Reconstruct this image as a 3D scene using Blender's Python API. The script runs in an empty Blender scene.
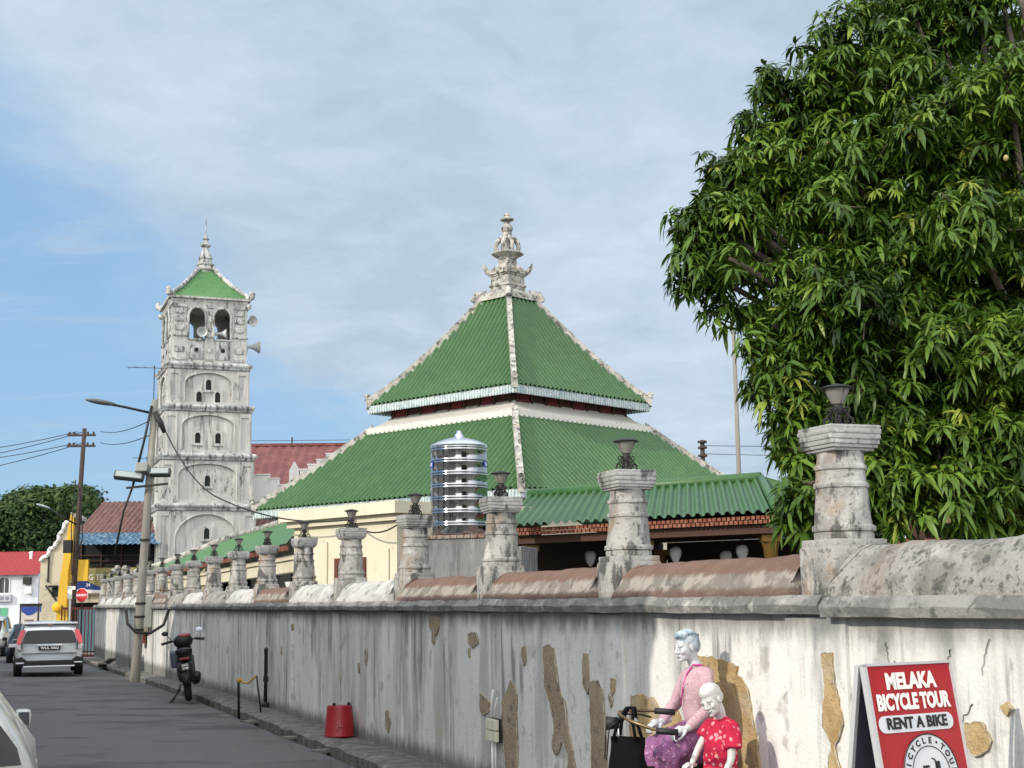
import bpy, bmesh, math, random
import numpy as np
from math import sin, cos, pi, radians, sqrt
from mathutils import Vector, Matrix, noise

random.seed(11)
rng = np.random.default_rng(11)
SC = bpy.context.scene
COL = SC.collection

# ------------------------------------------------------------------ camera
cam_d = bpy.data.cameras.new("camera")
cam = bpy.data.objects.new("camera", cam_d)
COL.objects.link(cam)
cam.location = (0, 0, 1.65)
PITCH, ROLL = .1529, .0133
_F = Vector((0, cos(PITCH), sin(PITCH)))
_U0 = Vector((0, -sin(PITCH), cos(PITCH)))
_R0 = Vector((1, 0, 0))
_U = cos(ROLL) * _U0 + sin(ROLL) * _R0
_R = cos(ROLL) * _R0 - sin(ROLL) * _U0
cam.rotation_euler = Matrix((_R, _U, -_F)).transposed().to_euler()
cam_d.sensor_width = 36
cam_d.lens = 1400 / 1024 * 36
cam_d.clip_end = 3000
SC.camera = cam

# ------------------------------------------------------------------ light
SUN_AZ, SUN_EL = 56.0, 27.0          # direction the light travels (deg right of the view axis), elevation
L = Vector((sin(radians(SUN_AZ)) * cos(radians(SUN_EL)), cos(radians(SUN_AZ)) * cos(radians(SUN_EL)), -sin(radians(SUN_EL))))
sun_d = bpy.data.lights.new("sun", 'SUN')
sun_d.energy = 2.75
sun_d.angle = radians(.55)
sun_d.color = (1, .91, .78)
sun = bpy.data.objects.new("sun", sun_d)
COL.objects.link(sun)
sun.rotation_euler = L.to_track_quat('-Z', 'Y').to_euler()
sun.location = (-30, -20, 40)

world = bpy.data.worlds.new("World")
SC.world = world
world.use_nodes = True
wn, wl = world.node_tree.nodes, world.node_tree.links
wn.clear()
w_out = wn.new('ShaderNodeOutputWorld')
w_bg = wn.new('ShaderNodeBackground')
w_bg.inputs['Strength'].default_value = .12
w_sky = wn.new('ShaderNodeTexSky')
w_sky.sky_type = 'NISHITA'
w_sky.sun_disc = False
w_sky.sun_elevation = radians(SUN_EL)
w_sky.sun_rotation = math.atan2(-L.x, -L.y)
w_sky.air_density = 1.0
w_sky.dust_density = .3
w_sky.ozone_density = 3.0
# thin veil clouds: a noise on the direction, thicker high up and to the right, open on the low left
w_tc = wn.new('ShaderNodeTexCoord')
w_sep = wn.new('ShaderNodeSeparateXYZ')
wl.new(w_tc.outputs['Generated'], w_sep.inputs[0])
def wmath(op, a, b=None, clamp=False):
    n = wn.new('ShaderNodeMath'); n.operation = op; n.use_clamp = clamp
    for i, v in enumerate((a, b)):
        if v is None: continue
        if isinstance(v, (int, float)): n.inputs[i].default_value = v
        else: wl.new(v, n.inputs[i])
    return n.outputs[0]
zz = wmath('ADD', w_sep.outputs['Z'], .22)
comb = wn.new('ShaderNodeCombineXYZ')
wl.new(wmath('DIVIDE', w_sep.outputs['X'], zz), comb.inputs[0])
wl.new(wmath('DIVIDE', w_sep.outputs['Y'], zz), comb.inputs[1])
def wnoise(scale, detail, rough, dist, off, sx=1.0, sy=1.0):
    mp = wn.new('ShaderNodeMapping'); mp.inputs['Location'].default_value = off
    mp.inputs['Scale'].default_value = (sx, sy, 1)
    wl.new(comb.outputs[0], mp.inputs[0])
    n = wn.new('ShaderNodeTexNoise'); n.inputs['Scale'].default_value = scale
    n.inputs['Detail'].default_value = detail; n.inputs['Roughness'].default_value = rough
    n.inputs['Distortion'].default_value = dist
    wl.new(mp.outputs[0], n.inputs['Vector'])
    return n.outputs['Fac']
big = wnoise(1.1, 4, .5, .4, (3.1, 1.7, 0))
fine = wnoise(3.2, 9, .62, .5, (7.3, 2.2, 0), 1.0, .7)
wisps = wnoise(2.0, 8, .65, 1.2, (1.3, 9.2, 0), .6, 2.2)
dens = wmath('ADD', wmath('MULTIPLY', big, 1.1), wmath('MULTIPLY', fine, .75))
dens = wmath('ADD', dens, wmath('MULTIPLY', w_sep.outputs['X'], 2.6))
dens = wmath('ADD', dens, wmath('MULTIPLY', w_sep.outputs['Z'], 4.2))
back = wmath('MAXIMUM', wmath('MULTIPLY', w_sep.outputs['Y'], -1.0), 0.0)
dens = wmath('ADD', dens, wmath('MULTIPLY', back, 2.0))
dens = wmath('ADD', dens, -.90)
mr = wn.new('ShaderNodeMapRange'); mr.interpolation_type = 'SMOOTHSTEP'
mr.inputs['From Min'].default_value = .12; mr.inputs['From Max'].default_value = .62
wl.new(dens, mr.inputs['Value'])
wm2 = wn.new('ShaderNodeMapRange'); wm2.interpolation_type = 'SMOOTHSTEP'
wm2.inputs['From Min'].default_value = .52; wm2.inputs['From Max'].default_value = .72
wm2.inputs['To Max'].default_value = .45
wl.new(wisps, wm2.inputs['Value'])
cover = wmath('MAXIMUM', mr.outputs[0], wm2.outputs[0], True)
ccol = wn.new('ShaderNodeMix'); ccol.data_type = 'RGBA'
CLOUD_A = (3.5, 4.35, 5.25, 1); CLOUD_B = (4.6, 5.45, 6.3, 1)
ccol.inputs['A'].default_value = CLOUD_A; ccol.inputs['B'].default_value = CLOUD_B
shade = wn.new('ShaderNodeMapRange'); shade.inputs['From Min'].default_value = .40; shade.inputs['From Max'].default_value = .62
wl.new(wmath('ADD', wmath('MULTIPLY', wnoise(2.1, 7, .6, .3, (5.2, 4.4, 0)), .6), wmath('MULTIPLY', wnoise(6.5, 8, .65, .6, (2.2, 8.4, 0), .9, 1.1), .4)), shade.inputs['Value'])
wl.new(shade.outputs[0], ccol.inputs['Factor'])
white = wn.new('ShaderNodeMix'); white.data_type = 'RGBA'; white.inputs['B'].default_value = (5.4, 5.4, 5.4, 1)
wmix = wn.new('ShaderNodeMix'); wmix.data_type = 'RGBA'
wl.new(wmath('MULTIPLY', cover, .97), wmix.inputs['Factor'])
veil = wn.new('ShaderNodeMix'); veil.data_type = 'RGBA'; veil.inputs['Factor'].default_value = .72
wl.new(w_sky.outputs[0], veil.inputs['A']); veil.inputs['B'].default_value = (2.4, 4.05, 6.1, 1)
wl.new(veil.outputs['Result'], wmix.inputs['A'])
# unseen veil behind the camera, the sun's side, and overhead is brightened to lift shade
glow = wn.new('ShaderNodeVectorMath'); glow.operation = 'SCALE'
wl.new(ccol.outputs['Result'], white.inputs['A']); wl.new(white.outputs['Result'], glow.inputs[0]); hi_ = wn.new('ShaderNodeMapRange'); hi_.interpolation_type = 'SMOOTHSTEP'
hi_.inputs['From Min'].default_value = .46; hi_.inputs['From Max'].default_value = .9; wl.new(w_sep.outputs['Z'], hi_.inputs['Value'])
bright = wmath('ADD', wmath('MULTIPLY', back, 2.5), wmath('MULTIPLY', hi_.outputs[0], .9))
wl.new(wmath('ADD', bright, 1.0), glow.inputs['Scale']); wl.new(wmath('MULTIPLY', bright, .6, True), white.inputs['Factor'])
wl.new(glow.outputs[0], wmix.inputs['B'])
wl.new(wmix.outputs['Result'], w_bg.inputs['Color'])
wl.new(w_bg.outputs[0], w_out.inputs[0])

SC.view_settings.view_transform = 'Standard'
SC.view_settings.look = 'None'
SC.view_settings.gamma = 1
SC.view_settings.use_curve_mapping = False
SC.view_settings.exposure = .22
SC.render.engine = 'CYCLES'
SC.cycles.max_bounces = 6
SC.cycles.diffuse_bounces = 3
SC.cycles.glossy_bounces = 3
SC.cycles.transparent_max_bounces = 6
SC.cycles.use_denoising = True

# ------------------------------------------------------------------ places along the street
WD = Vector((-.3590, .9333, 0))       # along the wall, away from the camera
ND = Vector((-.9333, -.3590, 0))      # out of the wall, towards the street
A0 = Vector((1.8327, 7.8161, 0))      # foot of the nearest pillar
STREET = math.atan2(-WD.y, -WD.x)     # local x = towards the near end, local y = into the compound
def W(s, u, z=0):
    return A0 + WD * s + ND * u + Vector((0, 0, z))

# ------------------------------------------------------------------ mesh helpers
class MB:
    """collects shapes; build() links them as one mesh object"""
    def __init__(self):
        self.v, self.f, self.m = [], [], []
    def add(self, verts, faces, mi=0, M=None):
        o = len(self.v)
        for p in verts:
            p = Vector(p)
            self.v.append(M @ p if M is not None else p)
        for f in faces:
            self.f.append([i + o for i in f]); self.m.append(mi)
        return self
    def box(self, a, b, mi=0, M=None, bev=0.0):
        x0, y0, z0 = a; x1, y1, z1 = b
        if bev <= 0:
            vs = [(x, y, z) for z in (z0, z1) for y in (y0, y1) for x in (x0, x1)]
            return self.add(vs, [(0, 2, 3, 1), (4, 5, 7, 6), (0, 1, 5, 4), (2, 6, 7, 3), (0, 4, 6, 2), (1, 3, 7, 5)], mi, M)
        bm = bmesh.new(); bmesh.ops.create_cube(bm, size=1)
        for q in bm.verts:
            q.co = Vector(((x0 + x1) / 2 + q.co.x * (x1 - x0), (y0 + y1) / 2 + q.co.y * (y1 - y0), (z0 + z1) / 2 + q.co.z * (z1 - z0)))
        bmesh.ops.bevel(bm, geom=bm.edges[:], offset=bev, segments=2, profile=.6, affect='EDGES')
        bm.verts.index_update()
        self.add([q.co.copy() for q in bm.verts], [[q.index for q in f.verts] for f in bm.faces], mi, M)
        bm.free(); return self
    def lathe(self, prof, n=16, mi=0, M=None, c=(0, 0), cap=True, phase=0.0):
        vs, fs = [], []
        for r, z in prof:
            for k in range(n):
                a = phase + 2 * pi * k / n
                vs.append((c[0] + r * cos(a), c[1] + r * sin(a), z))
        for j in range(len(prof) - 1):
            for k in range(n):
                k2 = (k + 1) % n
                fs.append((j * n + k, j * n + k2, (j + 1) * n + k2, (j + 1) * n + k))
        if cap:
            fs.append(list(range(n))[::-1]); fs.append([(len(prof) - 1) * n + k for k in range(n)])
        return self.add(vs, fs, mi, M)
    def tube(self, pts, r, n=8, mi=0, M=None, closed=False):
        pts = [Vector(p) for p in pts]; N = len(pts)
        rs = r if isinstance(r, (list, tuple)) else [r] * N
        vs, fs = [], []; up = None
        for i, p in enumerate(pts):
            t = (pts[(i + 1) % N] - pts[i - 1]) if closed else (pts[min(i + 1, N - 1)] - pts[max(i - 1, 0)])
            t.normalize()
            if up is None:
                up = Vector((0, 0, 1)) if abs(t.z) < .9 else Vector((1, 0, 0))
            a = up - t * up.dot(t)
            if a.length < 1e-4: a = Vector((1, 0, 0)) - t * t.x
            a.normalize(); b = t.cross(a); up = a
            for k in range(n):
                th = 2 * pi * k / n
                vs.append(p + (a * cos(th) + b * sin(th)) * rs[i])
        for i in range(N if closed else N - 1):
            i2 = (i + 1) % N
            for k in range(n):
                k2 = (k + 1) % n
                fs.append((i * n + k, i * n + k2, i2 * n + k2, i2 * n + k))
        if not closed:
            fs.append(list(range(n))[::-1]); fs.append([(N - 1) * n + k for k in range(n)])
        return self.add(vs, fs, mi, M)
    def prism(self, pts, axis, lo, hi, mi=0, M=None):
        """2D outline extruded along an axis: 'x' takes (y,z), 'y' takes (x,z), 'z' takes (x,y)"""
        def p3(p, h):
            return {'x': (h, p[0], p[1]), 'y': (p[0], h, p[1]), 'z': (p[0], p[1], h)}[axis]
        n = len(pts)
        vs = [p3(p, lo) for p in pts] + [p3(p, hi) for p in pts]
        fs = [list(range(n)), [n + k for k in range(n)][::-1]]
        fs += [(k, (k + 1) % n, n + (k + 1) % n, n + k) for k in range(n)]
        return self.add(vs, fs, mi, M)
    def ell(self, c, r, n=12, m=8, mi=0, M=None):
        vs, fs = [(c[0], c[1], c[2] - r[2])], []
        for j in range(1, m):
            ph = -pi / 2 + pi * j / m
            for k in range(n):
                th = 2 * pi * k / n
                vs.append((c[0] + r[0] * cos(ph) * cos(th), c[1] + r[1] * cos(ph) * sin(th), c[2] + r[2] * sin(ph)))
        vs.append((c[0], c[1], c[2] + r[2])); T = len(vs) - 1
        for k in range(n):
            fs.append((0, 1 + (k + 1) % n, 1 + k))
            fs.append((T, 1 + (m - 2) * n + k, 1 + (m - 2) * n + (k + 1) % n))
        for j in range(m - 2):
            for k in range(n):
                k2 = (k + 1) % n
                fs.append((1 + j * n + k, 1 + j * n + k2, 1 + (j + 1) * n + k2, 1 + (j + 1) * n + k))
        return self.add(vs, fs, mi, M)
    def torus(self, c, R, r, axis='y', n=28, k=8, mi=0, M=None, sx=1.0):
        pts = []
        for i in range(n):
            a = 2 * pi * i / n
            p, q = R * cos(a), R * sin(a)
            pts.append({'y': (c[0] + p * sx, c[1], c[2] + q), 'x': (c[0], c[1] + p * sx, c[2] + q), 'z': (c[0] + p, c[1] + q, c[2])}[axis])
        return self.tube(pts, r, k, mi, M, closed=True)
    def build(self, name, mats, parent=None, smooth=False, fix=True):
        me = bpy.data.meshes.new(name)
        me.from_pydata([tuple(p) for p in self.v], [], self.f)
        mats = mats if isinstance(mats, (list, tuple)) else [mats]
        for m in mats: me.materials.append(m)
        if len(mats) > 1: me.polygons.foreach_set('material_index', self.m)
        if fix:
            bm = bmesh.new(); bm.from_mesh(me); bmesh.ops.recalc_face_normals(bm, faces=bm.faces[:]); bm.to_mesh(me); bm.free()
        if smooth:
            if smooth is True: me.shade_smooth()
            else:
                me.shade_smooth()
                me.set_sharp_from_angle(angle=radians(smooth))
        o = bpy.data.objects.new(name, me); COL.objects.link(o)
        if parent is not None: o.parent = parent
        return o

def tag(o, label=None, cat=None, group=None, kind=None):
    if label: o['label'] = label
    if cat: o['category'] = cat
    if group: o['group'] = group
    if kind: o['kind'] = kind
    return o
def thing(name, label, cat, loc=(0, 0, 0), rz=0.0, group=None, rot=None):
    o = bpy.data.objects.new(name, None); COL.objects.link(o)
    o.empty_display_size = .2
    o.location = loc; o.rotation_euler = rot if rot else (0, 0, rz)
    return tag(o, label, cat, group, 'thing')
KIDS = {}
def dup(root, loc=None, rz=None, label=None, group=None):
    def cp(o, par):
        c = o.copy(); COL.objects.link(c); c.parent = par
        for ch in list(o.children): cp(ch, c)
        return c
    r = cp(root, None)
    if loc is not None: r.location = loc
    if rz is not None: r.rotation_euler = (0, 0, rz)
    if label: r['label'] = label
    if group: r['group'] = group
    return r
def text_mesh(body, size, offset=0.0, extrude=.002, align='CENTER', sx=1.0):
    """returns (verts, faces) of a word lying in the xz plane"""
    cu = bpy.data.curves.new('lettering', 'FONT'); cu.body = body; cu.size = size
    cu.offset = offset; cu.extrude = extrude; cu.align_x = align; cu.align_y = 'CENTER'; cu.resolution_u = 3
    ob = bpy.data.objects.new('lettering', cu); COL.objects.link(ob)
    dg = bpy.context.evaluated_depsgraph_get()
    me = bpy.data.meshes.new_from_object(ob.evaluated_get(dg))
    vs = [(v.co.x * sx, -v.co.z, v.co.y) for v in me.vertices]; fs = [list(p.vertices) for p in me.polygons]
    bpy.data.objects.remove(ob); bpy.data.curves.remove(cu); bpy.data.meshes.remove(me)
    return vs, fs
def add_text(mb, body, size, M, offset=0.0, sx=1.0, mi=0, extrude=.002):
    vs, fs = text_mesh(body, size, offset, extrude, sx=sx); mb.add(vs, fs, mi, M)
T = Matrix.Translation
def RZ(a): return Matrix.Rotation(a, 4, 'Z')
def RX(a): return Matrix.Rotation(a, 4, 'X')
def RY(a): return Matrix.Rotation(a, 4, 'Y')
def N3(p, s=1.0, seed=0.0):
    return noise.noise(Vector((p[0] * s + seed, p[1] * s + seed * 1.7, p[2] * s - seed)))

# ------------------------------------------------------------------ materials
def mat(name, base, layers=(), rough=.8, metal=0.0, bump=0.0, bscale=60, bdetail=6, bstretch=(1, 1, 1), rnd=False, spec=.35,
        rough_var=0.0, zbands=(), coat=0.0, attr=None, trans=0.0, emit=None, bump2=None):
    """layers: (colour, scale, stretch, lo, hi, amount) noise-masked stains; zbands: (colour, z0, z1, soft, amount, noise) height bands"""
    m = bpy.data.materials.new(name); m.use_nodes = True
    nt = m.node_tree; nd, lk = nt.nodes, nt.links
    b = nd['Principled BSDF']
    tc = nd.new('ShaderNodeTexCoord'); co = tc.outputs['Object']
    if rnd:
        oi = nd.new('ShaderNodeObjectInfo'); vm = nd.new('ShaderNodeVectorMath'); vm.operation = 'ADD'
        sc_ = nd.new('ShaderNodeVectorMath'); sc_.operation = 'SCALE'
        sc_.inputs[0].default_value = (37, 53, 0); lk.new(oi.outputs['Random'], sc_.inputs['Scale'])
        lk.new(co, vm.inputs[0]); lk.new(sc_.outputs[0], vm.inputs[1]); con = vm.outputs[0]
    else: con = co
    def noi(scale, stretch=(1, 1, 1), detail=6, rough_=.6, off=0.0):
        mp = nd.new('ShaderNodeMapping'); mp.inputs['Scale'].default_value = stretch
        mp.inputs['Location'].default_value = (off, off * .7, off * 1.3)
        lk.new(con, mp.inputs[0])
        n = nd.new('ShaderNodeTexNoise'); n.inputs['Scale'].default_value = scale
        n.inputs['Detail'].default_value = detail; n.inputs['Roughness'].default_value = rough_
        lk.new(mp.outputs[0], n.inputs['Vector']); return n.outputs['Fac']
    def rng_(v, lo, hi, to=1.0):
        r = nd.new('ShaderNodeMapRange'); r.interpolation_type = 'SMOOTHSTEP'
        r.inputs['From Min'].default_value = lo; r.inputs['From Max'].default_value = hi; r.inputs['To Max'].default_value = to
        lk.new(v, r.inputs['Value']); return r.outputs[0]
    def mth(op, a, c):
        n = nd.new('ShaderNodeMath'); n.operation = op
        for i, v in enumerate((a, c)):
            if isinstance(v, (int, float)): n.inputs[i].default_value = v
            else: lk.new(v, n.inputs[i])
        return n.outputs[0]
    cur = None
    def mix(fac, colr):
        nonlocal cur
        mx = nd.new('ShaderNodeMix'); mx.data_type = 'RGBA'
        lk.new(fac, mx.inputs['Factor'])
        if cur is None: mx.inputs['A'].default_value = (*base, 1)
        else: lk.new(cur, mx.inputs['A'])
        mx.inputs['B'].default_value = (*colr, 1); cur = mx.outputs['Result']
    if attr:
        at = nd.new('ShaderNodeAttribute'); at.attribute_name = attr; cur = at.outputs['Color']
    for i, (c, s_, st, lo, hi, am, *msk) in enumerate(layers):
        fc = rng_(noi(s_, st, off=3.7 * i + 1.1), lo, hi, am)
        if msk: fc = mth('MULTIPLY', fc, rng_(noi(msk[0], (1, 1, .7), 4, .55, 8.3 * i + 4), msk[1], msk[2]))
        mix(fc, c)
    if zbands:
        sp = nd.new('ShaderNodeSeparateXYZ'); lk.new(co, sp.inputs[0]); zz_ = sp.outputs['Z']
        for (c, z0, z1, soft, am, nz) in zbands:
            zj = mth('ADD', zz_, mth('MULTIPLY', mth('SUBTRACT', noi(5, (1.6, 1.6, .6), off=z0 * 9), .5), nz))
            up = rng_(zj, z0 - soft, z0 + soft); dn = rng_(zj, z1 + soft, z1 - soft)
            mix(mth('MULTIPLY', mth('MULTIPLY', up, dn), am), c)
    if cur is None: b.inputs['Base Color'].default_value = (*base, 1)
    else: lk.new(cur, b.inputs['Base Color'])
    b.inputs['Roughness'].default_value = rough; b.inputs['Metallic'].default_value = metal
    b.inputs['Specular IOR Level'].default_value = spec
    if coat: b.inputs['Coat Weight'].default_value = coat; b.inputs['Coat Roughness'].default_value = .06
    if trans: b.inputs['Transmission Weight'].default_value = trans
    if emit: b.inputs['Emission Color'].default_value = (*emit[0], 1); b.inputs['Emission Strength'].default_value = emit[1]
    if rough_var: lk.new(mth('ADD', mth('MULTIPLY', noi(7, off=9.0), rough_var), rough - rough_var / 2), b.inputs['Roughness'])
    if bump:
        bp = nd.new('ShaderNodeBump'); bp.inputs['Strength'].default_value = bump; bp.inputs['Distance'].default_value = .02
        h = noi(bscale, bstretch, bdetail, .65, 5.5)
        if bump2:
            h = mth('ADD', h, mth('MULTIPLY', noi(bump2[0], (1, 1, 1), 5, .6, 2.2), bump2[1]))
        lk.new(h, bp.inputs['Height']); lk.new(bp.outputs[0], b.inputs['Normal'])
    return m

S1 = (1, 1, 1)
M_plaster = mat('wall_plaster', (.67, .665, .635), [
    ((.46, .455, .44), .8, (.7, .7, .35), .44, .62, .55),
    ((.34, .338, .325), 1, (2.6, 2.6, .35), .49, .61, .62),
    ((.71, .71, .685), 1, (5.5, 5.5, .3), .52, .62, .8, .9, .40, .56),
    ((.13, .132, .135), 1, (7.5, 7.5, .4), .51, .64, .75, 1.1, .47, .58),
    ((.36, .37, .37), 1, (17, 17, .9), .55, .68, .6, 1.6, .44, .6),
    ((.24, .23, .205), 5, (1, 1, .8), .58, .68, .5),
    ((.44, .38, .29), 2.2, (1, 1, .6), .64, .74, .35),
    ((.17, .18, .17), 9, (1, 1, .5), .64, .72, .5)],
    rough=.9, bump=.35, bscale=45, bump2=(6, 1.2),
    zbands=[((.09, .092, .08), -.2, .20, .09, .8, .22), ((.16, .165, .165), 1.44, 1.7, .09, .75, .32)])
M_bare = mat('bare_render', (.38, .26, .12), [((.55, .42, .22), 4, S1, .4, .6, .7), ((.22, .16, .09), 11, S1, .56, .68, .7), ((.36, .33, .28), 2, S1, .5, .65, .5)],
             rough=.95, bump=.9, bscale=38, bump2=(9, 1.0))
M_bare_grey = mat('bare_render_grey', (.30, .24, .155), [((.38, .32, .22), 4, S1, .4, .6, .7), ((.12, .105, .085), 9, S1, .55, .68, .7)],
             rough=.95, bump=.9, bscale=38, bump2=(9, 1.0))
M_ledge = mat('ledge_cement', (.27, .265, .25), [((.13, .13, .125), 3, (1, 1, 2), .42, .58, .85), ((.06, .06, .058), 12, S1, .56, .66, .7), ((.55, .54, .5), 7, S1, .58, .7, .5)],
             rough=.92, bump=.6, bscale=40, bump2=(8, 1.0))
M_cop_white = mat('coping_white', (.50, .49, .465), [((.33, .33, .315), 3, S1, .46, .6, .8), ((.12, .12, .115), 8, (1, 1, .6), .55, .64, .75), ((.58, .57, .55), 5, S1, .55, .65, .6)], rough=.9, bump=.6, bscale=30, bump2=(7, 1.2))
M_cop_grey = mat('coping_grey', (.31, .30, .275), [((.18, .172, .155), 4.5, S1, .45, .58, .8), ((.08, .078, .07), 22, S1, .55, .63, .7), ((.47, .455, .42), 6, S1, .54, .66, .6), ((.07, .07, .066), 11, S1, .585, .67, .85), ((.24, .17, .13), 1.6, S1, .55, .7, .5)],
                 rough=.95, bump=1.0, bscale=26, bump2=(7, 1.6))
M_cop_brown = mat('coping_brown', (.33, .30, .255), [((.17, .155, .13), 6, S1, .46, .58, .8), ((.09, .085, .08), 10, S1, .57, .67, .7)], rough=.95, bump=1.0, bscale=26, bump2=(7, 1.6),
                  zbands=[((.155, .082, .06), 1.79, 2.4, .02, .85, .12), ((.14, .08, .06), 1.64, 1.70, .015, .8, .08), ((.10, .07, .055), 1.655, 1.67, .006, .4, .05)])
M_pillar = mat('pillar_stone', (.38, .37, .345), [((.24, .235, .22), 4, (1, 1, .7), .46, .58, .8), ((.28, .19, .115), 2.6, (1.4, 1.4, .8), .53, .64, .75),
                                                ((.54, .53, .50), 6, (1, 1, .5), .55, .64, .7), ((.07, .07, .066), 8, (1, 1, .45), .545, .62, .85), ((.10, .10, .095), 26, S1, .58, .66, .7)],
               rough=.92, bump=.7, bscale=34, bump2=(8, 1.0), rnd=True)
M_capital = mat('capital_stone', (.36, .36, .345), [((.22, .22, .21), 5, (1, 1, .8), .47, .58, .8), ((.06, .06, .058), 9, (1, 1, .45), .55, .63, .85), ((.62, .61, .58), 6, (1, 1, .5), .58, .68, .6)],
               rough=.92, bump=.6, bscale=34, bump2=(8, 1.0), rnd=True)
M_asphalt = mat('asphalt', (.105, .106, .109), [((.145, .144, .14), 48, S1, .54, .66, .5), ((.06, .06, .062), 60, S1, .55, .66, .5), ((.052, .052, .054), .35, (1, 2.2, 1), .56, .585, .6), ((.12, .118, .112), 2.2, S1, .55, .7, .5), ((.03, .03, .03), 3.0, (2, 2, 1), .66, .70, .6), ((.105, .105, .106), .6, S1, .42, .62, .7), ((.040, .041, .043), 1.3, (.6, 1, 1), .52, .64, .7), ((.15, .145, .14), 130, S1, .60, .68, .5), ((.02, .02, .02), 160, S1, .6, .68, .5)],
                rough=.86, bump=.5, bscale=170, bump2=(40, .6))
M_ground = mat('ground_soil', (.13, .12, .10), [((.19, .18, .15), .3, S1, .4, .65, .7), ((.08, .09, .05), .9, S1, .5, .65, .6)], rough=.95)
M_walk = mat('walk_cement', (.17, .165, .15), [((.09, .09, .08), 4, S1, .4, .6, .8), ((.28, .27, .24), 6, S1, .55, .68, .7), ((.05, .055, .04), 9, S1, .58, .68, .7)], rough=.95, bump=1.0, bscale=30, bump2=(6, 1.4))
M_drain = mat('drain_dark', (.025, .025, .022), rough=.9)
M_green = mat('roof_green', (.034, .102, .026), [((.052, .132, .038), .35, (1, 1, 1), .46, .64, .7), ((.043, .128, .032), 1.6, S1, .45, .62, .6), ((.028, .088, .026), 4, (1, 1, 1), .52, .65, .7), ((.11, .18, .08), 14, S1, .60, .70, .5), ((.016, .055, .018), 20, S1, .60, .70, .7)],
              rough=.42, bump=.25, bscale=30, spec=.5, rough_var=.2)
M_green_soft = mat('roof_green_faded', (.064, .17, .052), [((.088, .20, .072), 1.2, S1, .45, .62, .7), ((.035, .12, .04), 3, S1, .52, .66, .6)], rough=.5, bump=.2, bscale=30, spec=.4)
M_fringe = mat('eave_fringe', (.50, .56, .56), [((.25, .36, .38), 7, S1, .45, .62, .7), ((.10, .12, .12), 16, S1, .56, .66, .6)], rough=.6)
M_hip = mat('hip_plaster', (.45, .435, .39), [((.27, .265, .24), 3, S1, .44, .58, .8), ((.07, .07, .065), 6, S1, .52, .61, .85), ((.40, .34, .25), 2.2, S1, .55, .68, .5)], rough=.92, bump=.8, bscale=22, bump2=(9, 1.0))
M_band = mat('band_plaster', (.52, .50, .45), [((.50, .49, .45), 2, S1, .5, .66, .7), ((.2, .2, .19), 9, S1, .60, .69, .6)], rough=.9, bump=.4, bscale=22)
M_darkwood = mat('dark_wood', (.045, .02, .014), [((.09, .03, .02), 2.5, (3, 3, .5), .45, .65, .8)], rough=.6)
M_cream = mat('cream_paint', (.66, .61, .47), [((.54, .50, .38), 1.6, S1, .5, .68, .6), ((.42, .38, .3), 5, (1, 1, .4), .62, .72, .5)], rough=.85, bump=.15)
M_minaret = mat('minaret_plaster', (.45, .445, .42), [((.38, .38, .36), 1.1, (1, 1, .6), .44, .6, .8), ((.60, .59, .55), 2.2, (1.8, 1.8, .2), .53, .64, .8), ((.17, .17, .16), 2.0, (2.2, 2.2, .22), .53, .63, .85, .5, .42, .6), ((.08, .08, .076), 5.5, (1.4, 1.4, .5), .53, .62, .9, .45, .5, .62)],
                rough=.92, bump=.7, bscale=14, bump2=(4, 1.0))
M_minaret_relief = mat('minaret_relief', (.47, .475, .46), [((.22, .23, .225), 1.6, (1.4, 1.4, .5), .44, .58, .85), ((.075, .075, .072), 4.5, (1.4, 1.4, .5), .52, .62, .9)], rough=.92, bump=.9, bscale=12, bump2=(5, 1.5))
M_black = mat('dark_opening', (.008, .008, .009), rough=.7)
M_iron = mat('black_iron', (.025, .024, .023), [((.07, .05, .04), 20, S1, .55, .7, .6)], rough=.55, metal=.3)
M_lampglass = mat('lamp_glass', (.21, .205, .18), [((.35, .33, .27), 12, S1, .5, .66, .7)], rough=.25, spec=.5)
M_steel = mat('tank_steel', (.42, .43, .44), rough=.10, metal=1.0)
M_steel_dull = mat('tank_lid_steel', (.70, .72, .75), rough=.22, metal=1.0)
M_concrete = mat('old_concrete', (.20, .205, .205), [((.12, .125, .125), 2.4, (2, 2, .5), .45, .62, .8), ((.30, .30, .29), 3, (4, 4, .3), .55, .68, .6), ((.05, .05, .05), 6, (1.5, 1.5, .4), .6, .7, .7)], rough=.92, bump=.6, bscale=20)
M_pan_shade = mat('roof_pan_shade', (.022, .058, .022), [((.05, .085, .035), 6, S1, .5, .64, .7), ((.03, .032, .022), 13, S1, .52, .64, .8)], rough=.8)  # pan tiles between the ribs, coloured darker to carry the shade lines
M_terra = mat('terracotta', (.19, .06, .036), [((.36, .17, .11), 12, S1, .45, .6, .7), ((.14, .05, .035), 9, S1, .55, .68, .6)], rough=.85)
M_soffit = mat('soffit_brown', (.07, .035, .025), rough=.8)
M_white = mat('white_paint', (.74, .73, .70), [((.55, .54, .51), 1.8, (1, 1, .5), .5, .66, .6), ((.25, .25, .24), 6, (1, 1, .3), .62, .72, .5)], rough=.85)
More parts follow.
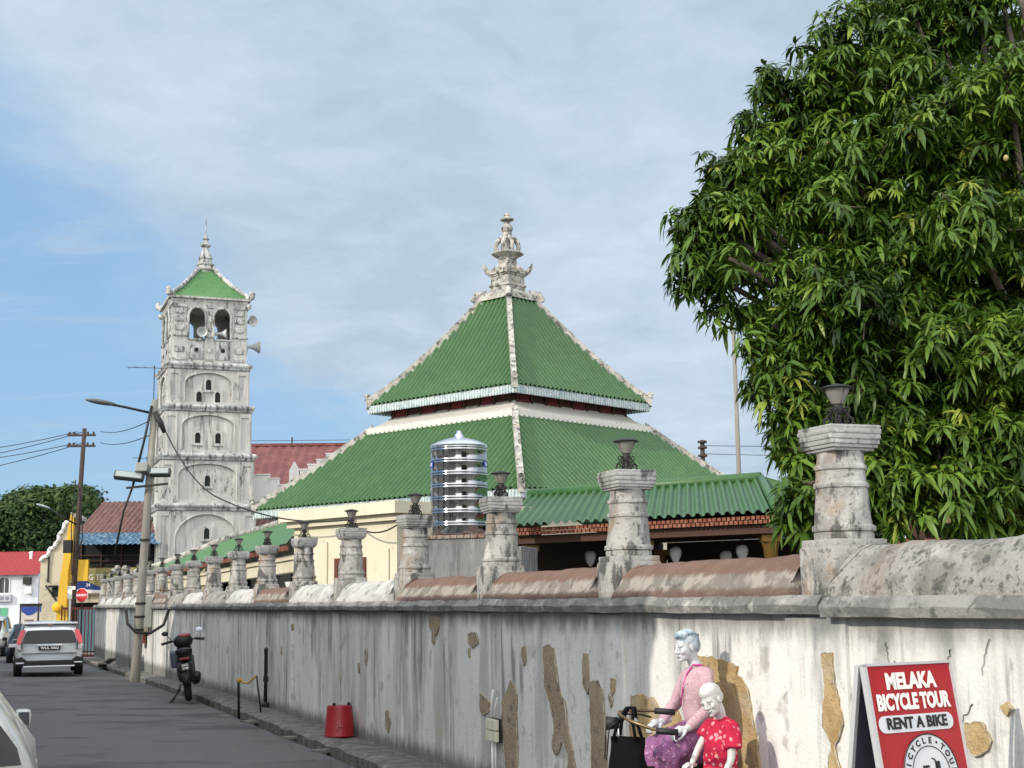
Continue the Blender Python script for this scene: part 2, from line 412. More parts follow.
# ================================================================== the setting
def gz(p):
    """the street falls gently away beyond 25 m"""
    return -.0125 * min(max(p.y - 25, 0), 70)
def sheet(name, mats, s0, s1, ds, us, top, depth, jitter=None, parent=None, kind='structure'):
    """a slab along the street: cross-section over the offsets us, heights top(u), following the ground"""
    mb = MB(); n = int((s1 - s0) / ds) + 1; k = len(us)
    for i in range(n):
        s = s0 + (s1 - s0) * i / (n - 1)
        for j, u in enumerate(us):
            uu = u + (jitter(s, j) if jitter else 0)
            p = W(s, uu); mb.v.append(Vector((p.x, p.y, top(u, s) + gz(p))))
        for j in (k - 1, 0):
            q = mb.v[i * (k + 2) + (k - 1 if j else 0)]
            mb.v.append(Vector((q.x, q.y, q.z - depth)))
    st = k + 2
    for i in range(n - 1):
        for j in range(st):
            j2 = (j + 1) % st
            mb.f.append([i * st + j, i * st + j2, (i + 1) * st + j2, (i + 1) * st + j]); mb.m.append(0)
    mb.f.append(list(range(st))); mb.f.append([(n - 1) * st + j for j in range(st)]); mb.m += [0, 0]
    o = mb.build(name, mats, parent)
    return tag(o, kind=kind)

# ground: one sheet to the horizon
mb = MB(); ys = [-400, -60, 0, 25, 40, 60, 80, 95, 160, 400, 1600]; xs = [-1500, -300, -80, -20, 20, 80, 300, 1500]
for y in ys:
    for x in xs: mb.v.append(Vector((x, y, gz(Vector((x, y, 0))) - .30)))
for i in range(len(ys) - 1):
    for j in range(len(xs) - 1):
        a = i * len(xs) + j; mb.f.append([a, a + 1, a + len(xs) + 1, a + len(xs)]); mb.m.append(0)
tag(mb.build('ground', M_ground), kind='structure')
sheet('road', M_asphalt, -22, 50, 1.0, [.82, 1.2, 2, 3.4, 4.8, 6.3], lambda u, s: .0 + .035 * (1 - abs(u - 3.5) / 2.7), .28,
      jitter=lambda s, j: (.05 * noise.noise(Vector((s * 1.3, 0, 4))) if j == 0 else 0))
sheet('cross_road', M_asphalt, 50.004, 62, 3.0, [-30, -10, 0, 6.3, 14, 40], lambda u, s: -.004, .25)
sheet('walk', M_walk, -14, 46.5, .22, [.195, .40, .60, .685], lambda u, s: .085 + .02 * noise.noise(Vector((s * 1.5, u * 6, 0))) - (.03 if u > .65 else 0) * (1 + noise.noise(Vector((s * 2, 3, 1)))), .5,
      jitter=lambda s, j: (.035 * noise.noise(Vector((s * 2.1, 7, 0))) + .02 * noise.noise(Vector((s * 7, 2, 0))) if j == 3 else 0))
sheet('drain', M_drain, -14, 46.5, 4, [.66, .86], lambda u, s: -.17, .1)
sheet('pavement', M_walk, -22, 50, 2, [6.32, 6.5, 7.2], lambda u, s: .12, .4)
sheet('courtyard', M_walk, -12, 60, 4, [-45, -20, -.25], lambda u, s: .05, .3)
# fallen leaves and grit along the foot of the wall
lm = MB(); lr = random.Random(3)
for k in range(1500):
    s = lr.uniform(-3, 26); u = lr.choice([lr.uniform(.24, .66), lr.gauss(1.0, .18), lr.uniform(.8, 4.5) if lr.random() < .25 else lr.uniform(.25, .4)])
    if .66 < u < .88: u += .25
    p = W(s, u); z = (.112 if u < .68 else .034) + gz(p); a = lr.uniform(0, 6.28); r = lr.uniform(.006, .022)
    lm.add([(p.x + r * cos(a), p.y + r * sin(a), z), (p.x - r * .4 * sin(a), p.y + r * .4 * cos(a), z + r * .4), (p.x - r * cos(a), p.y - r * sin(a), z + .002), (p.x + r * .4 * sin(a), p.y - r * .4 * cos(a), z + r * .2)], [(0, 1, 2, 3)])
tag(lm.build('leaf_litter', mat('dry_leaf', (.16, .11, .06), [((.26, .22, .15), 3, S1, .45, .6, .8), ((.06, .05, .04), 5, S1, .5, .62, .8)], rough=.9), None, fix=False), 'scattered dry leaves and grit along the foot of the wall', 'litter', kind='stuff')
# slabs bridging the drain
for s, wd in ((9.2, .16), (10.9, .10), (13.5, .3)):
    M = T(W(s, .755, .018 + gz(W(s, .75)))) @ RZ(STREET + random.uniform(-.2, .2))
    sl = MB(); sl.box((-wd / 2, -.12, -.03), (wd / 2, .10, .004), 0, M, .006)
    tag(sl.build('drain_slab', M_walk), kind='structure')

# ------------------------------------------------------------------ perimeter wall (local x = -s, y = -u)
wall = thing('perimeter_wall', 'long weathered whitewashed wall with stained plaster and rough coping along the street', 'wall', A0, STREET)
WALL_END = 47.6
SP = 2.7327
body = MB()
def wall_strip(mb, s0, s1, ds, prof, amp, mi=0, endcap=True, seed=0.0, ins=None):
    """loft a (u,z) outline along s with rough jitter"""
    n = max(2, int(abs(s1 - s0) / ds) + 1); k = len(prof); vs = []
    for i in range(n):
        t = i / (n - 1); s = s0 + (s1 - s0) * t
        for j, (u, z) in enumerate(prof):
            a = amp[j] if isinstance(amp, (list, tuple)) else amp
            d1 = a * noise.noise(Vector((s * 2.3, u * 9 + z * 7, seed))) + a * .6 * noise.noise(Vector((s * 7.1, u * 15 + z * 17, seed + 5)))
            d2 = a * noise.noise(Vector((s * 2.9, u * 9 + z * 8, seed + 9))) + a * .5 * noise.noise(Vector((s * 8, u * 15 + z * 17, seed + 14)))
            ss = s
            if ins: ss = s + ins(j) * (1 if i == 0 else -1 if i == n - 1 else 0) * (1 if s1 > s0 else -1)
            vs.append((-ss, -(u + d1), z + d2))
    fs = [(i * k + j, i * k + (j + 1) % k, (i + 1) * k + (j + 1) % k, (i + 1) * k + j) for i in range(n - 1) for j in range(k)]
    if endcap: fs += [list(range(k)), [(n - 1) * k + j for j in range(k)]]
    mb.add(vs, fs, mi)
body_prof = [(.2, -1.2), (.2, .1), (.197, .5), (.2, 1.0), (.198, 1.545), (-.2, 1.545), (-.2, -1.2)]
wall_strip(body, -9, WALL_END, .5, body_prof, [0, .006, .008, .008, .004, 0, 0])
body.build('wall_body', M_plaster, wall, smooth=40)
for i in range(-3, 18):
    s = i * SP; pl = MB()
    wall_strip(pl, s - .29, s + .29, .29, [(.20, -1.2), (.222, -1.19), (.222, 1.535), (.20, 1.54)], [0, .004, .004, 0], seed=i)
    pl.build('pilaster', M_plaster, wall)
led = MB(); cut = [-9, -.16]
# the ledge: long slabs, one break by the nearest pillar
lp = [(.20, 1.545), (.275, 1.552), (.288, 1.60), (.25, 1.655), (-.26, 1.655), (-.31, 1.60), (-.3, 1.545)]
wall_strip(led, -9, -.18, .12, [(u + .02 if u > .1 else u, z - .012) for u, z in lp], [.0, .012, .012, .01, .004, .004, 0], seed=2)
wall_strip(led, -.13, WALL_END + .08, .16, lp, [.0, .011, .012, .01, .004, .004, 0], seed=3)
led.build('ledge', M_ledge, wall, smooth=35)
# coping, one piece per bay
def coping(s0, s1, m, hi=1.90, seed=0.0, fat=1.0):
    prof = [(.25, 1.64), (.245, 1.69), (.205 * fat, 1.735), (.165 * fat, 1.80), (.10 * fat, hi - .03), (.04, hi), (-.05, hi), (-.12, hi - .05), (-.2, 1.76), (-.25, 1.64)]
    mb = MB()
    wall_strip(mb, s0, s1, .05, prof, [.010, .018, .024, .026, .026, .020, .018, .018, .016, .008], seed=seed, ins=lambda j: .02 + .13 * max(0, (prof[j][1] - 1.66) / .25))
    return mb.build('coping', m, wall, smooth=50)
kinds = {-3: M_cop_grey, -2: M_cop_grey, -1: M_cop_grey, 0: M_cop_brown, 1: M_cop_brown, 2: M_cop_brown, 3: M_cop_white, 4: M_cop_white, 5: M_cop_brown, 6: M_cop_white, 7: M_cop_grey,
         8: M_cop_white, 9: M_cop_grey, 10: M_cop_brown, 11: M_cop_white}
for i in range(-3, 17):
    s0, s1 = i * SP + .17, (i + 1) * SP - .17
    if i == -1: s1 += .0
    coping(s0, s1, kinds.get(i, M_cop_white), 1.915 if i < 0 else 1.885, seed=i * 3.3, fat=1.15 if i < 0 else 1.0)
M_lip_plaster = mat('plaster_lip', (.52, .50, .45), [((.20, .18, .15), 14, S1, .48, .6, .8)], rough=.95, bump=.5, bscale=50)
# pieces where the plaster has come away
def patch(outline, m, th=.006):
    off = .2115
    for s_, z_ in outline:      # stand clear of the pilaster strips
        if abs(s_ - round(s_ / SP) * SP) < .32: off = .2295
    pts = []
    n = len(outline)
    for i in range(n):
        a = Vector(outline[i]); b = Vector(outline[(i + 1) % n]); k = max(1, int((b - a).length / .022))
        for q in range(k):
            p = a.lerp(b, q / k); d = (b - a).normalized(); nrm = Vector((-d.y, d.x))
            p = p + nrm * (.014 * noise.noise(Vector((p.x * 23, p.y * 23, 1))) + .007 * noise.noise(Vector((p.x * 70, p.y * 70, 3))))
            pts.append((-p.x, p.y))
    mb = MB(); mb.prism(pts, 'y', -off - th * .5, -.19); o = mb.build('bare_patch', m, wall)
    rim = MB(); P = [Vector((x, -off - .001 - th * .4, z)) for x, z in pts]      # lifted lip of broken plaster round it
    run = []
    for q in range(len(P) + 1):
        p = P[q % len(P)]
        if noise.noise(Vector((p.x * 9, p.z * 9, 7))) > -.12 and q < len(P): run.append(p)
        else:
            if len(run) > 2: rim.tube(run, [.0012] + [.0022 + .0035 * abs(noise.noise(Vector((k.x * 21, k.z * 21, 2)))) for k in run[1:-1]] + [.0012], 5)
            run = []
    if rim.v: rim.build('plaster_lip', M_lip_plaster, o, smooth=True)['kind'] = 'stuff'
    return o
for m, o in ((M_bare_grey, [(3.94, 1.27), (3.82, 1.29), (3.73, 1.27), (3.67, 1.1), (3.62, .93), (3.51, .86), (3.47, .64), (3.41, .55), (3.34, .39), (3.36, .2), (3.5, .26), (3.47, .47), (3.59, .58), (3.67, .47), (3.74, .45), (3.79, .51), (3.74, .67), (3.81, .84), (3.92, .95)]),
             (M_bare_grey, [(2.98, 1.05), (2.86, 1.06), (2.78, 1.0), (2.75, .86), (2.73, .65), (2.73, .42), (2.76, .12), (3.02, .12), (3.0, .39), (2.99, .68), (3.0, .89)]),
             (M_bare_grey, [(4.69, .97), (4.6, .94), (4.53, .88), (4.56, .66), (4.53, .45), (4.58, .14), (4.82, .14), (4.86, .42), (4.91, .66), (4.89, .78), (4.78, .88)]),
             (M_bare_grey, [(5.41, .83), (5.28, .81), (5.16, .76), (5.2, .68), (5.33, .64), (5.42, .68)]),
             (M_bare_grey, [(6.97, 1.5), (6.65, 1.5), (6.65, 1.4), (6.76, 1.31), (6.95, 1.38)]),
             (M_bare_grey, [(5.72, 1.35), (5.49, 1.36), (5.44, 1.28), (5.58, 1.22), (5.72, 1.26)]),
             (M_bare_grey, [(8.5, .46), (8.36, .49), (8.28, .36), (8.38, .24), (8.48, .3)]),
             (M_bare_grey, [(3.11, 1.25), (3.02, 1.24), (3.01, 1.01), (3.06, .95), (3.12, 1.03)]),
             (M_bare, [(2.63, 1.09), (2.55, 1.08), (2.57, 1.0), (2.63, .96)]),
             (M_bare, [(2.34, .98), (2.2, 1.0), (2.0, .985), (1.93, .93), (1.81, .91), (1.69, .97), (1.6, .86), (1.64, .62), (2.0, .56), (2.36, .6), (2.37, .8)]),
             (M_bare, [(1.43, 1.28), (1.23, 1.285), (1.05, 1.27), (.95, 1.255), (.86, 1.24), (.88, 1.19), (.81, 1.16), (.75, 1.1), (.72, 1.02), (.71, .93), (.68, .86), (.66, .75), (.64, .6), (.60, .42), (.66, .12), (1.36, .12), (1.44, .57), (1.42, .75), (1.38, 1.06)]),
             (M_bare, [(-.07, 1.34), (-.17, 1.35), (-.18, 1.22), (-.21, 1.11), (-.25, .98), (-.16, .86), (-.2, .76), (-.22, .5), (-.12, .46), (-.09, .75), (-.13, .88), (-.05, .96), (-.09, 1.17)]),
             (M_bare, [(-1.2, 1.06), (-1.32, 1.08), (-1.37, 1.0), (-1.35, .95), (-1.26, .92), (-1.19, .94)]),
             (M_bare, [(-1.45, 1.15), (-1.5, 1.18), (-1.53, 1.15), (-1.49, 1.11)])):
    patch(o, m)
pr_ = random.Random(5)
for k in range(11):      # smaller scabs, mostly low on the wall
    s = pr_.choice([pr_.uniform(-1.2, 1.5), pr_.uniform(2.5, 7.5), pr_.uniform(7, 16)]); z = pr_.uniform(.25, 1.35); r = pr_.uniform(.025, .06)
    if .5 < s < 2.4: continue
    patch([(s + r * pr_.uniform(.6, 1.2) * cos(a), z + r * 1.6 * pr_.uniform(.6, 1.3) * sin(a)) for a in [2 * pi * q / 8 for q in range(8)]], M_bare if s < 2.2 else M_bare_grey)
# hairline cracks in the sunlit plaster
for k, (s, z, ln) in enumerate(((-.62, 1.42, .16), (-.68, 1.33, .14), (-1.02, 1.26, .22), (-1.12, 1.40, .16), (-1.25, 1.15, .2), (-.98, 1.10, .15), (.25, 1.2, .2), (-1.4, 1.45, .24))):
    P = []; a = pr_.uniform(-2.4, -.6)
    for q in range(9): P.append((-s - q * ln / 8 * cos(a) * .8 + pr_.uniform(-.010, .010), -.2035 - .004, z + q * ln / 8 * sin(a) * .8 + pr_.uniform(-.010, .010)))
    m = MB(); m.tube(P, [.0028 - .0002 * q for q in range(9)], 4); m.build('crack', M_drain, wall)

# ------------------------------------------------------------------ the pillars standing on the wall
def make_pillar():
    t = thing('wall_pillar', 'x', 'pillar', A0, STREET)
    p = MB(); p.box((-.172, -.19, 1.62), (.172, .18, 1.915), 0, None, .02)
    p.box((-.16, -.175, 1.90), (.16, .17, 1.955), 0, None, .008)
    bm = bmesh.new()
    for q in p.v: q += Vector((N3(q, 9, 3), N3(q, 9, 6), 0)) * .008
    p.build('pedestal', M_pillar, t, smooth=40)
    s = MB()
    prof = [(.162, 1.94), (.165, 1.985), (.160, 1.995), (.172, 2.0), (.176, 2.015), (.172, 2.03), (.158, 2.035), (.150, 2.12), (.142, 2.235), (.150, 2.24), (.153, 2.252), (.150, 2.266), (.140, 2.27),
            (.136, 2.335), (.145, 2.342), (.147, 2.354), (.143, 2.366), (.134, 2.37), (.130, 2.44), (.128, 2.455)]
    fine = []
    for (r0, z0), (r1, z1) in zip(prof[:-1], prof[1:]):
        k = max(1, int(abs(z1 - z0) / .03)); fine += [(r0 + (r1 - r0) * q / k, z0 + (z1 - z0) * q / k) for q in range(k)]
    fine.append(prof[-1]); s.lathe(fine, 24, phase=pi / 8, cap=True)
    for q in s.v:      # worn octagon
        a = (math.atan2(q.y, q.x) - pi / 8) % (pi / 4) - pi / 8; f = .42 + .58 * cos(pi / 8) / cos(a) * 1.03; q.x *= f; q.y *= f
        d = .007 * N3(q, 7, 2) + .004 * N3(q, 22, 5); q.x *= 1 + d / .15; q.y *= 1 + d / .15
    s.build('shaft', M_pillar, t, smooth=35)
    c = MB()
    for h, z0, z1 in ((.135, 2.44, 2.458), (.150, 2.456, 2.478), (.158, 2.476, 2.505), (.164, 2.503, 2.535), (.168, 2.533, 2.562), (.164, 2.560, 2.582)):
        c.box((-h, -h, z0), (h, h, z1), 0, None, .007)
    for q in c.v: q += Vector((N3(q, 12, 3), N3(q, 12, 6), N3(q, 12, 8) * .4)) * .007
    c.build('capital', M_capital, t, smooth=30)
    l = MB()
    l.lathe([(.05, 2.58), (.05, 2.592), (.020, 2.60), (.018, 2.655), (.026, 2.66), (.032, 2.69), (.028, 2.70), (.028, 2.715)], 10)
    for k in range(4):
        a = pi / 4 + k * pi / 2
        def sc(r0, z0, turns, R, sg=1):
            return [((r0 + R * (1 - .75 * i / 14) * cos(2 * pi * turns * i / 14 + 2)) * cos(a), (r0 + R * (1 - .75 * i / 14) * cos(2 * pi * turns * i / 14 + 2)) * sin(a), z0 + sg * R * (1 - .75 * i / 14) * sin(2 * pi * turns * i / 14 + 2)) for i in range(15)]
        l.tube(sc(.062, 2.62, 1.4, .034), .0055, 5); l.tube(sc(.05, 2.675, 1.4, .026, -1), .0045, 5)
        l.tube([(.02 * cos(a), .02 * sin(a), 2.7), (.05 * cos(a), .05 * sin(a), 2.66), (.09 * cos(a), .09 * sin(a), 2.60)], .005, 5)
    lamp = l.build('lamp', M_iron, t, smooth=40)
    g = MB(); g.lathe([(.033, 2.715), (.045, 2.735), (.060, 2.77), (.070, 2.80)], 14)
    g.build('lamp_glass', M_lampglass, lamp, smooth=40)
    h = MB(); h.lathe([(.092, 2.80), (.096, 2.806), (.08, 2.814), (.03, 2.826), (.006, 2.832)], 16)
    for k in range(3):
        a = k * 2 * pi / 3
        h.tube([(.032 * cos(a), .032 * sin(a), 2.715), (.072 * cos(a), .072 * sin(a), 2.80)], .003, 4)
    h.build('lamp_cap', M_iron, lamp, smooth=40)
    return t
PLAB = ['largest stone pillar with lamp, in front of the leafy mango tree',
        'tall lamp pillar overlapping the low tiled porch roof, next to the largest pillar',
        'lamp pillar just right of the steel water tank, overlapping its concrete base',
        'lamp pillar just left of the steel water tank, at the corner of the cream block',
        'grey lamp pillar in front of the brown framed door of the cream block',
        'lamp pillar in front of the left edge of the cream block',
        'blotchy lamp pillar above the short brown stretch of coping',
        'lamp pillar before the dark gap under the veranda roof, right of the minaret base',
        'second lamp pillar left of the one above the brown coping, under the green veranda eave',
        'second lamp pillar right of the grey metal box beside the leaning utility pole',
        'first lamp pillar right of the grey metal box beside the leaning utility pole',
        'lamp pillar standing directly above the grey metal box on the wall',
        'narrow far lamp pillar just right of the leaning concrete utility pole',
        'first far pillar left of the leaning concrete utility pole',
        'second far pillar left of the leaning concrete utility pole',
        'third far pillar left of the leaning concrete utility pole',
        'last but one pillar at the far end of the wall, near the stop sign',
        'last pillar at the far end of the wall, beside the red brown gate']
pil0 = make_pillar()
for i in range(18):
    p = pil0 if i == 0 else dup(pil0)
    if i:      # every pillar worn in its own way
        for c_ in p.children:
            if c_.type == 'MESH' and c_.name.split('.')[0] in ('shaft', 'capital', 'pedestal') and i < 12:
                c_.data = c_.data.copy()
                for v in c_.data.vertices:
                    q = v.co; am = .010 if c_.name.startswith('shaft') else .006
                    v.co = q + Vector((N3(q, 6, i * 3.1), N3(q, 6, i * 4.7), N3(q, 6, i * 5.3) * .3)) * am
            if c_.name.startswith('lamp'): c_.rotation_euler = (random.uniform(-.05, .05) * 0, 0, random.uniform(0, 1.5))
    p.location = W(i * SP, 0); p['label'] = PLAB[i]; p['group'] = 'pillars along the top of the wall'
    if i: p.rotation_euler = (random.uniform(-.008, .008), random.uniform(-.008, .008), STREET + random.uniform(-.06, .06))
    if i in (10, 12, 13):
        pass
# ================================================================== the prayer hall
def hip_pt(a0, z0, a1, z1, c, v):
    """half side and height of a square roof at fraction v of its rise; c bends the slope"""
    return a0 + (a1 - a0) * v, z0 + (z1 - z0) * ((1 - c) * v + c * v * v)
def square_roof(mb, a0, z0, a1, z1, c, pitch, amp, rows=9, per=11, flat_under=True):
    n = int(round(2 * a0 / pitch)) * per
    for k in range(4):
        M = RZ(k * pi / 2); vs, fs = [], []
        xs = [-a0 + 2 * a0 * i / n for i in range(n + 1)]
        for i, x in enumerate(xs):
            vmax = 1.0 if abs(x) <= a1 else (a0 - abs(x)) / (a0 - a1)
            ph = (i % per) / per
            h = amp * (max(0, sin(pi * min(ph / .64, 1))) ** .55 if ph < .64 else -.1)
            for j in range(rows + 1):
                v = vmax * j / rows
                a, z = hip_pt(a0, z0, a1, z1, c, v)
                hh = h * min(1, vmax * 8)
                vs.append((x, -a - hh * .45, z + hh * .9))
        for i in range(n):
            for j in range(rows):
                p = i * (rows + 1) + j
                fs.append((p, p + rows + 1, p + rows + 2, p + 1))
        o0 = len(mb.f); mb.add(vs, fs, 0, M)
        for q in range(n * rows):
            if ((q // rows) % per) / per >= .62: mb.m[o0 + q] = 1  # valley faces take the colour with the rib shade put in
def fringe(mb, a, ztop, h, pitch):
    """hanging row of small tile ends along the eaves"""
    n = int(round(2 * a / pitch))
    for k in range(4):
        M = RZ(k * pi / 2)
        for i in range(n):
            x = -a + 2 * a * (i + .5) / n; w = pitch * .43
            mb.prism([(x - w, ztop), (x - w, ztop - h * .8), (x - w * .5, ztop - h), (x + w * .5, ztop - h), (x + w, ztop - h * .8), (x + w, ztop)], 'y', -a - .02, -a + .03, 0, M)
        mb.box((-a + .02, -a + .032, ztop - h * .75), (a - .02, -a + .08, ztop + .03), 0, M)
hall = thing('mosque_hall', 'square mosque hall with two tiered green tiled pyramid roofs and white crown finial', 'mosque', (-.1, 47, 0), radians(2.16 - 45))
AL, ZL, BL, ZBL = 6.095, 4.66, 3.26, 7.33
AU, ZU, BU, ZTU = 3.404, 8.15, .52, 11.95
CL, CU = .10, .24
m = MB(); square_roof(m, AL, ZL, BL, ZBL, CL, .225, .095); m.build('lower_roof', [M_green, M_pan_shade], hall, smooth=True, fix=False)
m = MB(); square_roof(m, AU, ZU, BU, ZTU, CU, .205, .09); m.build('upper_roof', [M_green, M_pan_shade], hall, smooth=True, fix=False)
m = MB(); fringe(m, AU - .03, ZU + .01, .26, .12); m.build('upper_eave_fringe', M_fringe, hall)
m = MB(); fringe(m, AL - .03, ZL + .01, .26, .12); m.build('lower_eave_fringe', M_fringe, hall)
m = MB(); m.box((-AU + .15, -AU + .15, ZU - .05), (AU - .15, AU - .15, ZU - .02)); m.box((-AL + .15, -AL + .15, ZL - .06), (AL - .15, AL - .15, ZL - .03)); m.build('soffit', M_soffit, hall)
m = MB(); m.box((-2.82, -2.82, 7.2), (2.82, 2.82, 8.2))
for k in range(4):
    for i in range(9):
        x = -2.7 + 5.4 * i / 8; m.box((x - .05, -2.87, 7.5), (x + .05, -2.815, 8.15), 0, RZ(k * pi / 2))
m.build('neck_wall', M_darkwood, hall)
M_rp = mat('red_panel', (.12, .02, .018), rough=.6)
for k in range(4):
    for i in range(0, 8, 2):
        m = MB(); x = -2.7 + 5.4 * (i + .5) / 8; m.box((x - .24, -2.85, 7.62), (x + .24, -2.818, 8.0), 0, RZ(k * pi / 2)); m.build('neck_panel', M_rp, hall)
# white sloped band at the head of the lower roof
m = MB()
pr = [(BL + .24, ZBL - .16), (BL + .18, ZBL + .06), (BL - .05, ZBL + .13), (BL - .25, ZBL + .25), (BL - .42, ZBL + .42), (2.83, ZBL + .44), (2.83, ZBL - .1)]
for j in range(len(pr)):
    pass
m.lathe([(r * sqrt(2), z) for r, z in pr], 4, phase=pi / 4, cap=False); m.build('ridge_band', M_band, hall)
# hip ridges with curled ends
def hips(a0, z0, a1, z1, c, w, h, curl):
    for k in range(4):
        mb = MB(); M = RZ(k * pi / 2 - pi / 4 * 0)
        N = 18; pts = []
        for i in range(N + 1):
            v = -0.005 + 1.005 * i / N; a, z = hip_pt(a0, z0, a1, z1, c, v); pts.append(Vector((a, -a, z)))
        for i in range(N):
            p, q = pts[i], pts[i + 1]
            side = Vector((1, 1, 0)).normalized()
            d0 = h * (1.25 if i == 0 else 1) * (1 + .12 * noise.noise(Vector((i * 1.7, k, 2)))); d1 = h * (1 + .12 * noise.noise(Vector((i * 1.7 + 1.7, k, 2))))
            vs = [p - side * w, p + side * w, p + side * w * .8 + Vector((0, 0, d0)), p - side * w * .8 + Vector((0, 0, d0)),
                  q - side * w, q + side * w, q + side * w * .8 + Vector((0, 0, d1)), q - side * w * .8 + Vector((0, 0, d1))]
            mb.add([x - Vector((0, 0, .12)) if n_ in (0, 1, 4, 5) else x for n_, x in enumerate(vs)], [(0, 3, 2, 1), (4, 5, 6, 7), (0, 1, 5, 4), (1, 2, 6, 5), (2, 3, 7, 6), (3, 0, 4, 7)], 0, M)
        # curl and block at the foot
        out = Vector((1, -1, 0)).normalized(); b = pts[0]
        mb.tube([b + out * (-.5) + Vector((0, 0, h * 1.6)), b + out * (-.2) + Vector((0, 0, h * 1.15)), b + out * .02 + Vector((0, 0, h * 1.25)), b + out * (.02 + curl * .5) + Vector((0, 0, h * 1.3 + curl)), b + out * (-.1 + curl * .3) + Vector((0, 0, h * 1.4 + curl * 1.25)), b + out * (-.16) + Vector((0, 0, h * 1.2 + curl * .8))],
                [w * .8, w * .95, w, w * .8, w * .6, w * .35], 7, 0, M)
        mb.build('hip_ridge', M_hip, hall, smooth=35)
hips(AU, ZU + .04, BU, ZTU, CU, .10, .20, .06)
hips(AL, ZL + .04, BL, ZBL, CL, .11, .20, .09)
m = MB(); m.lathe([((BU + .26) * 1.414, ZTU - .22), ((BU + .22) * 1.414, ZTU - .02), ((BU + .05) * 1.414, ZTU + .10), (BU * 1.414, ZTU + .12)], 4, phase=pi / 4); fin = None
for k in range(4):    # short curled shoulders where the hips meet the crown
    M = RZ(k * pi / 2); a = BU + .1
    m.tube([(a + .22, -a - .22, ZTU - .22), (a + .12, -a - .12, ZTU + .02), (a - .05, -a + .05, ZTU + .10)], [.12, .13, .08], 8, 0, M)
m.build('roof_collar', M_hip, hall, smooth=35)
# crown finial
m = MB()
sq = lambda hw, z0, z1, b=.012: m.box((-hw, -hw, z0), (hw, hw, z1), 0, None, b)
sq(.43, 12.0, 12.26); sq(.46, 12.24, 12.31); sq(.41, 12.30, 12.62); sq(.45, 12.61, 12.68); sq(.50, 12.67, 12.74); sq(.44, 12.73, 12.80)
m.lathe([(.60, 12.78), (.50, 12.86), (.40, 12.95), (.33, 13.05), (.31, 13.18), (.33, 13.28)], 4, phase=pi / 4)
for k in range(4):
    M = RZ(k * pi / 2)
    m.tube([(.40, -.40, 12.72), (.50, -.50, 12.80), (.57, -.57, 12.93), (.60, -.60, 13.08)], [.11, .10, .07, .015], 7, 0, M)
    m.tube([(.0, -.47, 12.72), (0, -.50, 12.84), (0, -.44, 12.98)], [.09, .09, .03], 7, 0, M)
    m.tube([(.22, -.46, 12.74), (.25, -.47, 12.84), (.18, -.42, 12.92)], [.05, .05, .02], 6, 0, M); m.tube([(-.22, -.46, 12.74), (-.25, -.47, 12.84), (-.18, -.42, 12.92)], [.05, .05, .02], 6, 0, M)
m.lathe([(.30, 13.22), (.36, 13.30), (.52, 13.36), (.57, 13.41), (.52, 13.46), (.40, 13.48), (.38, 13.52)], 8)
m.lathe([(.24, 13.5), (.22, 13.7), (.2, 13.9)], 8)
for k in range(8):   # open ribs of the crown
    a = k * pi / 4 + pi / 8
    m.tube([(.36 * cos(a), .36 * sin(a), 13.48), (.42 * cos(a), .42 * sin(a), 13.62), (.40 * cos(a), .40 * sin(a), 13.78), (.28 * cos(a), .28 * sin(a), 13.93), (.14 * cos(a), .14 * sin(a), 14.02)], [.07, .075, .07, .07, .06], 6)
m.lathe([(.2, 13.92), (.17, 14.05), (.15, 14.2), (.19, 14.24), (.21, 14.34), (.17, 14.42), (.12, 14.47), (.11, 14.58), (.24, 14.62), (.25, 14.66), (.13, 14.72), (.10, 14.76), (.12, 14.80), (.05, 14.86)], 10)
for q in m.v: q += Vector((N3(q, 5, 1), N3(q, 5, 2), N3(q, 5, 3))) * .016
m.build('crown_finial', M_hip, hall, smooth=35)
# walls below the eaves with cream cornice
m = MB(); m.box((-5.3, -5.3, -.5), (5.3, 5.3, 4.5)); m.build('hall_wall', M_cream, hall)
m = MB()
for k in range(4):
    m.box((-5.42, -5.45, 4.12), (5.42, -5.302, 4.36), 0, RZ(k * pi / 2)); m.box((-5.52, -5.58, 4.36), (5.52, -5.302, 4.56), 0, RZ(k * pi / 2))
m.build('cornice', M_cream, hall)
for k in range(4):
    for x in (-3.3, 0, 3.3):
        w_ = MB(); w_.box((x - .6, -5.36, .9), (x + .6, -5.303, 3.3), 0, RZ(k * pi / 2)); w_.build('window', M_darkwood, hall)

# ------------------------------------------------------------------ cream block with the brown door, between wall and hall
cr = thing('cream_annex', 'cream rendered annex with flat cornice and brown framed door behind the wall', 'annex', (-2.33, 28.0, 0), radians(-47))
m = MB(); m.box((-3.6, 0, -.5), (0, 4.0, 3.25)); m.build('annex_wall', M_cream, cr)
m = MB(); m.box((-3.72, -.12, 3.25), (.12, 4.1, 3.38)); m.box((-3.85, -.25, 3.38), (.25, 4.2, 3.62)); m.build('cornice', M_cream, cr)
m = MB(); m.box((-2.05, -.05, 0), (-1.93, .02, 2.55)); m.box((-1.12, -.05, 0), (-1.0, .02, 2.55)); m.box((-1.93, -.05, 2.43), (-1.12, .02, 2.55))
dr = m.build('door', mat('door_brown', (.12, .045, .025), rough=.5), cr)
m = MB(); m.box((-1.928, -.03, 0), (-1.122, .01, 2.428)); m.build('door_leaf', mat('door_grey', (.30, .29, .27), rough=.6), dr)
m = MB(); m.tube([(-.25, -.03, .2), (-.25, -.03, 2.7)], .02, 6); m.build('downpipe', M_cream, cr, smooth=True); m = MB(); m.tube([(-2.35, -.03, .2), (-2.35, -.03, 2.9), (-2.6, -.03, 3.0)], .015, 6); m.build('downpipe', M_cream, cr, smooth=True)

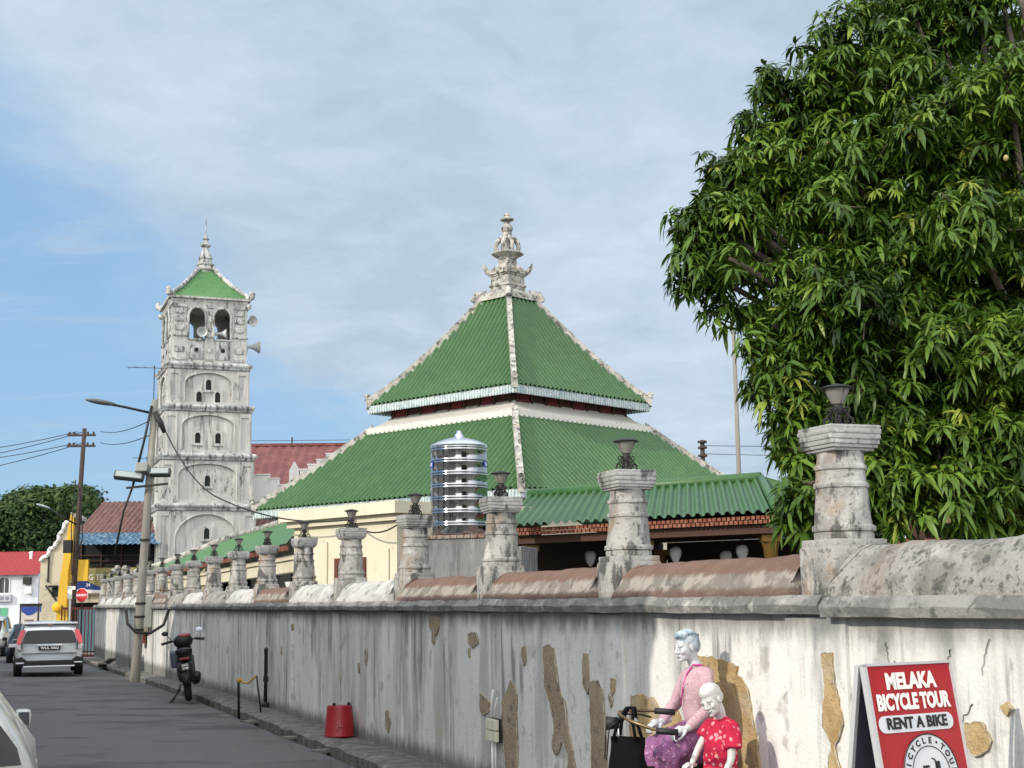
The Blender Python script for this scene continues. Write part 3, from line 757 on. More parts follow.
# ------------------------------------------------------------------ shed roofs with ribbed tiles
def rib_slope(mb, A, B, C_, D, pitch, amp, rows=5, per=7, mi=0, scallop=0.0):
    """ribbed sheet: eave A->B, head D->C"""
    A, B, C_, D = map(Vector, (A, B, C_, D)); Ln = (B - A).length; n = max(1, int(round(Ln / pitch))) * per
    nr = (B - A).cross(D - A).normalized()
    if nr.z < 0: nr = -nr
    vs, fs = [], []
    for i in range(n + 1):
        t = i / n; e, h_ = A.lerp(B, t), D.lerp(C_, t); ph = (i % per) / per
        h = amp * (max(0, sin(pi * min(ph / .62, 1))) ** .8 if ph < .62 else -.18 * sin(pi * (ph - .62) / .38))
        for j in range(rows + 1):
            p = e.lerp(h_, j / rows)
            if j == 0 and scallop and ph < .62: p = p + (e - h_).normalized() * scallop * sin(pi * ph / .62)
            vs.append(p + nr * h)
    for i in range(n):
        for j in range(rows):
            p = i * (rows + 1) + j; fs.append((p, p + rows + 1, p + rows + 2, p + 1))
    mb.add(vs, fs, mi)
    # tile ends hanging at the eave
# veranda along the wall on the left
ver = thing('street_veranda', 'long low green roofed veranda behind the wall at the foot of the minaret', 'veranda')
def vW(s, u, z): return W(s, u, z)
m = MB(); rib_slope(m, vW(47, -1.0, 2.62), vW(24.5, -2.0, 2.95), vW(34.5, -4.8, 4.2), vW(44, -4.2, 3.95), .24, .02, rows=8)
rib_slope(m, vW(48.4, -3.6, 2.75), vW(47, -1.0, 2.62), vW(44, -4.2, 3.95), vW(44.2, -4.3, 3.95), .24, .02, rows=4)
m.build('veranda_roof', M_green_soft, ver, smooth=True, fix=False)
m = MB(); m.tube([vW(34.5, -4.8, 4.25), vW(39, -4.5, 4.12), vW(44, -4.2, 4.02)], .12, 8); m.tube([vW(44, -4.2, 4.02), vW(46, -2.0, 3.1), vW(47.2, -.9, 2.72)], [.14, .14, .15], 8)
e = vW(47.2, -.9, 2.75)
for k, (dx, dz, r) in enumerate(((0, 0, .16), (-.25, .06, .17), (-.5, .12, .15), (-.38, .26, .12), (-.1, .25, .12), (-.62, -.02, .10))):
    m.ell((e.x + dx, e.y - .1, e.z + dz), (r, r, r * .8), 8, 6)
m.build('veranda_ridge', M_hip, ver, smooth=True)
m = MB(); pA, pB = vW(46.8, -1.05, 2.54), vW(24.6, -2.05, 2.87); n = 150
for i in range(n):
    p = pA.lerp(pB, (i + .5) / n); m.box((-.05, -.04, -.06), (.05, .04, .05), 0, T(p) @ RZ(STREET))
m.build('eave_tiles', M_terra, ver)
m = MB(); 
for z0, z1, du in ((2.15, 2.42, 0), (2.42, 2.5, .06)):
    a, b = vW(46.5, -1.3 + du, 0), vW(24.6, -2.3 + du, 0); c, d = vW(24.6, -2.55, 0), vW(46.5, -1.55, 0)
    zz0, zz1 = z0 - .02, z1
    m.add([a + Vector((0, 0, zz0 - .1)), b + Vector((0, 0, zz0 + .22)), c + Vector((0, 0, zz0 + .22)), d + Vector((0, 0, zz0 - .1)), a + Vector((0, 0, zz1 - .1)), b + Vector((0, 0, zz1 + .22)), c + Vector((0, 0, zz1 + .22)), d + Vector((0, 0, zz1 - .1))],
          [(0, 1, 2, 3), (4, 5, 6, 7), (0, 1, 5, 4), (1, 2, 6, 5), (2, 3, 7, 6), (3, 0, 4, 7)])
m.build('beam', M_cream, ver)
for i in range(8):
    s = 25.2 + i * 2.9; p = vW(s, -2.55 + (s - 20.5) * .045, 0); m = MB(); m.lathe([(.2, -.5), (.2, .3), (.14, .35), (.13, 1.9), (.17, 2.0), (.2, 2.12)], 10); o = m.build('column', M_white, ver, smooth=30)
    for v in o.data.vertices: v.co += p
m = MB(); a, b = vW(46.5, -3.6, -.5), vW(31.5, -4.2, -.5); m.add([a, b, b + Vector((0, 0, 4.1)), a + Vector((0, 0, 3.8))], [(0, 1, 2, 3)])
m.add([vW(31.5, -4.2, -.5), vW(24.5, -2.6, -.5), vW(24.5, -2.6, 2.9), vW(31.5, -4.2, 3.6)], [(0, 1, 2, 3)]); m.build('back_wall', M_white, ver)
for i in range(4):
    s = 32.5 + i * 3.6; m = MB(); p = vW(s, -4.1 + (s - 31.5) * .04, 0); m.box((-.8, -.03, 0), (.8, .03, 2.5), 0, T(p) @ RZ(STREET + .046)); m.build('door', M_black, ver)
# low white inner kiosks seen between the pillars
# tiled porch on the right, its eave parallel to the hall
por = thing('tiled_porch', 'low open porch with green ribbed tile roof and terracotta eave, hung with lamps', 'porch')
EV = Vector((.783, -.622, 0)); UPV = Vector((.622, .783, 0))
E0 = Vector((-.25, 28.5, 0)); EL = 5.2
def pW(t, k, z): return E0 + EV * t + UPV * k + Vector((0, 0, z))
ZE, ZR, RUN = 3.12, 3.98, 3.0
m = MB(); rib_slope(m, pW(0, 0, ZE), pW(EL + 1.0, 0, ZE), pW(EL - .9, RUN, ZR), pW(-1.6, RUN, ZR), .205, .062, rows=8, per=9, scallop=.05)
rib_slope(m, pW(EL + 1.0, 0, ZE), pW(EL + 1.0, 2 * RUN, ZE), pW(EL - .85, RUN, ZR), pW(EL - .9, RUN, ZR), .205, .062, rows=8, per=9, scallop=.05)
rib_slope(m, pW(EL + 1.0, 2 * RUN, ZE), pW(-1.6, 2 * RUN, ZE), pW(-1.6, RUN, ZR), pW(EL - .9, RUN, ZR), .30, .05, rows=6, per=7)
m.build('porch_roof', M_green, por, smooth=True, fix=False)
m = MB(); m.tube([pW(-1.6, RUN, ZR + .03), pW(EL - .9, RUN, ZR + .03)], .12, 8); m.tube([pW(EL - .9, RUN, ZR + .03), pW(EL + .05, RUN * .5, ZR * .5 + ZE * .5 + .05), pW(EL + 1, 0, ZE + .06)], .085, 8)
m.build('ridge_cap', M_green, por, smooth=True)
def dentils(mb, A, B, n, h=.075, w=.09, rows=2):
    A, B = Vector(A), Vector(B); ang = math.atan2((B - A).y, (B - A).x); st = (B - A).length / n
    for r in range(rows):
        for i in range(n):
            p = A.lerp(B, (i + .5 + .5 * (r % 2)) / n)
            mb.box((-st * .36, -.04, -h * (r + 1)), (st * .36, .06, -h * r - .012), 0, T(p) @ RZ(ang))
m = MB(); dentils(m, pW(.02, .10, ZE - .04), pW(EL + .95, .10, ZE - .04), 62); dentils(m, pW(EL + .9, .1, ZE - .04), pW(EL + .9, 2 * RUN - .1, ZE - .04), 50); m.build('eave_tiles', M_terra, por)
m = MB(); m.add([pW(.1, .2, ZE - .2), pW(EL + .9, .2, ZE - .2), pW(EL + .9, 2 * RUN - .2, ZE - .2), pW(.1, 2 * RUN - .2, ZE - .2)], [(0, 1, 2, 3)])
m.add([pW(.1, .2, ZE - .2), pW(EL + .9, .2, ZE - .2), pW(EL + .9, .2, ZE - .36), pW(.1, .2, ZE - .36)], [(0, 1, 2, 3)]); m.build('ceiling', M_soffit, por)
M_gold = mat('gilt_capital', (.17, .10, .025), rough=.4, metal=.4)
for t, k in ((.35, .5), (.35, 5.4), (3.1, .5), (5.8, .5), (5.8, 5.4)):
    p = pW(t, k, 0); c = MB(); c.lathe([(.16, 0), (.16, .3), (.10, .36), (.095, 2.3)], 12, c=(p.x, p.y)); o = c.build('column', M_white, por, smooth=30)
    c = MB(); c.lathe([(.10, 2.3), (.12, 2.34), (.135, 2.5), (.17, 2.62)], 12, c=(p.x, p.y)); c.box((p.x - .17, p.y - .17, 2.62), (p.x + .17, p.y + .17, 2.74)); c.build('capital', M_gold, o, smooth=30)
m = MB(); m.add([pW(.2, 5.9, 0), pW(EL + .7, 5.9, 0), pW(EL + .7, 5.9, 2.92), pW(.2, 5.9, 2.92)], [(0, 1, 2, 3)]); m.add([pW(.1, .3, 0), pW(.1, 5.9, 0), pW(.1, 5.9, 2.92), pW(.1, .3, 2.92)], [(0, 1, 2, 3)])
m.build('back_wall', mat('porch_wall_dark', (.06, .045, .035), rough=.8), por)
M_globe = mat('lamp_globe', (.75, .76, .76), rough=.25)
LX = [(1.05, 1.6, 2.5), (1.35, 1.9, 2.33), (3.3, 1.3, 2.5), (3.9, 2.2, 2.42), (4.6, 1.6, 2.5), (6.2, 1.5, 2.45)]
LL = ['upper of the two white pendant lamps left of the brown and white pillar', 'lower of the two white pendant lamps left of the brown and white pillar', 'white pendant lamp just right of the brown and white pillar',
      'dim white pendant lamp second right of the brown and white pillar', 'dim white pendant lamp third right of the brown and white pillar', 'white pendant lamp in front of the red band near the largest pillar']
for (t, k, z), lb in zip(LX, LL):
    th_ = thing('pendant_lamp', lb, 'lamp', pW(t, k, z), 0, 'white lamps hanging under the porch')
    c = MB(); c.lathe([(.01, -.20), (.06, -.15), (.115, -.03), (.12, .05), (.09, .11), (.03, .13)], 12); c.build('globe', M_globe, th_, smooth=True)
    c = MB(); c.tube([(0, 0, .12), (0, 0, ZE - .2 - z)], .008, 5); c.build('cord', M_iron, th_)
# second row of roofs further in, seen under the porch and below the tree
inn = thing('inner_gallery', 'inner gallery with green valance, terracotta eave and red beam beyond the porch', 'gallery')
def qW(t, k, z): return E0 + EV * (t + 7.3) + UPV * (k + .6) + Vector((0, 0, z))
m = MB(); rib_slope(m, qW(.1, 0, 2.98), qW(9.5, 0, 2.98), qW(9.5, 2.6, 4.05), qW(.1, 2.6, 4.05), .30, .07, rows=5, per=7, scallop=.05); m.build('gallery_roof', M_green, inn, smooth=True, fix=False)
m = MB(); dentils(m, qW(.1, .1, 2.93), qW(9.4, .1, 2.93), 84); m.build('eave_tiles', M_terra, inn)
m = MB(); m.add([qW(.1, .3, 0), qW(9.5, .3, 0), qW(9.5, .3, 0), qW(.1, .3, 0)], []); A_, B_ = qW(.1, .5, 2.36), qW(9.4, .5, 2.36)
ang = math.atan2(EV.y, EV.x); m.box((0, -.06, 0), (9.3, .06, .24), 0, T(A_) @ RZ(ang)); m.build('red_beam', M_terra, inn)
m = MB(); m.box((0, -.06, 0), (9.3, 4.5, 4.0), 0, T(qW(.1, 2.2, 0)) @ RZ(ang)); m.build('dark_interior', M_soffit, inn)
for i in range(4):
    p = qW(.6 + 2.8 * i, .5, 0); c = MB(); c.lathe([(.12, 0), (.10, .3), (.09, 2.36)], 10, c=(p.x, p.y)); c.build('column', M_white, inn, smooth=30)
gal = thing('back_gallery', 'far gallery roof with green edge and terracotta tiles glimpsed beneath the porch', 'gallery')
m = MB(); g0, g1 = pW(4.2, 9.5, 0), pW(12.5, 9.5, 0)
rib_slope(m, g0 + Vector((0, 0, 3.02)), g1 + Vector((0, 0, 3.02)), g1 + UPV * 2.2 + Vector((0, 0, 3.8)), g0 + UPV * 2.2 + Vector((0, 0, 3.8)), .30, .07, rows=4, per=7, scallop=.05); m.build('gallery_roof', M_green, gal, smooth=True, fix=False)
m = MB(); dentils(m, g0 + Vector((0, 0, 2.97)), g1 + Vector((0, 0, 2.97)), 70, .12); m.build('eave_tiles', M_terra, gal)
m = MB(); m.box((0, 1.2, 0), (8.3, 1.4, 2.9), 0, T(g0) @ RZ(ang)); m.build('back_wall', M_cream, gal)
for i in range(4):
    p = g0.lerp(g1, (i + .3) / 4); c = MB(); c.lathe([(.14, 0), (.12, .3), (.11, 2.6), (.2, 2.75)], 10, c=(p.x, p.y)); c.build('column', M_white, gal, smooth=30)
bl = thing('bell_lamp', 'orange bell shaped lamp hanging under the porch eave', 'lamp', pW(5.25, 1.6, 2.52))
c = MB(); c.lathe([(.11, -.19), (.10, -.16), (.075, -.05), (.06, .04), (.02, .09)], 12); c.build('shade', mat('orange_shade', (.75, .28, .03), rough=.5), bl, smooth=True)
c = MB(); c.tube([(0, 0, .08), (0, 0, .4)], .008, 5); c.build('cord', M_iron, bl)

# ------------------------------------------------------------------ steel tank on its concrete block
tb = thing('concrete_tank_base', 'grey stained concrete block with brick edge carrying the steel water tank', 'plinth', (-.74, 26.55, 0), STREET + radians(52))
m = MB(); m.box((-1.18, -.62, -.5), (.66, .62, 2.78), 0, None, .02); m.box((.662, -.45, -.5), (1.05, .62, 2.62), 0, None, .015); m.build('block', M_concrete, tb)
m = MB()
for i in range(14): m.box((-1.2 + i * .134, -.65, 2.782), (-1.2 + i * .134 + .122, .63, 2.85), 0, None, .008)
m.build('brick_course', mat('edge_brick', (.20, .11, .085), [((.30, .28, .24), 6, S1, .48, .62, .7), ((.06, .05, .045), 9, S1, .56, .66, .7)], rough=.9, bump=.5), tb)
tk = thing('water_tank', 'shiny ribbed stainless steel water tank standing on the concrete block', 'water tank', (-1.03, 27.0 - .4, 2.855), 0)
prof = [(.46, 0.0), (.535, .01)]
z = .02
for i in range(7):
    prof += [(.540, z), (.540, z + .142), (.543, z + .150), (.5475, z + .160), (.5475, z + .168), (.541, z + .180), (.541, z + .192), (.5485, z + .204), (.5465, z + .218), (.540, z + .232)]
    z += .237
m = MB(); m.lathe(prof, 56); m.build('tank_body', M_steel, tk, smooth=50)
m = MB(); m.lathe([(.545, z - .01), (.55, z + .02), (.53, z + .05), (.40, z + .11), (.24, z + .165), (.10, z + .19), (.09, z + .20), (.085, z + .25), (.05, z + .27), (.05, z + .31), (.02, z + .33)], 40); m.build('tank_lid', M_steel_dull, tk, smooth=40)
M_badge = mat('badge_blue', (.02, .05, .30), rough=.4); 
for az in (-158, -22):
    a = radians(az); b = MB(); Mx = RZ(a + pi / 2) @ T((0, -.548, 1.335)); b.box((-.085, -.004, -.055), (.085, .004, .055), 0, Mx, .002); bo = b.build('badge', M_badge, tk)
    b = MB(); b.torus((0, -.008, 0), .03, .007, 'y', 16, 5, 0, Mx); b.build('badge_ring', M_white, bo)
# ================================================================== the minaret
def arch_slab(mb, x0, x1, z0, z1, y0, y1, ops, M=None, mi=0, N=14):
    """slab in the xz plane with arched openings (cx, half width, z bottom, z spring, rise)"""
    x = x0
    for cx, hw, zb, zs, rise in sorted(ops):
        if cx - hw > x: mb.box((x, y0, z0), (cx - hw, y1, z1), mi, M)
        if zb > z0: mb.box((cx - hw, y0, z0), (cx + hw, y1, zb), mi, M)
        P = [(cx - hw * cos(pi * i / N), zs + rise * sin(pi * i / N)) for i in range(N + 1)]
        for i in range(N):
            (xa, za), (xb, zb2) = P[i], P[i + 1]
            mb.prism([(xa, za), (xb, zb2), (xb, z1), (xa, z1)], 'y', y0, y1, mi, M)
        x = cx + hw
    if x < x1: mb.box((x, y0, z0), (x1, y1, z1), mi, M)
def arch_ring(mb, cx, hw, zs, rise, y, r, M, zb=None, N=18, mi=0):
    pts = [(cx - hw * cos(pi * i / N), y, zs + rise * sin(pi * i / N)) for i in range(N + 1)]
    if zb is not None: pts = [(cx - hw, y, zb)] + pts + [(cx + hw, y, zb)]
    mb.tube(pts, r, 6, mi, M)
min_ = thing('minaret', 'tall square weathered white minaret of six storeys with small green roof and open belfry', 'minaret', W(65.6, -6.2), STREET)
st = [(-1.2, 6.4, 2.38), (6.4, 8.9, 2.27), (8.9, 11.35, 2.14), (11.35, 13.5, 2.02)]
winz = [[(0, 5.05)], [(0, 7.65)], [(-.5, 9.8), (.5, 9.8)], [(-.46, 11.88), (.46, 11.88), (0, 12.50)]]
core = MB(); rel = MB(); cor = MB()
for i, (z0, z1, hw) in enumerate(st):
    core.box((-hw + .12, -hw + .12, z0), (hw - .12, hw - .12, z1 - .1))
    for k in range(4):
        M = RZ(k * pi / 2)
        pw = .80
        zs = z1 - .95 if i else 4.7
        arch_slab(rel, -hw + .0, hw - .0 if k % 2 == 0 else hw - .0, z0 + .12, z1 - .22, -hw + .02, -hw + .125, [(0, hw - pw, z0 + .28, zs, z1 - .36 - zs)], M)
        arch_ring(rel, 0, hw - pw - .02, zs, z1 - .36 - zs, -hw + .03, .05, M, z0 + .3)
        for sx in (-1, 1):   # corner pilasters with sunk panel
            xa, xb = sorted((sx * (hw - .05), sx * (hw - .62)))
            rel.box((xa, -hw - .03, z0 + .14), (xb, -hw + .018, z0 + .34), 0, M); rel.box((xa, -hw - .03, z1 - .48), (xb, -hw + .018, z1 - .26), 0, M)
            rel.box((xa, -hw - .03, z0 + .34), (xa + .1, -hw + .018, z1 - .48), 0, M); rel.box((xb - .1, -hw - .03, z0 + .34), (xb, -hw + .018, z1 - .48), 0, M)
    cor.lathe([((hw + .0) * 1.414, z1 - .24), ((hw + .07) * 1.414, z1 - .20), ((hw + .09) * 1.414, z1 - .12), ((hw + .15) * 1.414, z1 - .04), ((hw + .16) * 1.414, z1 + .03), ((hw + .06) * 1.414, z1 + .13), ((hw - .10) * 1.414, z1 + .16)], 4, phase=pi / 4)
core.build('tower_wall', M_minaret, min_); rel.build('relief', M_minaret, min_); cor.build('cornice', M_minaret_relief, min_)
for i, (z0, z1, hw) in enumerate(st):
    for k in range(4):
        for wx, wz in winz[i]:
            M = RZ(k * pi / 2); m = MB()
            arch_slab(m, wx - .25, wx + .25, wz - .32, wz + .38, -hw + .06, -hw + .118, [(wx, .135, wz - .25, wz + .12, .16)], M, N=8)
            m.box((wx - .28, -hw + .03, wz - .37), (wx + .28, -hw + .118, wz - .318), 0, M)
            f = m.build('window', M_minaret, min_)
            m = MB(); m.box((wx - .14, -hw + .1, wz - .26), (wx + .14, -hw + .116, wz + .3), 0, M); m.build('dark_recess', M_black, f)
# belfry
hb = 1.90; z0, z1 = 13.5, 16.75
b = MB(); rb = MB()
for k in range(4):
    M = RZ(k * pi / 2); e = hb if k % 2 == 0 else hb - .35
    arch_slab(b, -e, e, z0, z1, -hb, -hb + .34, [(-.62, .42, 14.86, 16.0, .46), (.64, .42, 14.86, 16.0, .46)], M)
    for cx in (-.62, .64): arch_ring(rb, cx, .44, 16.0, .47, -hb - .02, .06, M, 14.9)
    for xa, xb in ((-1.82, -1.14), (-.18, .20), (1.16, 1.82)):
        rb.box((xa, -hb - .06, 14.95), (xb, -hb - .003, 15.02), 0, M); rb.box((xa, -hb - .06, 16.45), (xb, -hb - .003, 16.6), 0, M); rb.box((xa, -hb - .05, 13.75), (xb, -hb - .003, 13.85), 0, M)
        w = (xb - xa) / 2 - .1
        for zc in (14.3, 15.4, 15.85, 16.25): rb.box(((xa + xb) / 2 - w, -hb - .045, zc - .15), ((xa + xb) / 2 + w, -hb - .003, zc + .13), 0, M, .03)
    for xa, xb in ((-1.04, -.26), (.28, 1.06)):
        rb.box((xa, -hb - .03, 13.8), (xb, -hb - .003, 14.74), 0, M, .01)
        rb.box((xa - .06, -hb - .07, 14.78), (xb + .06, -hb - .003, 14.86), 0, M)
b.build('belfry_wall', M_minaret, min_); rb.build('belfry_relief', M_minaret_relief, min_, smooth=35)
for k in range(4):
    for cx in (-.64, .68): m = MB(); m.lathe([(.11, -.02), (.11, .02)], 10, 0, RZ(k * pi / 2) @ T((cx, -hb - .04, 14.28)) @ RX(pi / 2)); m.build('vent', M_black, min_)
m = MB(); m.box((-hb + .02, -hb + .02, 13.6), (hb - .02, hb - .02, 13.9)); m.build('belfry_floor', M_minaret, min_); m = MB(); m.box((-hb - .02, -hb - .02, 16.75), (hb + .02, hb + .02, 16.9)); m.box((-hb - .16, -hb - .16, 16.9), (hb + .16, hb + .16, 17.0)); m.build('belfry_ceiling', M_minaret, min_)
m = MB(); vs = []; NN = 7
for j in range(NN + 1):
    v = j / NN; a, z = hip_pt(1.98, 17.0, .40, 18.75, .25, v); vs.append((a * 1.414, z))
m.lathe(vs, 4, phase=pi / 4); m.build('roof', M_green_soft, min_)
h = MB()
for k in range(4):
    M = RZ(k * pi / 2); P = []
    for j in range(9):
        a, z = hip_pt(2.0, 17.0, .40, 18.75, .25, j / 8); P.append((a, -a, z + .07))
    h.tube(P, .11, 7, 0, M)
    h.tube([(1.82, -1.82, 17.14), (1.96, -1.96, 17.05), (2.06, -2.06, 17.12), (2.10, -2.10, 17.28), (2.04, -2.04, 17.40)], [.12, .16, .19, .16, .08], 7, 0, M)
    h.tube([(1.85, -1.85, 16.66), (1.98, -1.98, 16.62), (2.02, -2.02, 16.72)], [.12, .15, .08], 7, 0, M)
h.build('hip_ridge', M_minaret_relief, min_, smooth=40)
f = MB(); f.lathe([(.52, 18.55), (.50, 18.74), (.58, 18.80), (.60, 18.85), (.46, 18.9), (.42, 19.04), (.48, 19.08), (.50, 19.14), (.38, 19.2), (.33, 19.4), (.38, 19.45), (.35, 19.54), (.25, 19.75), (.17, 19.95)], 8, phase=pi / 8)
f.lathe([(.18, 19.9), (.14, 20.05), (.26, 20.12), (.28, 20.2), (.16, 20.27), (.12, 20.45), (.19, 20.52), (.10, 20.6), (.06, 20.75), (.02, 20.8)], 8); f.tube([(0, 0, 20.7), (0, 0, 21.75)], [.035, .012], 5)
for k in range(4): f.tube([(.34, -.34, 18.82), (.42, -.42, 18.9), (.42, -.42, 19.05)], [.08, .07, .03], 6, 0, RZ(k * pi / 2))
f.build('finial', M_minaret_relief, min_, smooth=40)
# loudspeakers
M_horn = mat('horn_grey', (.45, .47, .46), rough=.5)
def horn(label, p, rz, sc=1.0, rx=0.0):
    t = thing('horn_loudspeaker', label, 'loudspeaker', p, rz, 'horn loudspeakers on the minaret')
    m = MB(); m.lathe([(.05, .25), (.07, .16), (.09, .06), (.15, -.10), (.27, -.30), (.31, -.33), (.30, -.345), (.24, -.28), (.08, -.05)], 18, 0, RX(pi / 2 + rx) @ Matrix.Scale(sc, 4) @ RX(pi)); m.build('horn', M_horn, t, smooth=40)
    m = MB(); m.lathe([(.10, .22), (.11, .26), (.11, .42), (.08, .46)], 12, 0, RX(pi / 2 + rx) @ Matrix.Scale(sc, 4) @ RX(pi)); m.tube([(0, .2 * sc, -.02), (0, .25 * sc, -.35)], .025, 6); m.build('driver', M_horn, t, smooth=40)
MB_ = min_.matrix_basis
def mp(x, y, z): return W(65.6 - x, -6.2 - y, z)
horn('cream loudspeaker horn in the left arch of the belfry', mp(hb + .05, -.42, 15.15), STREET + pi / 2, .85)
horn('grey loudspeaker horn turned sideways in the right arch of the belfry', mp(hb - .2, .60, 15.2), STREET + pi / 2 + 1.3, .85)
horn('large pale loudspeaker horn jutting out of the right side of the belfry', mp(.9, hb + .45, 14.75), STREET + pi, 1.1)
horn('round grey loudspeaker high on the right edge of the belfry', mp(1.2, hb + .22, 16.0), STREET + pi / 2 + .5, .95)
# ================================================================== far side of the street
M_rust = mat('rust_sheet', (.16, .055, .05), [((.22, .085, .075), 1.2, (1, 1, 1), .45, .62, .7), ((.08, .03, .03), 2.6, (2, 2, .4), .54, .66, .7)], rough=.7, bump=.3, bscale=9)
M_brownroof = mat('brown_tile', (.17, .09, .075), [((.10, .05, .045), 3, S1, .45, .62, .8), ((.25, .15, .12), 6, S1, .55, .68, .6)], rough=.85, bump=.4, bscale=12)
M_yellow = mat('yellow_paint', (.60, .37, .04), [((.58, .36, .03), 2, (1, 1, .5), .5, .66, .7), ((.4, .36, .25), 5, (1, 1, .4), .62, .72, .5)], rough=.8)
M_beige = mat('beige_wall', (.50, .45, .33), [((.36, .33, .26), 1.2, S1, .48, .64, .7), ((.14, .135, .12), 2.4, (1, 1, .4), .57, .68, .7)], rough=.9)
M_blueaw = mat('blue_awning', (.05, .13, .22), [((.30, .40, .46), 1.4, (4, 4, .6), .48, .62, .7), ((.03, .08, .16), 3, (4, 4, .6), .55, .68, .7)], rough=.6)
M_redroof = mat('red_sheet', (.33, .036, .036), [((.24, .03, .03), 1.5, (3, 3, .3), .5, .65, .6)], rough=.5)
M_housewhite = mat('house_white', (.62, .65, .70), [((.45, .47, .5), 1.0, (1, 1, .5), .5, .66, .6)], rough=.85)
M_glassdark = mat('dark_glass', (.02, .025, .03), rough=.12, spec=.6)

def corrugate(mb, A, B, C_, D, pitch, amp, mi=0):
    A, B, C_, D = map(Vector, (A, B, C_, D)); n = int((B - A).length / pitch) * 4; nr = (B - A).cross(D - A).normalized()
    vs, fs = [], []
    for i in range(n + 1):
        t = i / n; o = nr * amp * sin(i * pi / 2)
        vs += [A.lerp(B, t) + o, D.lerp(C_, t) + o]
    for i in range(n): fs.append((2 * i, 2 * i + 2, 2 * i + 3, 2 * i + 1))
    mb.add(vs, fs, mi)

# long rust red roof and white stepped parapet behind the hall
rh = thing('red_roofed_hall', 'long building with dark rust red sheet roof and white stepped parapet behind the mosque', 'building', (-14.4, 76, 0), radians(2))
m = MB(); m.box((-1.5, 0, -1), (9.5, 12, 7.9)); m.build('wall', M_cream, rh)
m = MB(); corrugate(m, (-1.8, -.5, 7.5), (9.6, -.5, 7.5), (9.6, 6, 10.8), (-1.8, 6, 10.8), .5, .03)
corrugate(m, (9.6, 12.5, 7.5), (-1.8, 12.5, 7.5), (-1.8, 6, 10.8), (9.6, 6, 10.8), .5, .03); m.build('roof', M_rust, rh)
m = MB(); m.box((-1.8, 5.85, 10.77), (9.6, 6.15, 10.92)); m.build('ridge_cap', M_rust, rh)
m = MB(); m.tube([(1.6, 6, 10.9), (1.6, 6, 11.3)], .04, 6); m.tube([(9.0, 6, 10.9), (9.0, 6, 11.25)], .07, 6); m.tube([(-1.8, 6, 11.1), (9.6, 6, 11.1)], .015, 4); m.build('roof_pipe', M_iron, rh)
pr = thing('stepped_parapet', 'white stepped parapet wall with a pointed merlon left of the mosque roof', 'wall', (-13.7, 73, 0), 0)
m = MB(); x = 0.0
for w_, z in ((.95, 8.25), (.5, 8.05), (.55, 7.7), (.55, 7.7), (.42, 8.5), (.45, 8.75), (.5, 9.0), (.8, 9.3)):
    m.box((x, 0, -1), (x + w_, .35, z), 0, None, .02); m.box((x - .03, -.04, z), (x + w_ + .03, .39, z + .07)); x += w_
m.prism([(2.0, 7.4), (2.0, 8.45), (2.25, 8.95), (2.5, 8.45), (2.5, 7.4)], 'y', -.05, .4); m.build('parapet_wall', M_white, pr)

# shophouse with brown roof, blue awning and signboard at the end of the street
Y0 = 70.0
sh = thing('corner_shophouse', 'old shophouse with brown tiled roof, blue awning and dark gallery over an olive signboard', 'building', (-20.3, Y0, gz(Vector((0, Y0, 0)))), 0)
m = MB(); m.box((-1.9, .3, 0), (8, 10, 5.5)); m.build('wall', M_beige, sh)
m = MB(); corrugate(m, (-1.5, -.2, 5.75), (8.2, -.2, 5.75), (8.2, 4.5, 7.65), (-1.5, 4.5, 7.65), .26, .03); corrugate(m, (8.2, 10.2, 5.4), (-1.9, 10.2, 5.4), (-1.9, 4.5, 7.55), (8.2, 4.5, 7.55), .26, .03); m.build('roof', M_brownroof, sh)
m = MB(); corrugate(m, (-1.35, -2.0, 5.12), (3.2, -2.0, 5.12), (3.2, -.1, 5.78), (-1.35, -.1, 5.78), .24, .035); m.build('awning', M_blueaw, sh)
m = MB(); m.box((-1.6, -.1, 4.1), (8, .29, 5.6)); m.build('dark_gallery', M_black, sh)
m = MB()
for i in range(9): m.box((-1.2 + i * 1.0, -.2, 4.1), (-1.13 + i * 1.0, -.11, 5.4))
m.box((-1.6, -.22, 4.62), (8, -.16, 4.68)); m.box((-1.6, -.22, 4.35), (8, -.16, 4.40)); m.build('gallery_rail', M_darkwood, sh)
m = MB(); m.box((-1.6, -.6, 2.35), (8, .29, 2.75)); m.build('fascia', M_beige, sh)
m = MB(); m.box((-1.6, -.25, -.2), (8, .25, 2.3)); m.build('dark_shopfront', M_black, sh)
for i in range(5):
    m = MB(); m.box((-1.2 + 1.7 * i, -.32, 0), (-.2 + 1.7 * i, -.255, 2.1)); m.build('shopfront_panel', mat('panel_blue', (.10, .16, .20), rough=.4) if i == 0 else M_glassdark, sh)
sg = thing('shop_signboard', 'olive signboard with white lettering and a blue and white swoosh across the shophouse', 'sign', (-20.35, Y0 - .9, gz(Vector((0, Y0, 0)))))
M_olive = mat('olive_board', (.28, .25, .10), rough=.6)
m = MB(); m.box((-1.7, 0, 2.78), (5.2, .12, 4.02)); m.build('board', M_olive, sg)
m = MB(); add_text(m, 'JILANG TE', .38, T((-.55, -.012, 3.56)), .008, .9); add_text(m, '24', .2, T((-.5, -.012, 3.2)), .008); m.build('lettering', M_white, sg)
m = MB(); m.prism([(-1.65, 3.05), (-1.2, 3.42), (-.7, 3.45), (-.2, 3.2), (.4, 3.0), (1.6, 2.92), (3.0, 2.98), (1.5, 2.86), (-1.65, 2.86)], 'y', -.010, -.002); m.build('blue_swoosh', mat('sign_blue', (.02, .05, .22), rough=.5), sg)
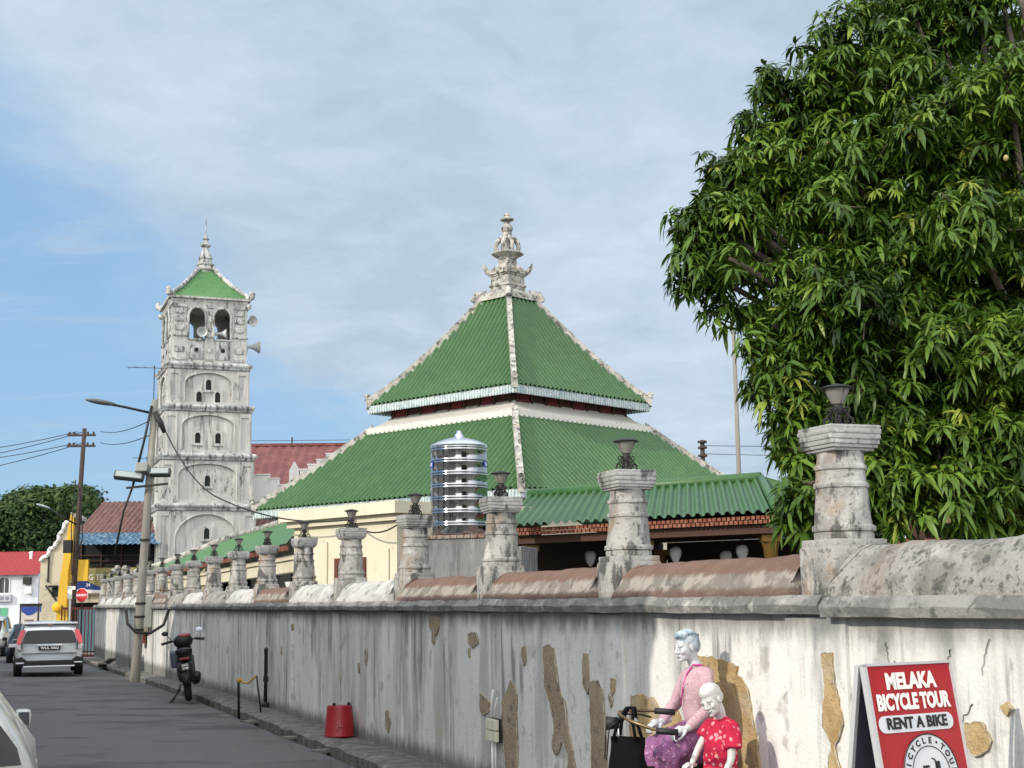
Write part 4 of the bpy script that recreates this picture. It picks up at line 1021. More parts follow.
m = MB(); m.prism([(-1.65, 2.99), (-.6, 2.98), (.8, 2.90), (2.6, 2.95), (1.0, 2.82), (-1.65, 2.80)], 'y', -.02, -.011); m.build('white_swoosh', M_white, sg)
# yellow party wall and yellow posts
yw = thing('yellow_party_wall', 'bright yellow sloping party wall and post at the left end of the shophouse', 'wall', (0, Y0 - 2.2, gz(Vector((0, Y0, 0)))))
k_ = (Y0 - 2.2) / 1400
pts = [(60, 640), (61, 600), (63, 570), (66.5, 540), (71.5, 504), (75, 504), (74, 540), (71, 560), (70.5, 600), (73, 610), (73, 640)]
m = MB(); m.prism([((x - 512) * k_ * 1.004, 1.65 + (605.8 - y) * k_) for x, y in pts], 'y', 0, .5); m.build('party_wall', M_yellow, yw)
m = MB(); m.prism([((x - 512) * k_ * 1.004, 1.65 + (605.8 - y) * k_) for x, y in [(70, 570), (70, 549), (88, 549), (88, 570)]], 'y', .4, .6); m.build('gallery_wall', M_yellow, yw)
m = MB(); m.ell(((60.5 - 512) * k_, -.2, 1.65 + (605.8 - 596) * k_), (.23, .14, .23), 12, 8); m.build('round_emblem', mat('emblem_yellow', (.75, .42, .02), rough=.5), yw)
m = MB(); m.prism([((x - 512) * k_ * 1.004, 1.65 + (605.8 - y) * k_) for x, y in [(73, 504), (71.8, 502.2), (78, 503.5), (84, 507.5), (84, 511), (77, 508)]], 'y', -.1, .6); m.build('wall_cap', M_hip, yw)
bg = thing('beige_side_house', 'stained beige side wall with scrolled white gable between red roof and yellow wall', 'building', (0, 80, gz(Vector((0, 80, 0)))))
k2 = 80 / 1400
pts = [(43.5, 650), (43.5, 550), (46, 546), (51, 545), (52, 538), (57, 536.5), (58.5, 531), (61, 531), (61, 524), (65, 520), (66.5, 512), (70, 512), (70, 650)]
m = MB(); m.prism([((x - 512) * k2 * 1.004, 1.65 + (605.8 - y) * k2) for x, y in pts], 'y', 0, 6); m.build('side_wall', M_beige, bg)
m = MB()
for a, b_ in zip(pts[1:11], pts[2:12]):
    pa, pb = [((x - 512) * k2 * 1.004, -.06, 1.65 + (605.8 - y) * k2) for x, y in (a, b_)]; m.tube([pa, pb], .12, 6)
m.build('gable_trim', M_white, bg, smooth=True)
m = MB(); m.box(((53 - 512) * k2, -.5, 1.65 + 30 * k2), ((60 - 512) * k2, -.02, 1.65 + 32 * k2)); m.box(((54 - 512) * k2, -.04, 1.65 + 21 * k2), ((60 - 512) * k2, .02, 1.65 + 30 * k2)); m.build('window', M_black, bg)
m = MB(); m.tube([((48 - 512) * k2, -.08, 1.65 + 32 * k2), ((59 - 512) * k2, -.08, 1.65 + 17 * k2)], .05, 6); m.tube([((50 - 512) * k2, -.08, 1.65 + 60 * k2), ((50 - 512) * k2, -.08, 1.65 + 35 * k2)], .05, 6); m.build('pipe', M_iron, bg)
# white house with red roof across the junction
Y1 = 128.0; k3 = Y1 / 1400; gz1 = gz(Vector((0, Y1, 0)))
wh = thing('white_house', 'white house with bright red sheet roof, arched window and green shutters across the junction', 'building', (-46.8, Y1, 0))
def hx(x): return (x - 512) * k3 * 1.005 + 46.8
def hz(y): return 1.65 + (606.3 - y) * k3
m = MB(); arch_slab(m, hx(-40), hx(42.5), gz1 - .5, hz(574), 0, .4, [(hx(8.8), .48, hz(593), hz(582), .42), (hx(-14), .48, hz(593), hz(582), .42)])
m.box((hx(-40), .4, gz1 - .5), (hx(42.5), 9, hz(574))); m.build('wall', M_housewhite, wh)
m = MB(); corrugate(m, (hx(-42), -.5, hz(575.5)), (hx(43.5), -.5, hz(575.5)), (hx(43.5), 4, hz(551)), (hx(-42), 4, hz(551)), .3, .04); corrugate(m, (hx(43.5), 9.4, hz(575)), (hx(-42), 9.4, hz(575)), (hx(-42), 4, hz(551)), (hx(43.5), 4, hz(551)), .3, .04); m.build('roof', M_redroof, wh)
for x in (8.8, -14):
    m = MB(); m.box((hx(x) - .47, .15, hz(593)), (hx(x) + .47, .2, hz(577))); w_ = m.build('window', M_glassdark, wh)
    m = MB(); m.box((hx(x) - .03, .1, hz(593)), (hx(x) + .03, .149, hz(577))); m.build('mullion', M_white, w_); m = MB(); arch_ring(m, hx(x), .52, hz(582), .46, -.03, .07, None, hz(593)); m.build('window_frame', M_housewhite, w_)
m = MB(); m.box((hx(-30), -.35, hz(601.5)), (hx(17), -.02, hz(594.5))); m.build('shop_board', mat('board_grey', (.42, .42, .46), rough=.7), wh)
m = MB()
for i, x in enumerate((-8, -3, 2, 7, 12)): m.box((hx(x), -.38, hz(599.8)), (hx(x) + .28, -.352, hz(596.5)))
m.build('lettering', mat('letter_grey', (.2, .2, .24), rough=.7), wh)
m = MB(); m.box((hx(29), -.5, hz(585)), (hx(36), -.02, hz(578))); m.build('black_sign', M_iron, wh)
m = MB(); m.box((hx(31), -.4, hz(594)), (hx(37), -.02, hz(587))); m.build('air_conditioner', M_white, wh)
for i in range(5):
    m = MB(); xa = hx(-22 + 7.2 * i); m.box((xa, -.06, gz1), (xa + .6, -.004, hz(607.5))); m.build('shutter', mat('green_shutter', (.10, .36, .20), rough=.6) if i == 0 else bpy.data.materials['green_shutter'], wh)
m = MB(); m.tube([(hx(24.5), 2.6, hz(560)), (hx(24.5), 2.6, hz(552))], .14, 6); m.tube([(hx(22.5), 2.6, hz(553)), (hx(26), 2.6, hz(552))], .1, 6); m.build('roof_vent', M_white, wh)

# red brown railing gate at the end of the wall
gt = thing('railing_gate', 'red brown metal railing gate beyond the far end of the wall', 'gate', W(48.0, .10, gz(W(48, 0))), radians(8))
M_gate = mat('gate_red', (.16, .045, .03), rough=.6)
m = MB(); m.box((-1.25, -.03, .12), (.0, .03, .2)); m.box((-1.25, -.03, 1.85), (0, .03, 1.93)); m.box((-1.29, -.03, .05), (-1.25, .03, 2.0)); m.box((0, -.03, .05), (.04, .03, 2.0)); m.build('gate_frame', M_gate, gt)
for i in range(10):
    m = MB(); m.box((-1.18 + i * .122, -.015, .2), (-1.145 + i * .122, .015, 1.85)); m.build('bar', M_gate, gt)
# stop sign
ss = thing('stop_sign', 'red octagonal stop sign with white lettering on a thin post before the shophouse', 'traffic sign', (-15.30, 50, gz(Vector((0, 50, 0)))), radians(-17))
m = MB(); m.lathe([(.262, -.012), (.262, .0)], 8, 0, T((0, 0, 2.32)) @ RX(pi / 2), phase=pi / 8); fc = m.build('sign_plate', mat('sign_white', (.75, .73, .72), rough=.5), ss)
m = MB(); m.lathe([(.245, 0), (.245, .004)], 8, 0, T((0, -.004, 2.32)) @ RX(pi / 2), phase=pi / 8); m.build('sign_face', mat('sign_red', (.52, .02, .03), rough=.45), fc)
m = MB(); add_text(m, 'BERHENTI', .105, T((0, -.012, 2.32)), .003, .88); m.build('lettering', bpy.data.materials['sign_white'], fc)
m = MB(); m.tube([(0, .03, 0), (0, .03, 2.5)], .03, 8); m.build('post', M_iron, ss)
wp = thing('white_notice_post', 'small white notice plate on a pale post left of the stop sign', 'sign', (-15.72, 50, gz(Vector((0, 50, 0)))), radians(-17))
m = MB(); m.box((-.09, -.02, 2.2), (.09, 0, 2.62)); m.box((-.09, -.02, 2.52), (.22, 0, 2.64)); m.build('plate', M_white, wp); m = MB(); m.tube([(0, .02, 0), (0, .02, 2.3)], .035, 8); m.build('post', M_white, wp)

# ------------------------------------------------------------------ wooded hill
hl = MB(); n = 40
def hillz(x, y): return 13 * math.exp(-((x + 100) / 40) ** 2 - ((y - 290) / 60) ** 2) - 3
for j in range(n + 1):
    for i in range(n + 1):
        x, y = -240 + 300 * i / n, 170 + 220 * j / n; hl.v.append(Vector((x, y, hillz(x, y) - 2)))
for j in range(n):
    for i in range(n): a = j * (n + 1) + i; hl.f.append([a, a + 1, a + n + 2, a + n + 1]); hl.m.append(0)
tag(hl.build('hill', mat('hill_soil', (.04, .055, .02), rough=.95), None, smooth=True), kind='structure')
def leaf_mat(name, cols, rough=.55, trans=.25):
    m = bpy.data.materials.new(name); m.use_nodes = True; nt = m.node_tree; nd, lk = nt.nodes, nt.links
    b = nd['Principled BSDF']; at = nd.new('ShaderNodeAttribute'); at.attribute_name = 'tint'
    rp = nd.new('ShaderNodeValToRGB'); e = rp.color_ramp.elements
    e[0].position = 0; e[0].color = (*cols[0], 1); e[1].position = 1; e[1].color = (*cols[-1], 1)
    for i, c in enumerate(cols[1:-1]):
        q = e.new((i + 1) / (len(cols) - 1)); q.color = (*c, 1)
    lk.new(at.outputs['Fac'], rp.inputs[0]); lk.new(rp.outputs[0], b.inputs['Base Color'])
    b.inputs['Roughness'].default_value = rough; b.inputs['Specular IOR Level'].default_value = .3
    if trans:
        tr = nd.new('ShaderNodeBsdfTranslucent'); lk.new(rp.outputs[0], tr.inputs['Color']); mx = nd.new('ShaderNodeMixShader'); mx.inputs[0].default_value = trans
        lk.new(b.outputs[0], mx.inputs[1]); lk.new(tr.outputs[0], mx.inputs[2]); lk.new(mx.outputs[0], nd['Material Output'].inputs['Surface'])
    return m
def np_mesh(name, V, F, tint, m, parent=None):
    me = bpy.data.meshes.new(name); me.vertices.add(len(V)); me.vertices.foreach_set('co', np.asarray(V, np.float32).ravel())
    F = np.asarray(F, np.int32); k = F.shape[1]
    me.loops.add(F.size); me.loops.foreach_set('vertex_index', F.ravel())
    me.polygons.add(len(F)); me.polygons.foreach_set('loop_start', np.arange(0, F.size, k, dtype=np.int32))
    me.polygons.foreach_set('loop_total', np.full(len(F), k, np.int32))
    me.update(calc_edges=True); me.validate()
    a = me.attributes.new('tint', 'FLOAT', 'POINT'); a.data.foreach_set('value', np.asarray(tint, np.float32))
    me.materials.append(m); o = bpy.data.objects.new(name, me); COL.objects.link(o)
    if parent is not None: o.parent = parent
    return o
def rand_dirs(n):
    v = rng.normal(size=(n, 3)); return v / np.linalg.norm(v, axis=1, keepdims=True)
def card_crown(lobes, per_area, size, flat=.6):
    """many small leaf-clump faces through the volume of the lobes -> V, F, tint"""
    Vs, Fs, Ts = [], [], []; o = 0
    for (c, r) in lobes:
        c = np.array(c); r = np.array(r); n = int(per_area * 4 * pi * (r.prod()) ** (2 / 3))
        d = rand_dirs(n); d[:, 2] = np.where(d[:, 2] < -.5, -d[:, 2], d[:, 2])
        rad = 1 - .38 * rng.random(n) ** 1.7 + rng.normal(0, .05, n)
        rad *= 1 + .16 * np.sin(d[:, 0] * 7 + c[0]) * np.sin(d[:, 1] * 6 + c[1]) + .12 * np.sin(d[:, 2] * 9 + c[2])
        P = c + d * r * rad[:, None]
        nn = d + rng.normal(0, .55, (n, 3)); nn[:, 2] += .3; nn /= np.linalg.norm(nn, axis=1, keepdims=True)
        t1 = np.cross(nn, rand_dirs(n)); t1 /= np.linalg.norm(t1, axis=1, keepdims=True) + 1e-9; t2 = np.cross(nn, t1)
        s = size * (.5 + rng.random(n))[:, None]
        V = np.stack([P - t1 * s, P + t2 * s * flat + t1 * s * .1, P + t1 * s, P - t2 * s * flat - t1 * s * .15], 1).reshape(-1, 3)
        Vs.append(V); Fs.append(np.arange(4 * n).reshape(n, 4) + o); o += 4 * n
        base = rng.normal(.45, .12); Ts.append(np.repeat(np.clip(base + rng.normal(0, .16, n), 0, 1), 4))
    return np.concatenate(Vs), np.concatenate(Fs), np.concatenate(Ts)
M_wood = leaf_mat('wood_leaves', [(.012, .026, .008), (.028, .060, .016), (.055, .095, .026), (.085, .125, .035)], .7, .15)
lobes = []
prof_x = [-80, -30, 0, 10, 25, 40, 60, 75, 90, 98, 104]; prof_y = [520, 516, 511, 500, 491, 491, 489, 487.5, 490, 497, 508]
for i in range(210):
    r = random.uniform(1.8, 4.6); Y = random.uniform(225, 285); px = random.uniform(-75, 103 - r * 1400 / Y)
    zt = 1.65 + (605.8 - np.interp(px, prof_x, prof_y)) * Y / 1400
    z = zt - r * .85 - (0 if i % 3 == 0 else random.random() ** .8 * (zt - 3))
    lobes.append((((px - 512) * Y / 1400 * 1.004, Y, z), (r * 1.2, r, r * .85)))
V, F, Tn = card_crown(lobes, 4.0, .36)
tag(np_mesh('hill_wood', V, F, Tn, M_wood), 'dense dark green wood covering the hill beyond the red roof', 'wood', kind='stuff')
ft = thing('distant_tree', 'small rounded green tree just showing above the brown tiled roof', 'tree', (-28.5, 101, gz(Vector((0, 100, 0)))))
lobes = [((0, 0, 7.4), (1.5, 1.4, 1.1)), ((-1.1, 0, 7.0), (1.1, 1.1, .9)), ((1.3, .3, 6.9), (1.2, 1.1, .9)), ((.3, -.2, 6.2), (1.6, 1.4, 1.0))]
V, F, Tn = card_crown(lobes, 14, .22); np_mesh('crown', V, F, Tn, M_wood, ft)
M_bark = mat('bark', (.10, .08, .06), [((.18, .16, .13), 5, (1, 1, .4), .5, .65, .7), ((.04, .035, .03), 8, (1, 1, .3), .54, .66, .7)], rough=.95, bump=.8, bscale=25)
m = MB(); m.tube([(0, 0, 0), (.1, 0, 3), (0, 0, 6.5)], [.25, .2, .08], 8); m.build('trunk', M_bark, ft, smooth=True)

# ------------------------------------------------------------------ the row across the street (behind and left of the camera, it shades the street)
M_rowwall = mat('row_wall', (.55, .52, .46), [((.40, .38, .34), 1, (1, 1, .5), .48, .64, .7)], rough=.9)
for i, (s0, s1, h, lb) in enumerate(((.45, 6.2, 5.55, 'cream shophouse nearest to the camera on the left side of the street'), (6.3, 12.1, 5.45, 'middle cream shophouse on the left side of the street'), (12.2, 24.2, 5.5, 'cream shophouse before the gap on the left side of the street'), (31.5, 37.0, 5.4, 'cream shophouse after the gap on the left side of the street'), (41.5, 48, 5.4, 'long cream shophouse at the far left end of the street'))):
    t = thing('row_shophouse', lb, 'building', W(s0, 7.2, 0), STREET, 'shophouses on the left side of the street')
    wd = s1 - s0
    m = MB(); m.box((-wd, -7, -.5), (0, 0, h - .6)); m.build('wall', M_rowwall, t)
    m = MB(); m.box((-wd - .05, -7.3, h - .6), (.05, .25, h - .35)); m.prism([(.25, h - .35), (-3.4, h + .9), (-7.3, h - .35)], 'x', -wd - .05, .05); m.build('roof', M_brownroof, t)
    for q in range(2):
        m = MB(); xa = -wd + .5 + q * wd / 2; m.box((xa, .0, 2.75), (xa + 1.3, .06, 3.9)); m.build('window', M_darkwood, t)
        m = MB(); m.box((xa, .0, 0), (xa + 1.5, .05, 2.3)); m.build('door', M_darkwood, t)
for s0, s1, lb in ((24.3, 31.4, 'unseen wall added in the first gap of the row to shade the road'), (37.1, 41.4, 'unseen wall added in the second gap of the row to shade the road')):
    t = thing('road_shade_wall', lb, 'wall', W(s0, 7.4, 0), STREET)  # out of view, added in the gaps so the road stays shaded
    m = MB(); m.box((-(s1 - s0), -.25, -.5), (0, 0, 3.1)); m.box((-(s1 - s0), -.32, 3.1), (0, .07, 3.22)); m.build('wall_body', M_rowwall, t)
# ================================================================== poles, wires
M_polecon = mat('pole_concrete', (.21, .20, .175), [((.24, .22, .18), 2, (1, 1, .3), .45, .62, .7), ((.32, .31, .28), 4, (1, 1, .3), .56, .68, .6)], rough=.9, bump=.3)
M_polewood = mat('pole_wood', (.055, .04, .032), [((.10, .075, .055), 4, (2, 2, .2), .5, .65, .7)], rough=.9)
up = thing('utility_pole', 'leaning concrete utility pole with street lamp arm and two floodlights beside the wall', 'utility pole', W(26.9, .93, gz(W(26.9, .9))))
TOP = Vector((.29, .0, 6.5))
m = MB(); m.tube([(0, 0, -.3), (0, 0, 0), TOP * .5, TOP], [.12, .115, .095, .075], 14); m.build('pole_shaft', M_polecon, up, smooth=True)
m = MB(); m.tube([TOP * .95, TOP * .95 + Vector((-.62, -.25, .13)), TOP * .95 + Vector((-.95, -.36, .19))], .03, 7); a_ = m.build('lamp_arm', M_iron, up, smooth=True)
m = MB(); m.ell((0, 0, 0), (.36, .13, .06), 14, 8, 0, T(TOP * .95 + Vector((-1.13, -.42, .23))) @ RZ(.33) @ RY(.14)); m.build('lamp_head', mat('lamp_grey', (.10, .11, .11), rough=.5), a_, smooth=True)
cz = 4.68; cx = TOP.x * cz / TOP.z
m = MB(); m.box((cx - .50, -.22, cz - .24), (cx + .46, -.16, cz - .19), 0, T((cx, 0, cz)) @ RY(-.09) @ T((-cx, 0, -cz))); m.build('cross_bar', M_iron, up)
M_flood = mat('flood_grey', (.06, .07, .068), rough=.5); M_floodglass = mat('flood_glass', (.30, .35, .34), rough=.15)
for dx, ry, wd in ((-.42, .12, .34), (.30, -.5, .24)):
    Mx = T((cx + dx, -.22, cz + (.02 if dx < 0 else .10))) @ RY(ry if dx < 0 else 0) @ RX(-.5)
    m = MB(); m.box((-wd, -.06, -.09), (wd, .10, .09), 0, Mx, .02); fo = m.build('floodlight', M_flood, up)
    m = MB(); m.box((-wd + .04, -.066, -.07), (wd - .04, -.058, .07), 0, Mx); m.build('flood_glass', M_floodglass, fo)
m = MB(); m.box((-.14, -.22, -.11), (.14, .08, .11), 0, T((cx - .12, -.1, cz + .16)) @ RX(-.3), .02); m.build('floodlight', mat('flood_pale', (.22, .23, .21), rough=.5), up)
m = MB(); m.tube([(cx - .35, -.12, cz - .2), (cx - .1, -.12, 5.6), (TOP.x - .05, -.1, 6.35)], .03, 6); m.tube([(TOP.x + .02, -.06, 6.2), (TOP.x + .16, -.06, 5.95), (TOP.x + .26, -.06, 5.72)], [.06, .07, .05], 6)
m.tube([(cx - .35, -.1, cz - .2), (cx - .55, -.1, 3.9), (cx - .85, .3, 2.9)], .025, 6); m.build('cable_bundle', M_iron, up, smooth=True)
for z in (1.15, 1.45, 1.75, 3.2): m = MB(); m.lathe([(.125, z), (.125, z + .05)], 12, c=(TOP.x * z / TOP.z, 0)); m.build('strap', M_iron, up)
m = MB(); P0 = Vector((TOP.x * 1.3 / TOP.z, -.05, 1.2)); m.tube([(-.22, -.1, 1.62), (-.16, -.18, 1.32), (.05, -.2, 1.12), (.35, -.1, 1.10), (.62, .0, 1.28), (.72, .05, 1.62)], .035, 7); m.build('slack_cable', M_iron, up, smooth=True)
eb = thing('meter_box', 'grey metal box mounted on the wall beside the leaning utility pole', 'meter box', W(30.2, .24, 1.22 + gz(W(30, 0))), STREET)
m = MB(); m.box((-.33, -.26, 0), (.33, 0, .78), 0, None, .015); m.build('box', mat('box_grey', (.34, .35, .32), rough=.6), eb); m = MB(); m.box((-.12, -.29, .45), (.12, -.262, .68)); m.build('box_door', M_white, eb)
m = MB(); m.box((-.9, -.12, -.15), (-.42, .0, .8)); m.build('pale_panel', M_cream, eb)
rb_ = thing('red_box', 'small red brown box fixed low on the wall beside the leaning utility pole', 'box', W(31.4, .24, .80 + gz(W(31, 0))), STREET)
m = MB(); m.box((-.3, -.2, 0), (.3, 0, .42), 0, None, .015); m.build('box', M_terra, rb_); m = MB(); m.box((-.24, -.215, .05), (.24, -.202, .37)); m.build('box_lid', M_terra, rb_)
bd = thing('broken_boards', 'pile of broken grey boards lying against the foot of the far wall', 'boards', W(37, .55, gz(W(37, 0))), STREET)
m = MB()
for i, (x, y, ry, rz, l) in enumerate(((-.2, -.1, .16, .1, 1.8), (.1, -.25, .10, -.1, 1.5), (.4, .02, .03, .25, 1.2), (-.9, -.12, .02, .0, 1.1))):
    m.box((-l / 2, -.12, -.02), (l / 2, .12, .02), 0, T((x, y, .06 + l * .5 * sin(ry) * .9)) @ RZ(rz) @ RY(-ry))
m.build('board', mat('grey_board', (.19, .18, .165), rough=.9), bd); m = MB()
for x, y, r in ((.9, 0, .17), (.6, -.1, .14), (1.2, .05, .12), (-.6, .1, .13)): m.ell((x, y, r * .6), (r, r * .8, r * .7), 8, 6)
m.build('rubble', M_concrete, bd)
# far dark pole with cross arms
dp = thing('wooden_power_pole', 'dark wooden power pole with two short cross arms standing before the shophouse', 'power pole', (-17.1, 55, gz(Vector((0, 55, 0)))))
H = 8.95
m = MB(); m.tube([(-.12, 0, -.2), (0, 0, H * .5), (.16, 0, H)], [.125, .11, .085], 10); m.build('pole_shaft', M_polewood, dp, smooth=True)
for z in (8.68, 8.25):
    m = MB(); m.box((-.5, -.05, z - .04), (.6, .05, z + .04))
    for x in (-.42, -.25, .3, .52): m.lathe([(.035, z + .04), (.05, z + .08), (.035, z + .14)], 8, c=(x, 0))
    m.build('cross_arm', M_polewood, dp)
m = MB(); m.tube([(0, -.1, 5.15), (-.5, -.3, 5.45), (-.95, -.5, 5.75)], .03, 6); a_ = m.build('lamp_arm', M_iron, dp, smooth=True)
m = MB(); m.ell((0, 0, 0), (.3, .1, .05), 12, 8, 0, T((-1.15, -.6, 5.85)) @ RZ(.5) @ RY(.3)); m.build('lamp_head', mat('lamp_pale', (.4, .42, .42), rough=.4), a_, smooth=True)
m = MB(); m.box((-.42, -.35, 4.05), (-.1, -.1, 4.55), 0, None, .02); m.tube([(.05, -.14, 4), (.28, -.16, 4.6), (.22, -.14, 5.2), (.08, -.14, 6.6)], .025, 6); m.tube([(-.1, -.14, 3.2), (-.18, -.16, 5), (-.08, -.14, 6.9)], .022, 6); m.build('pole_fittings', M_iron, dp)
def wire(name, label, pts, r, sag=0.0, group=None, cat='cable'):
    P = []
    pts = [Vector(p) for p in pts]
    for a, b in zip(pts[:-1], pts[1:]):
        for i in range(13): 
            t = i / 13; P.append(a.lerp(b, t) - Vector((0, 0, sag * 4 * t * (1 - t))))
    P.append(pts[-1]); m = MB(); m.tube(P, r, 5); o = m.build(name, M_iron, None, smooth=True); tag(o, label, cat, group); return o
q0 = Vector((-16.8, 55, gz(Vector((0, 55, 0)))))
wire('power_line', 'topmost of the power lines running left from the wooden pole', [q0 + Vector((-.42, 0, 8.82)), q0 + Vector((-10, 4, 8.35))], .016, .25, 'power lines left of the wooden pole')
wire('power_line', 'second from the top of the power lines running left from the wooden pole', [q0 + Vector((-.25, 0, 8.80)), q0 + Vector((-10, 5, 8.0))], .016, .25, 'power lines left of the wooden pole')
wire('power_line', 'third from the top of the power lines running left from the wooden pole', [q0 + Vector((-.42, 0, 8.38)), q0 + Vector((-10, 4, 7.9))], .016, .22, 'power lines left of the wooden pole')
wire('power_line', 'lowest of the power lines running left from the wooden pole', [q0 + Vector((-.25, 0, 8.36)), q0 + Vector((-10, 5, 7.3))], .016, .22, 'power lines left of the wooden pole')
for i, (z, z2, lb) in enumerate(((8.82, 5.95, 'upper power line between the wooden pole and the leaning concrete pole'), (8.38, 5.6, 'lower power line between the wooden pole and the leaning concrete pole'))):
    wire('power_line', lb, [q0 + Vector((.5, 0, z)), W(26.9, .93, z2) + Vector((.25, 0, 0))], .013, .15)
wire('power_line', 'loose cable sagging from the leaning pole past the minaret to the cream annex', [W(26.9, .93, 5.78) + Vector((.50, 0, 0)), W(24.5, -.4, 4.0), W(21.3, -2.6, 3.3), W(19.6, -3.2, 3.15)], .016, .22)
def antenna(label, p, h, n, w):
    t = thing('rooftop_antenna', label, 'antenna', p)
    m = MB(); m.tube([(0, 0, 0), (0, 0, h)], .02, 5); m.build('mast', M_iron, t)
    m = MB(); m.tube([(-w, 0, h - .05), (w * .4, 0, h - .12)], .014, 5)
    for i in range(n): x = -w + 1.3 * w * i / max(1, n - 1); m.tube([(x, -.3, h - .06), (x, .3, h - .06)], .008, 4)
    m.build('aerial', M_iron, t)
antenna('tall thin television aerial rising beside the upper minaret left edge', (-14.75, 57, 3.5), 7.9, 5, 1.1)
antenna('low television aerial between the two poles', (-18.9, 72, 5), 4.2, 5, .7)
fm = thing('flag_mast', 'slender bare pole rising behind the porch left of the tree', 'mast', (6.46, 40, 0)); m = MB(); m.tube([(0, 0, 0), (0, 0, 9.2)], [.085, .055], 8); m.build('pole', M_polecon, fm, smooth=True); m = MB(); m.ell((0, 0, 9.24), (.08, .08, .08), 8, 6); m.build('cap', M_polecon, fm)
pp = thing('insulator_post', 'short dark power post with insulators seen past the right roof ridge', 'power pole', (8.16, 60, 0)); m = MB(); m.tube([(0, 0, 0), (0, 0, 8.2)], .10, 8); m.build('pole_shaft', M_polewood, pp, smooth=True)
m = MB()
for z in (7.6, 7.95, 8.2): m.lathe([(.07, z), (.2, z + .02), (.2, z + .10), (.07, z + .14)], 10)
m.build('insulator', M_polewood, pp)
wire('power_line', 'thin cable running right from the insulator post behind the tree, upper', [(8.16, 60, 8.1), (20, 58, 7.9)], .014, .1, 'cables right of the insulator post'); wire('power_line', 'thin cable running right from the insulator post behind the tree, lower', [(8.16, 60, 7.75), (20, 58, 7.4)], .014, .1, 'cables right of the insulator post')

# ================================================================== vehicles
M_tyre = mat('tyre', (.018, .018, .019), rough=.85)
M_rim = mat('rim', (.35, .36, .37), rough=.35, metal=.8)
M_glass = mat('car_glass', (.008, .010, .012), rough=.06, spec=.35)
M_plate = mat('plate_black', (.012, .012, .012), rough=.4)
M_tail = mat('tail_red', (.55, .025, .04), rough=.18, coat=.6)
M_trim = mat('black_trim', (.015, .015, .016), rough=.5)
M_silver = mat('silver_paint', (.58, .62, .66), rough=.3, metal=.25, coat=.8)
M_champ = mat('pale_silver_paint', (.56, .56, .53), [((.47, .47, .44), 3, S1, .5, .68, .5)], rough=.30, metal=.25, coat=.8)
M_darkcar = mat('black_paint', (.010, .011, .011), rough=.45, spec=.25)
def loft_car(st, glass_side, hood_i, par, paint, lv=2):
    """st: (y, w, zlo, zbelt, zroof, wr, lean); glass_side: station range with side glass; hood_i: windscreen station pairs"""
    V, F, MI = [], [], []; K = 8
    for (y, w, zl, zb, zr, wr, ln) in st:
        half = [(0, zl), (w * .86, zl), (w * .985, zl + .13), (w, zl + (zb - zl) * .55), (w * .962, zb), (wr, zr - .05), (wr * .84, zr), (0, zr + .025)]
        for (x, z) in half: V.append((x, y + ln * max(0, z - zb), z))
        for (x, z) in half[1:-1]: V.append((-x, y + ln * max(0, z - zb), z))
    R = 14
    def rid(i, j): return i * R + j
    def lid(i, j): return i * R + (j if j in (0, 7) else 7 + j)
    for i in range(len(st) - 1):
        for j in range(7):
            g = (j == 4 and glass_side[0] <= i < glass_side[1]) or (i in hood_i and j in (5, 6))
            F.append((rid(i, j), rid(i + 1, j), rid(i + 1, j + 1), rid(i, j + 1))); MI.append(1 if g else 0)
            F.append((lid(i, j), lid(i, j + 1), lid(i + 1, j + 1), lid(i + 1, j))); MI.append(1 if g else 0)
    for i in (0, len(st) - 1):
        for j in range(0, 7):
            if j == 0: F.append((rid(i, 0), rid(i, 1), lid(i, 1))); MI.append(0)
            elif j == 6: F.append((rid(i, 6), rid(i, 7), lid(i, 6))); MI.append(0)
            else: F.append((rid(i, j), rid(i, j + 1), lid(i, j + 1), lid(i, j))); MI.append(1 if (j == 4 and i == 0) else 0)
    me = bpy.data.meshes.new('tmp'); me.from_pydata(V, [], F); me.materials.append(paint); me.materials.append(M_glass); me.polygons.foreach_set('material_index', MI)
    bm = bmesh.new(); bm.from_mesh(me); bmesh.ops.recalc_face_normals(bm, faces=bm.faces[:])
    cl = bm.edges.layers.float.new('crease_edge')
    for e in bm.edges:
        ms = {f.material_index for f in e.link_faces}
        if len(ms) == 2: e[cl] = 1.0
    vl = bm.verts.layers.float.new('crease_vert')
    for v in bm.verts:
        fm = [f.material_index for f in v.link_faces]
        if sum(fm) == 1 or (0 < sum(fm) and len(fm) - sum(fm) == 1): v[vl] = .85
    bm.to_mesh(me); bm.free()
    o = bpy.data.objects.new('tmp', me); COL.objects.link(o); md = o.modifiers.new('s', 'SUBSURF'); md.levels = lv; md.render_levels = lv
    ev = bpy.data.meshes.new_from_object(o.evaluated_get(bpy.context.evaluated_depsgraph_get()))
    vs = [v.co.copy() for v in ev.vertices]; nr = [v.normal.copy() for v in ev.vertices]; ps = [(list(p.vertices), p.material_index) for p in ev.polygons]
    bpy.data.objects.remove(o)
    out = []
    for mi, nm, mm in ((0, 'body', paint), (1, 'window', M_glass)):
        use = {}; fs = []; vv = []
        for f, k in ps:
            if k == mi:
                q = []
                for i in f:
                    if i not in use: use[i] = len(vv); vv.append(vs[i])
                    q.append(use[i])
                fs.append(q)
        b = MB(); b.add(vv, fs); out.append(b.build(nm, mm, par, smooth=True))
    return out
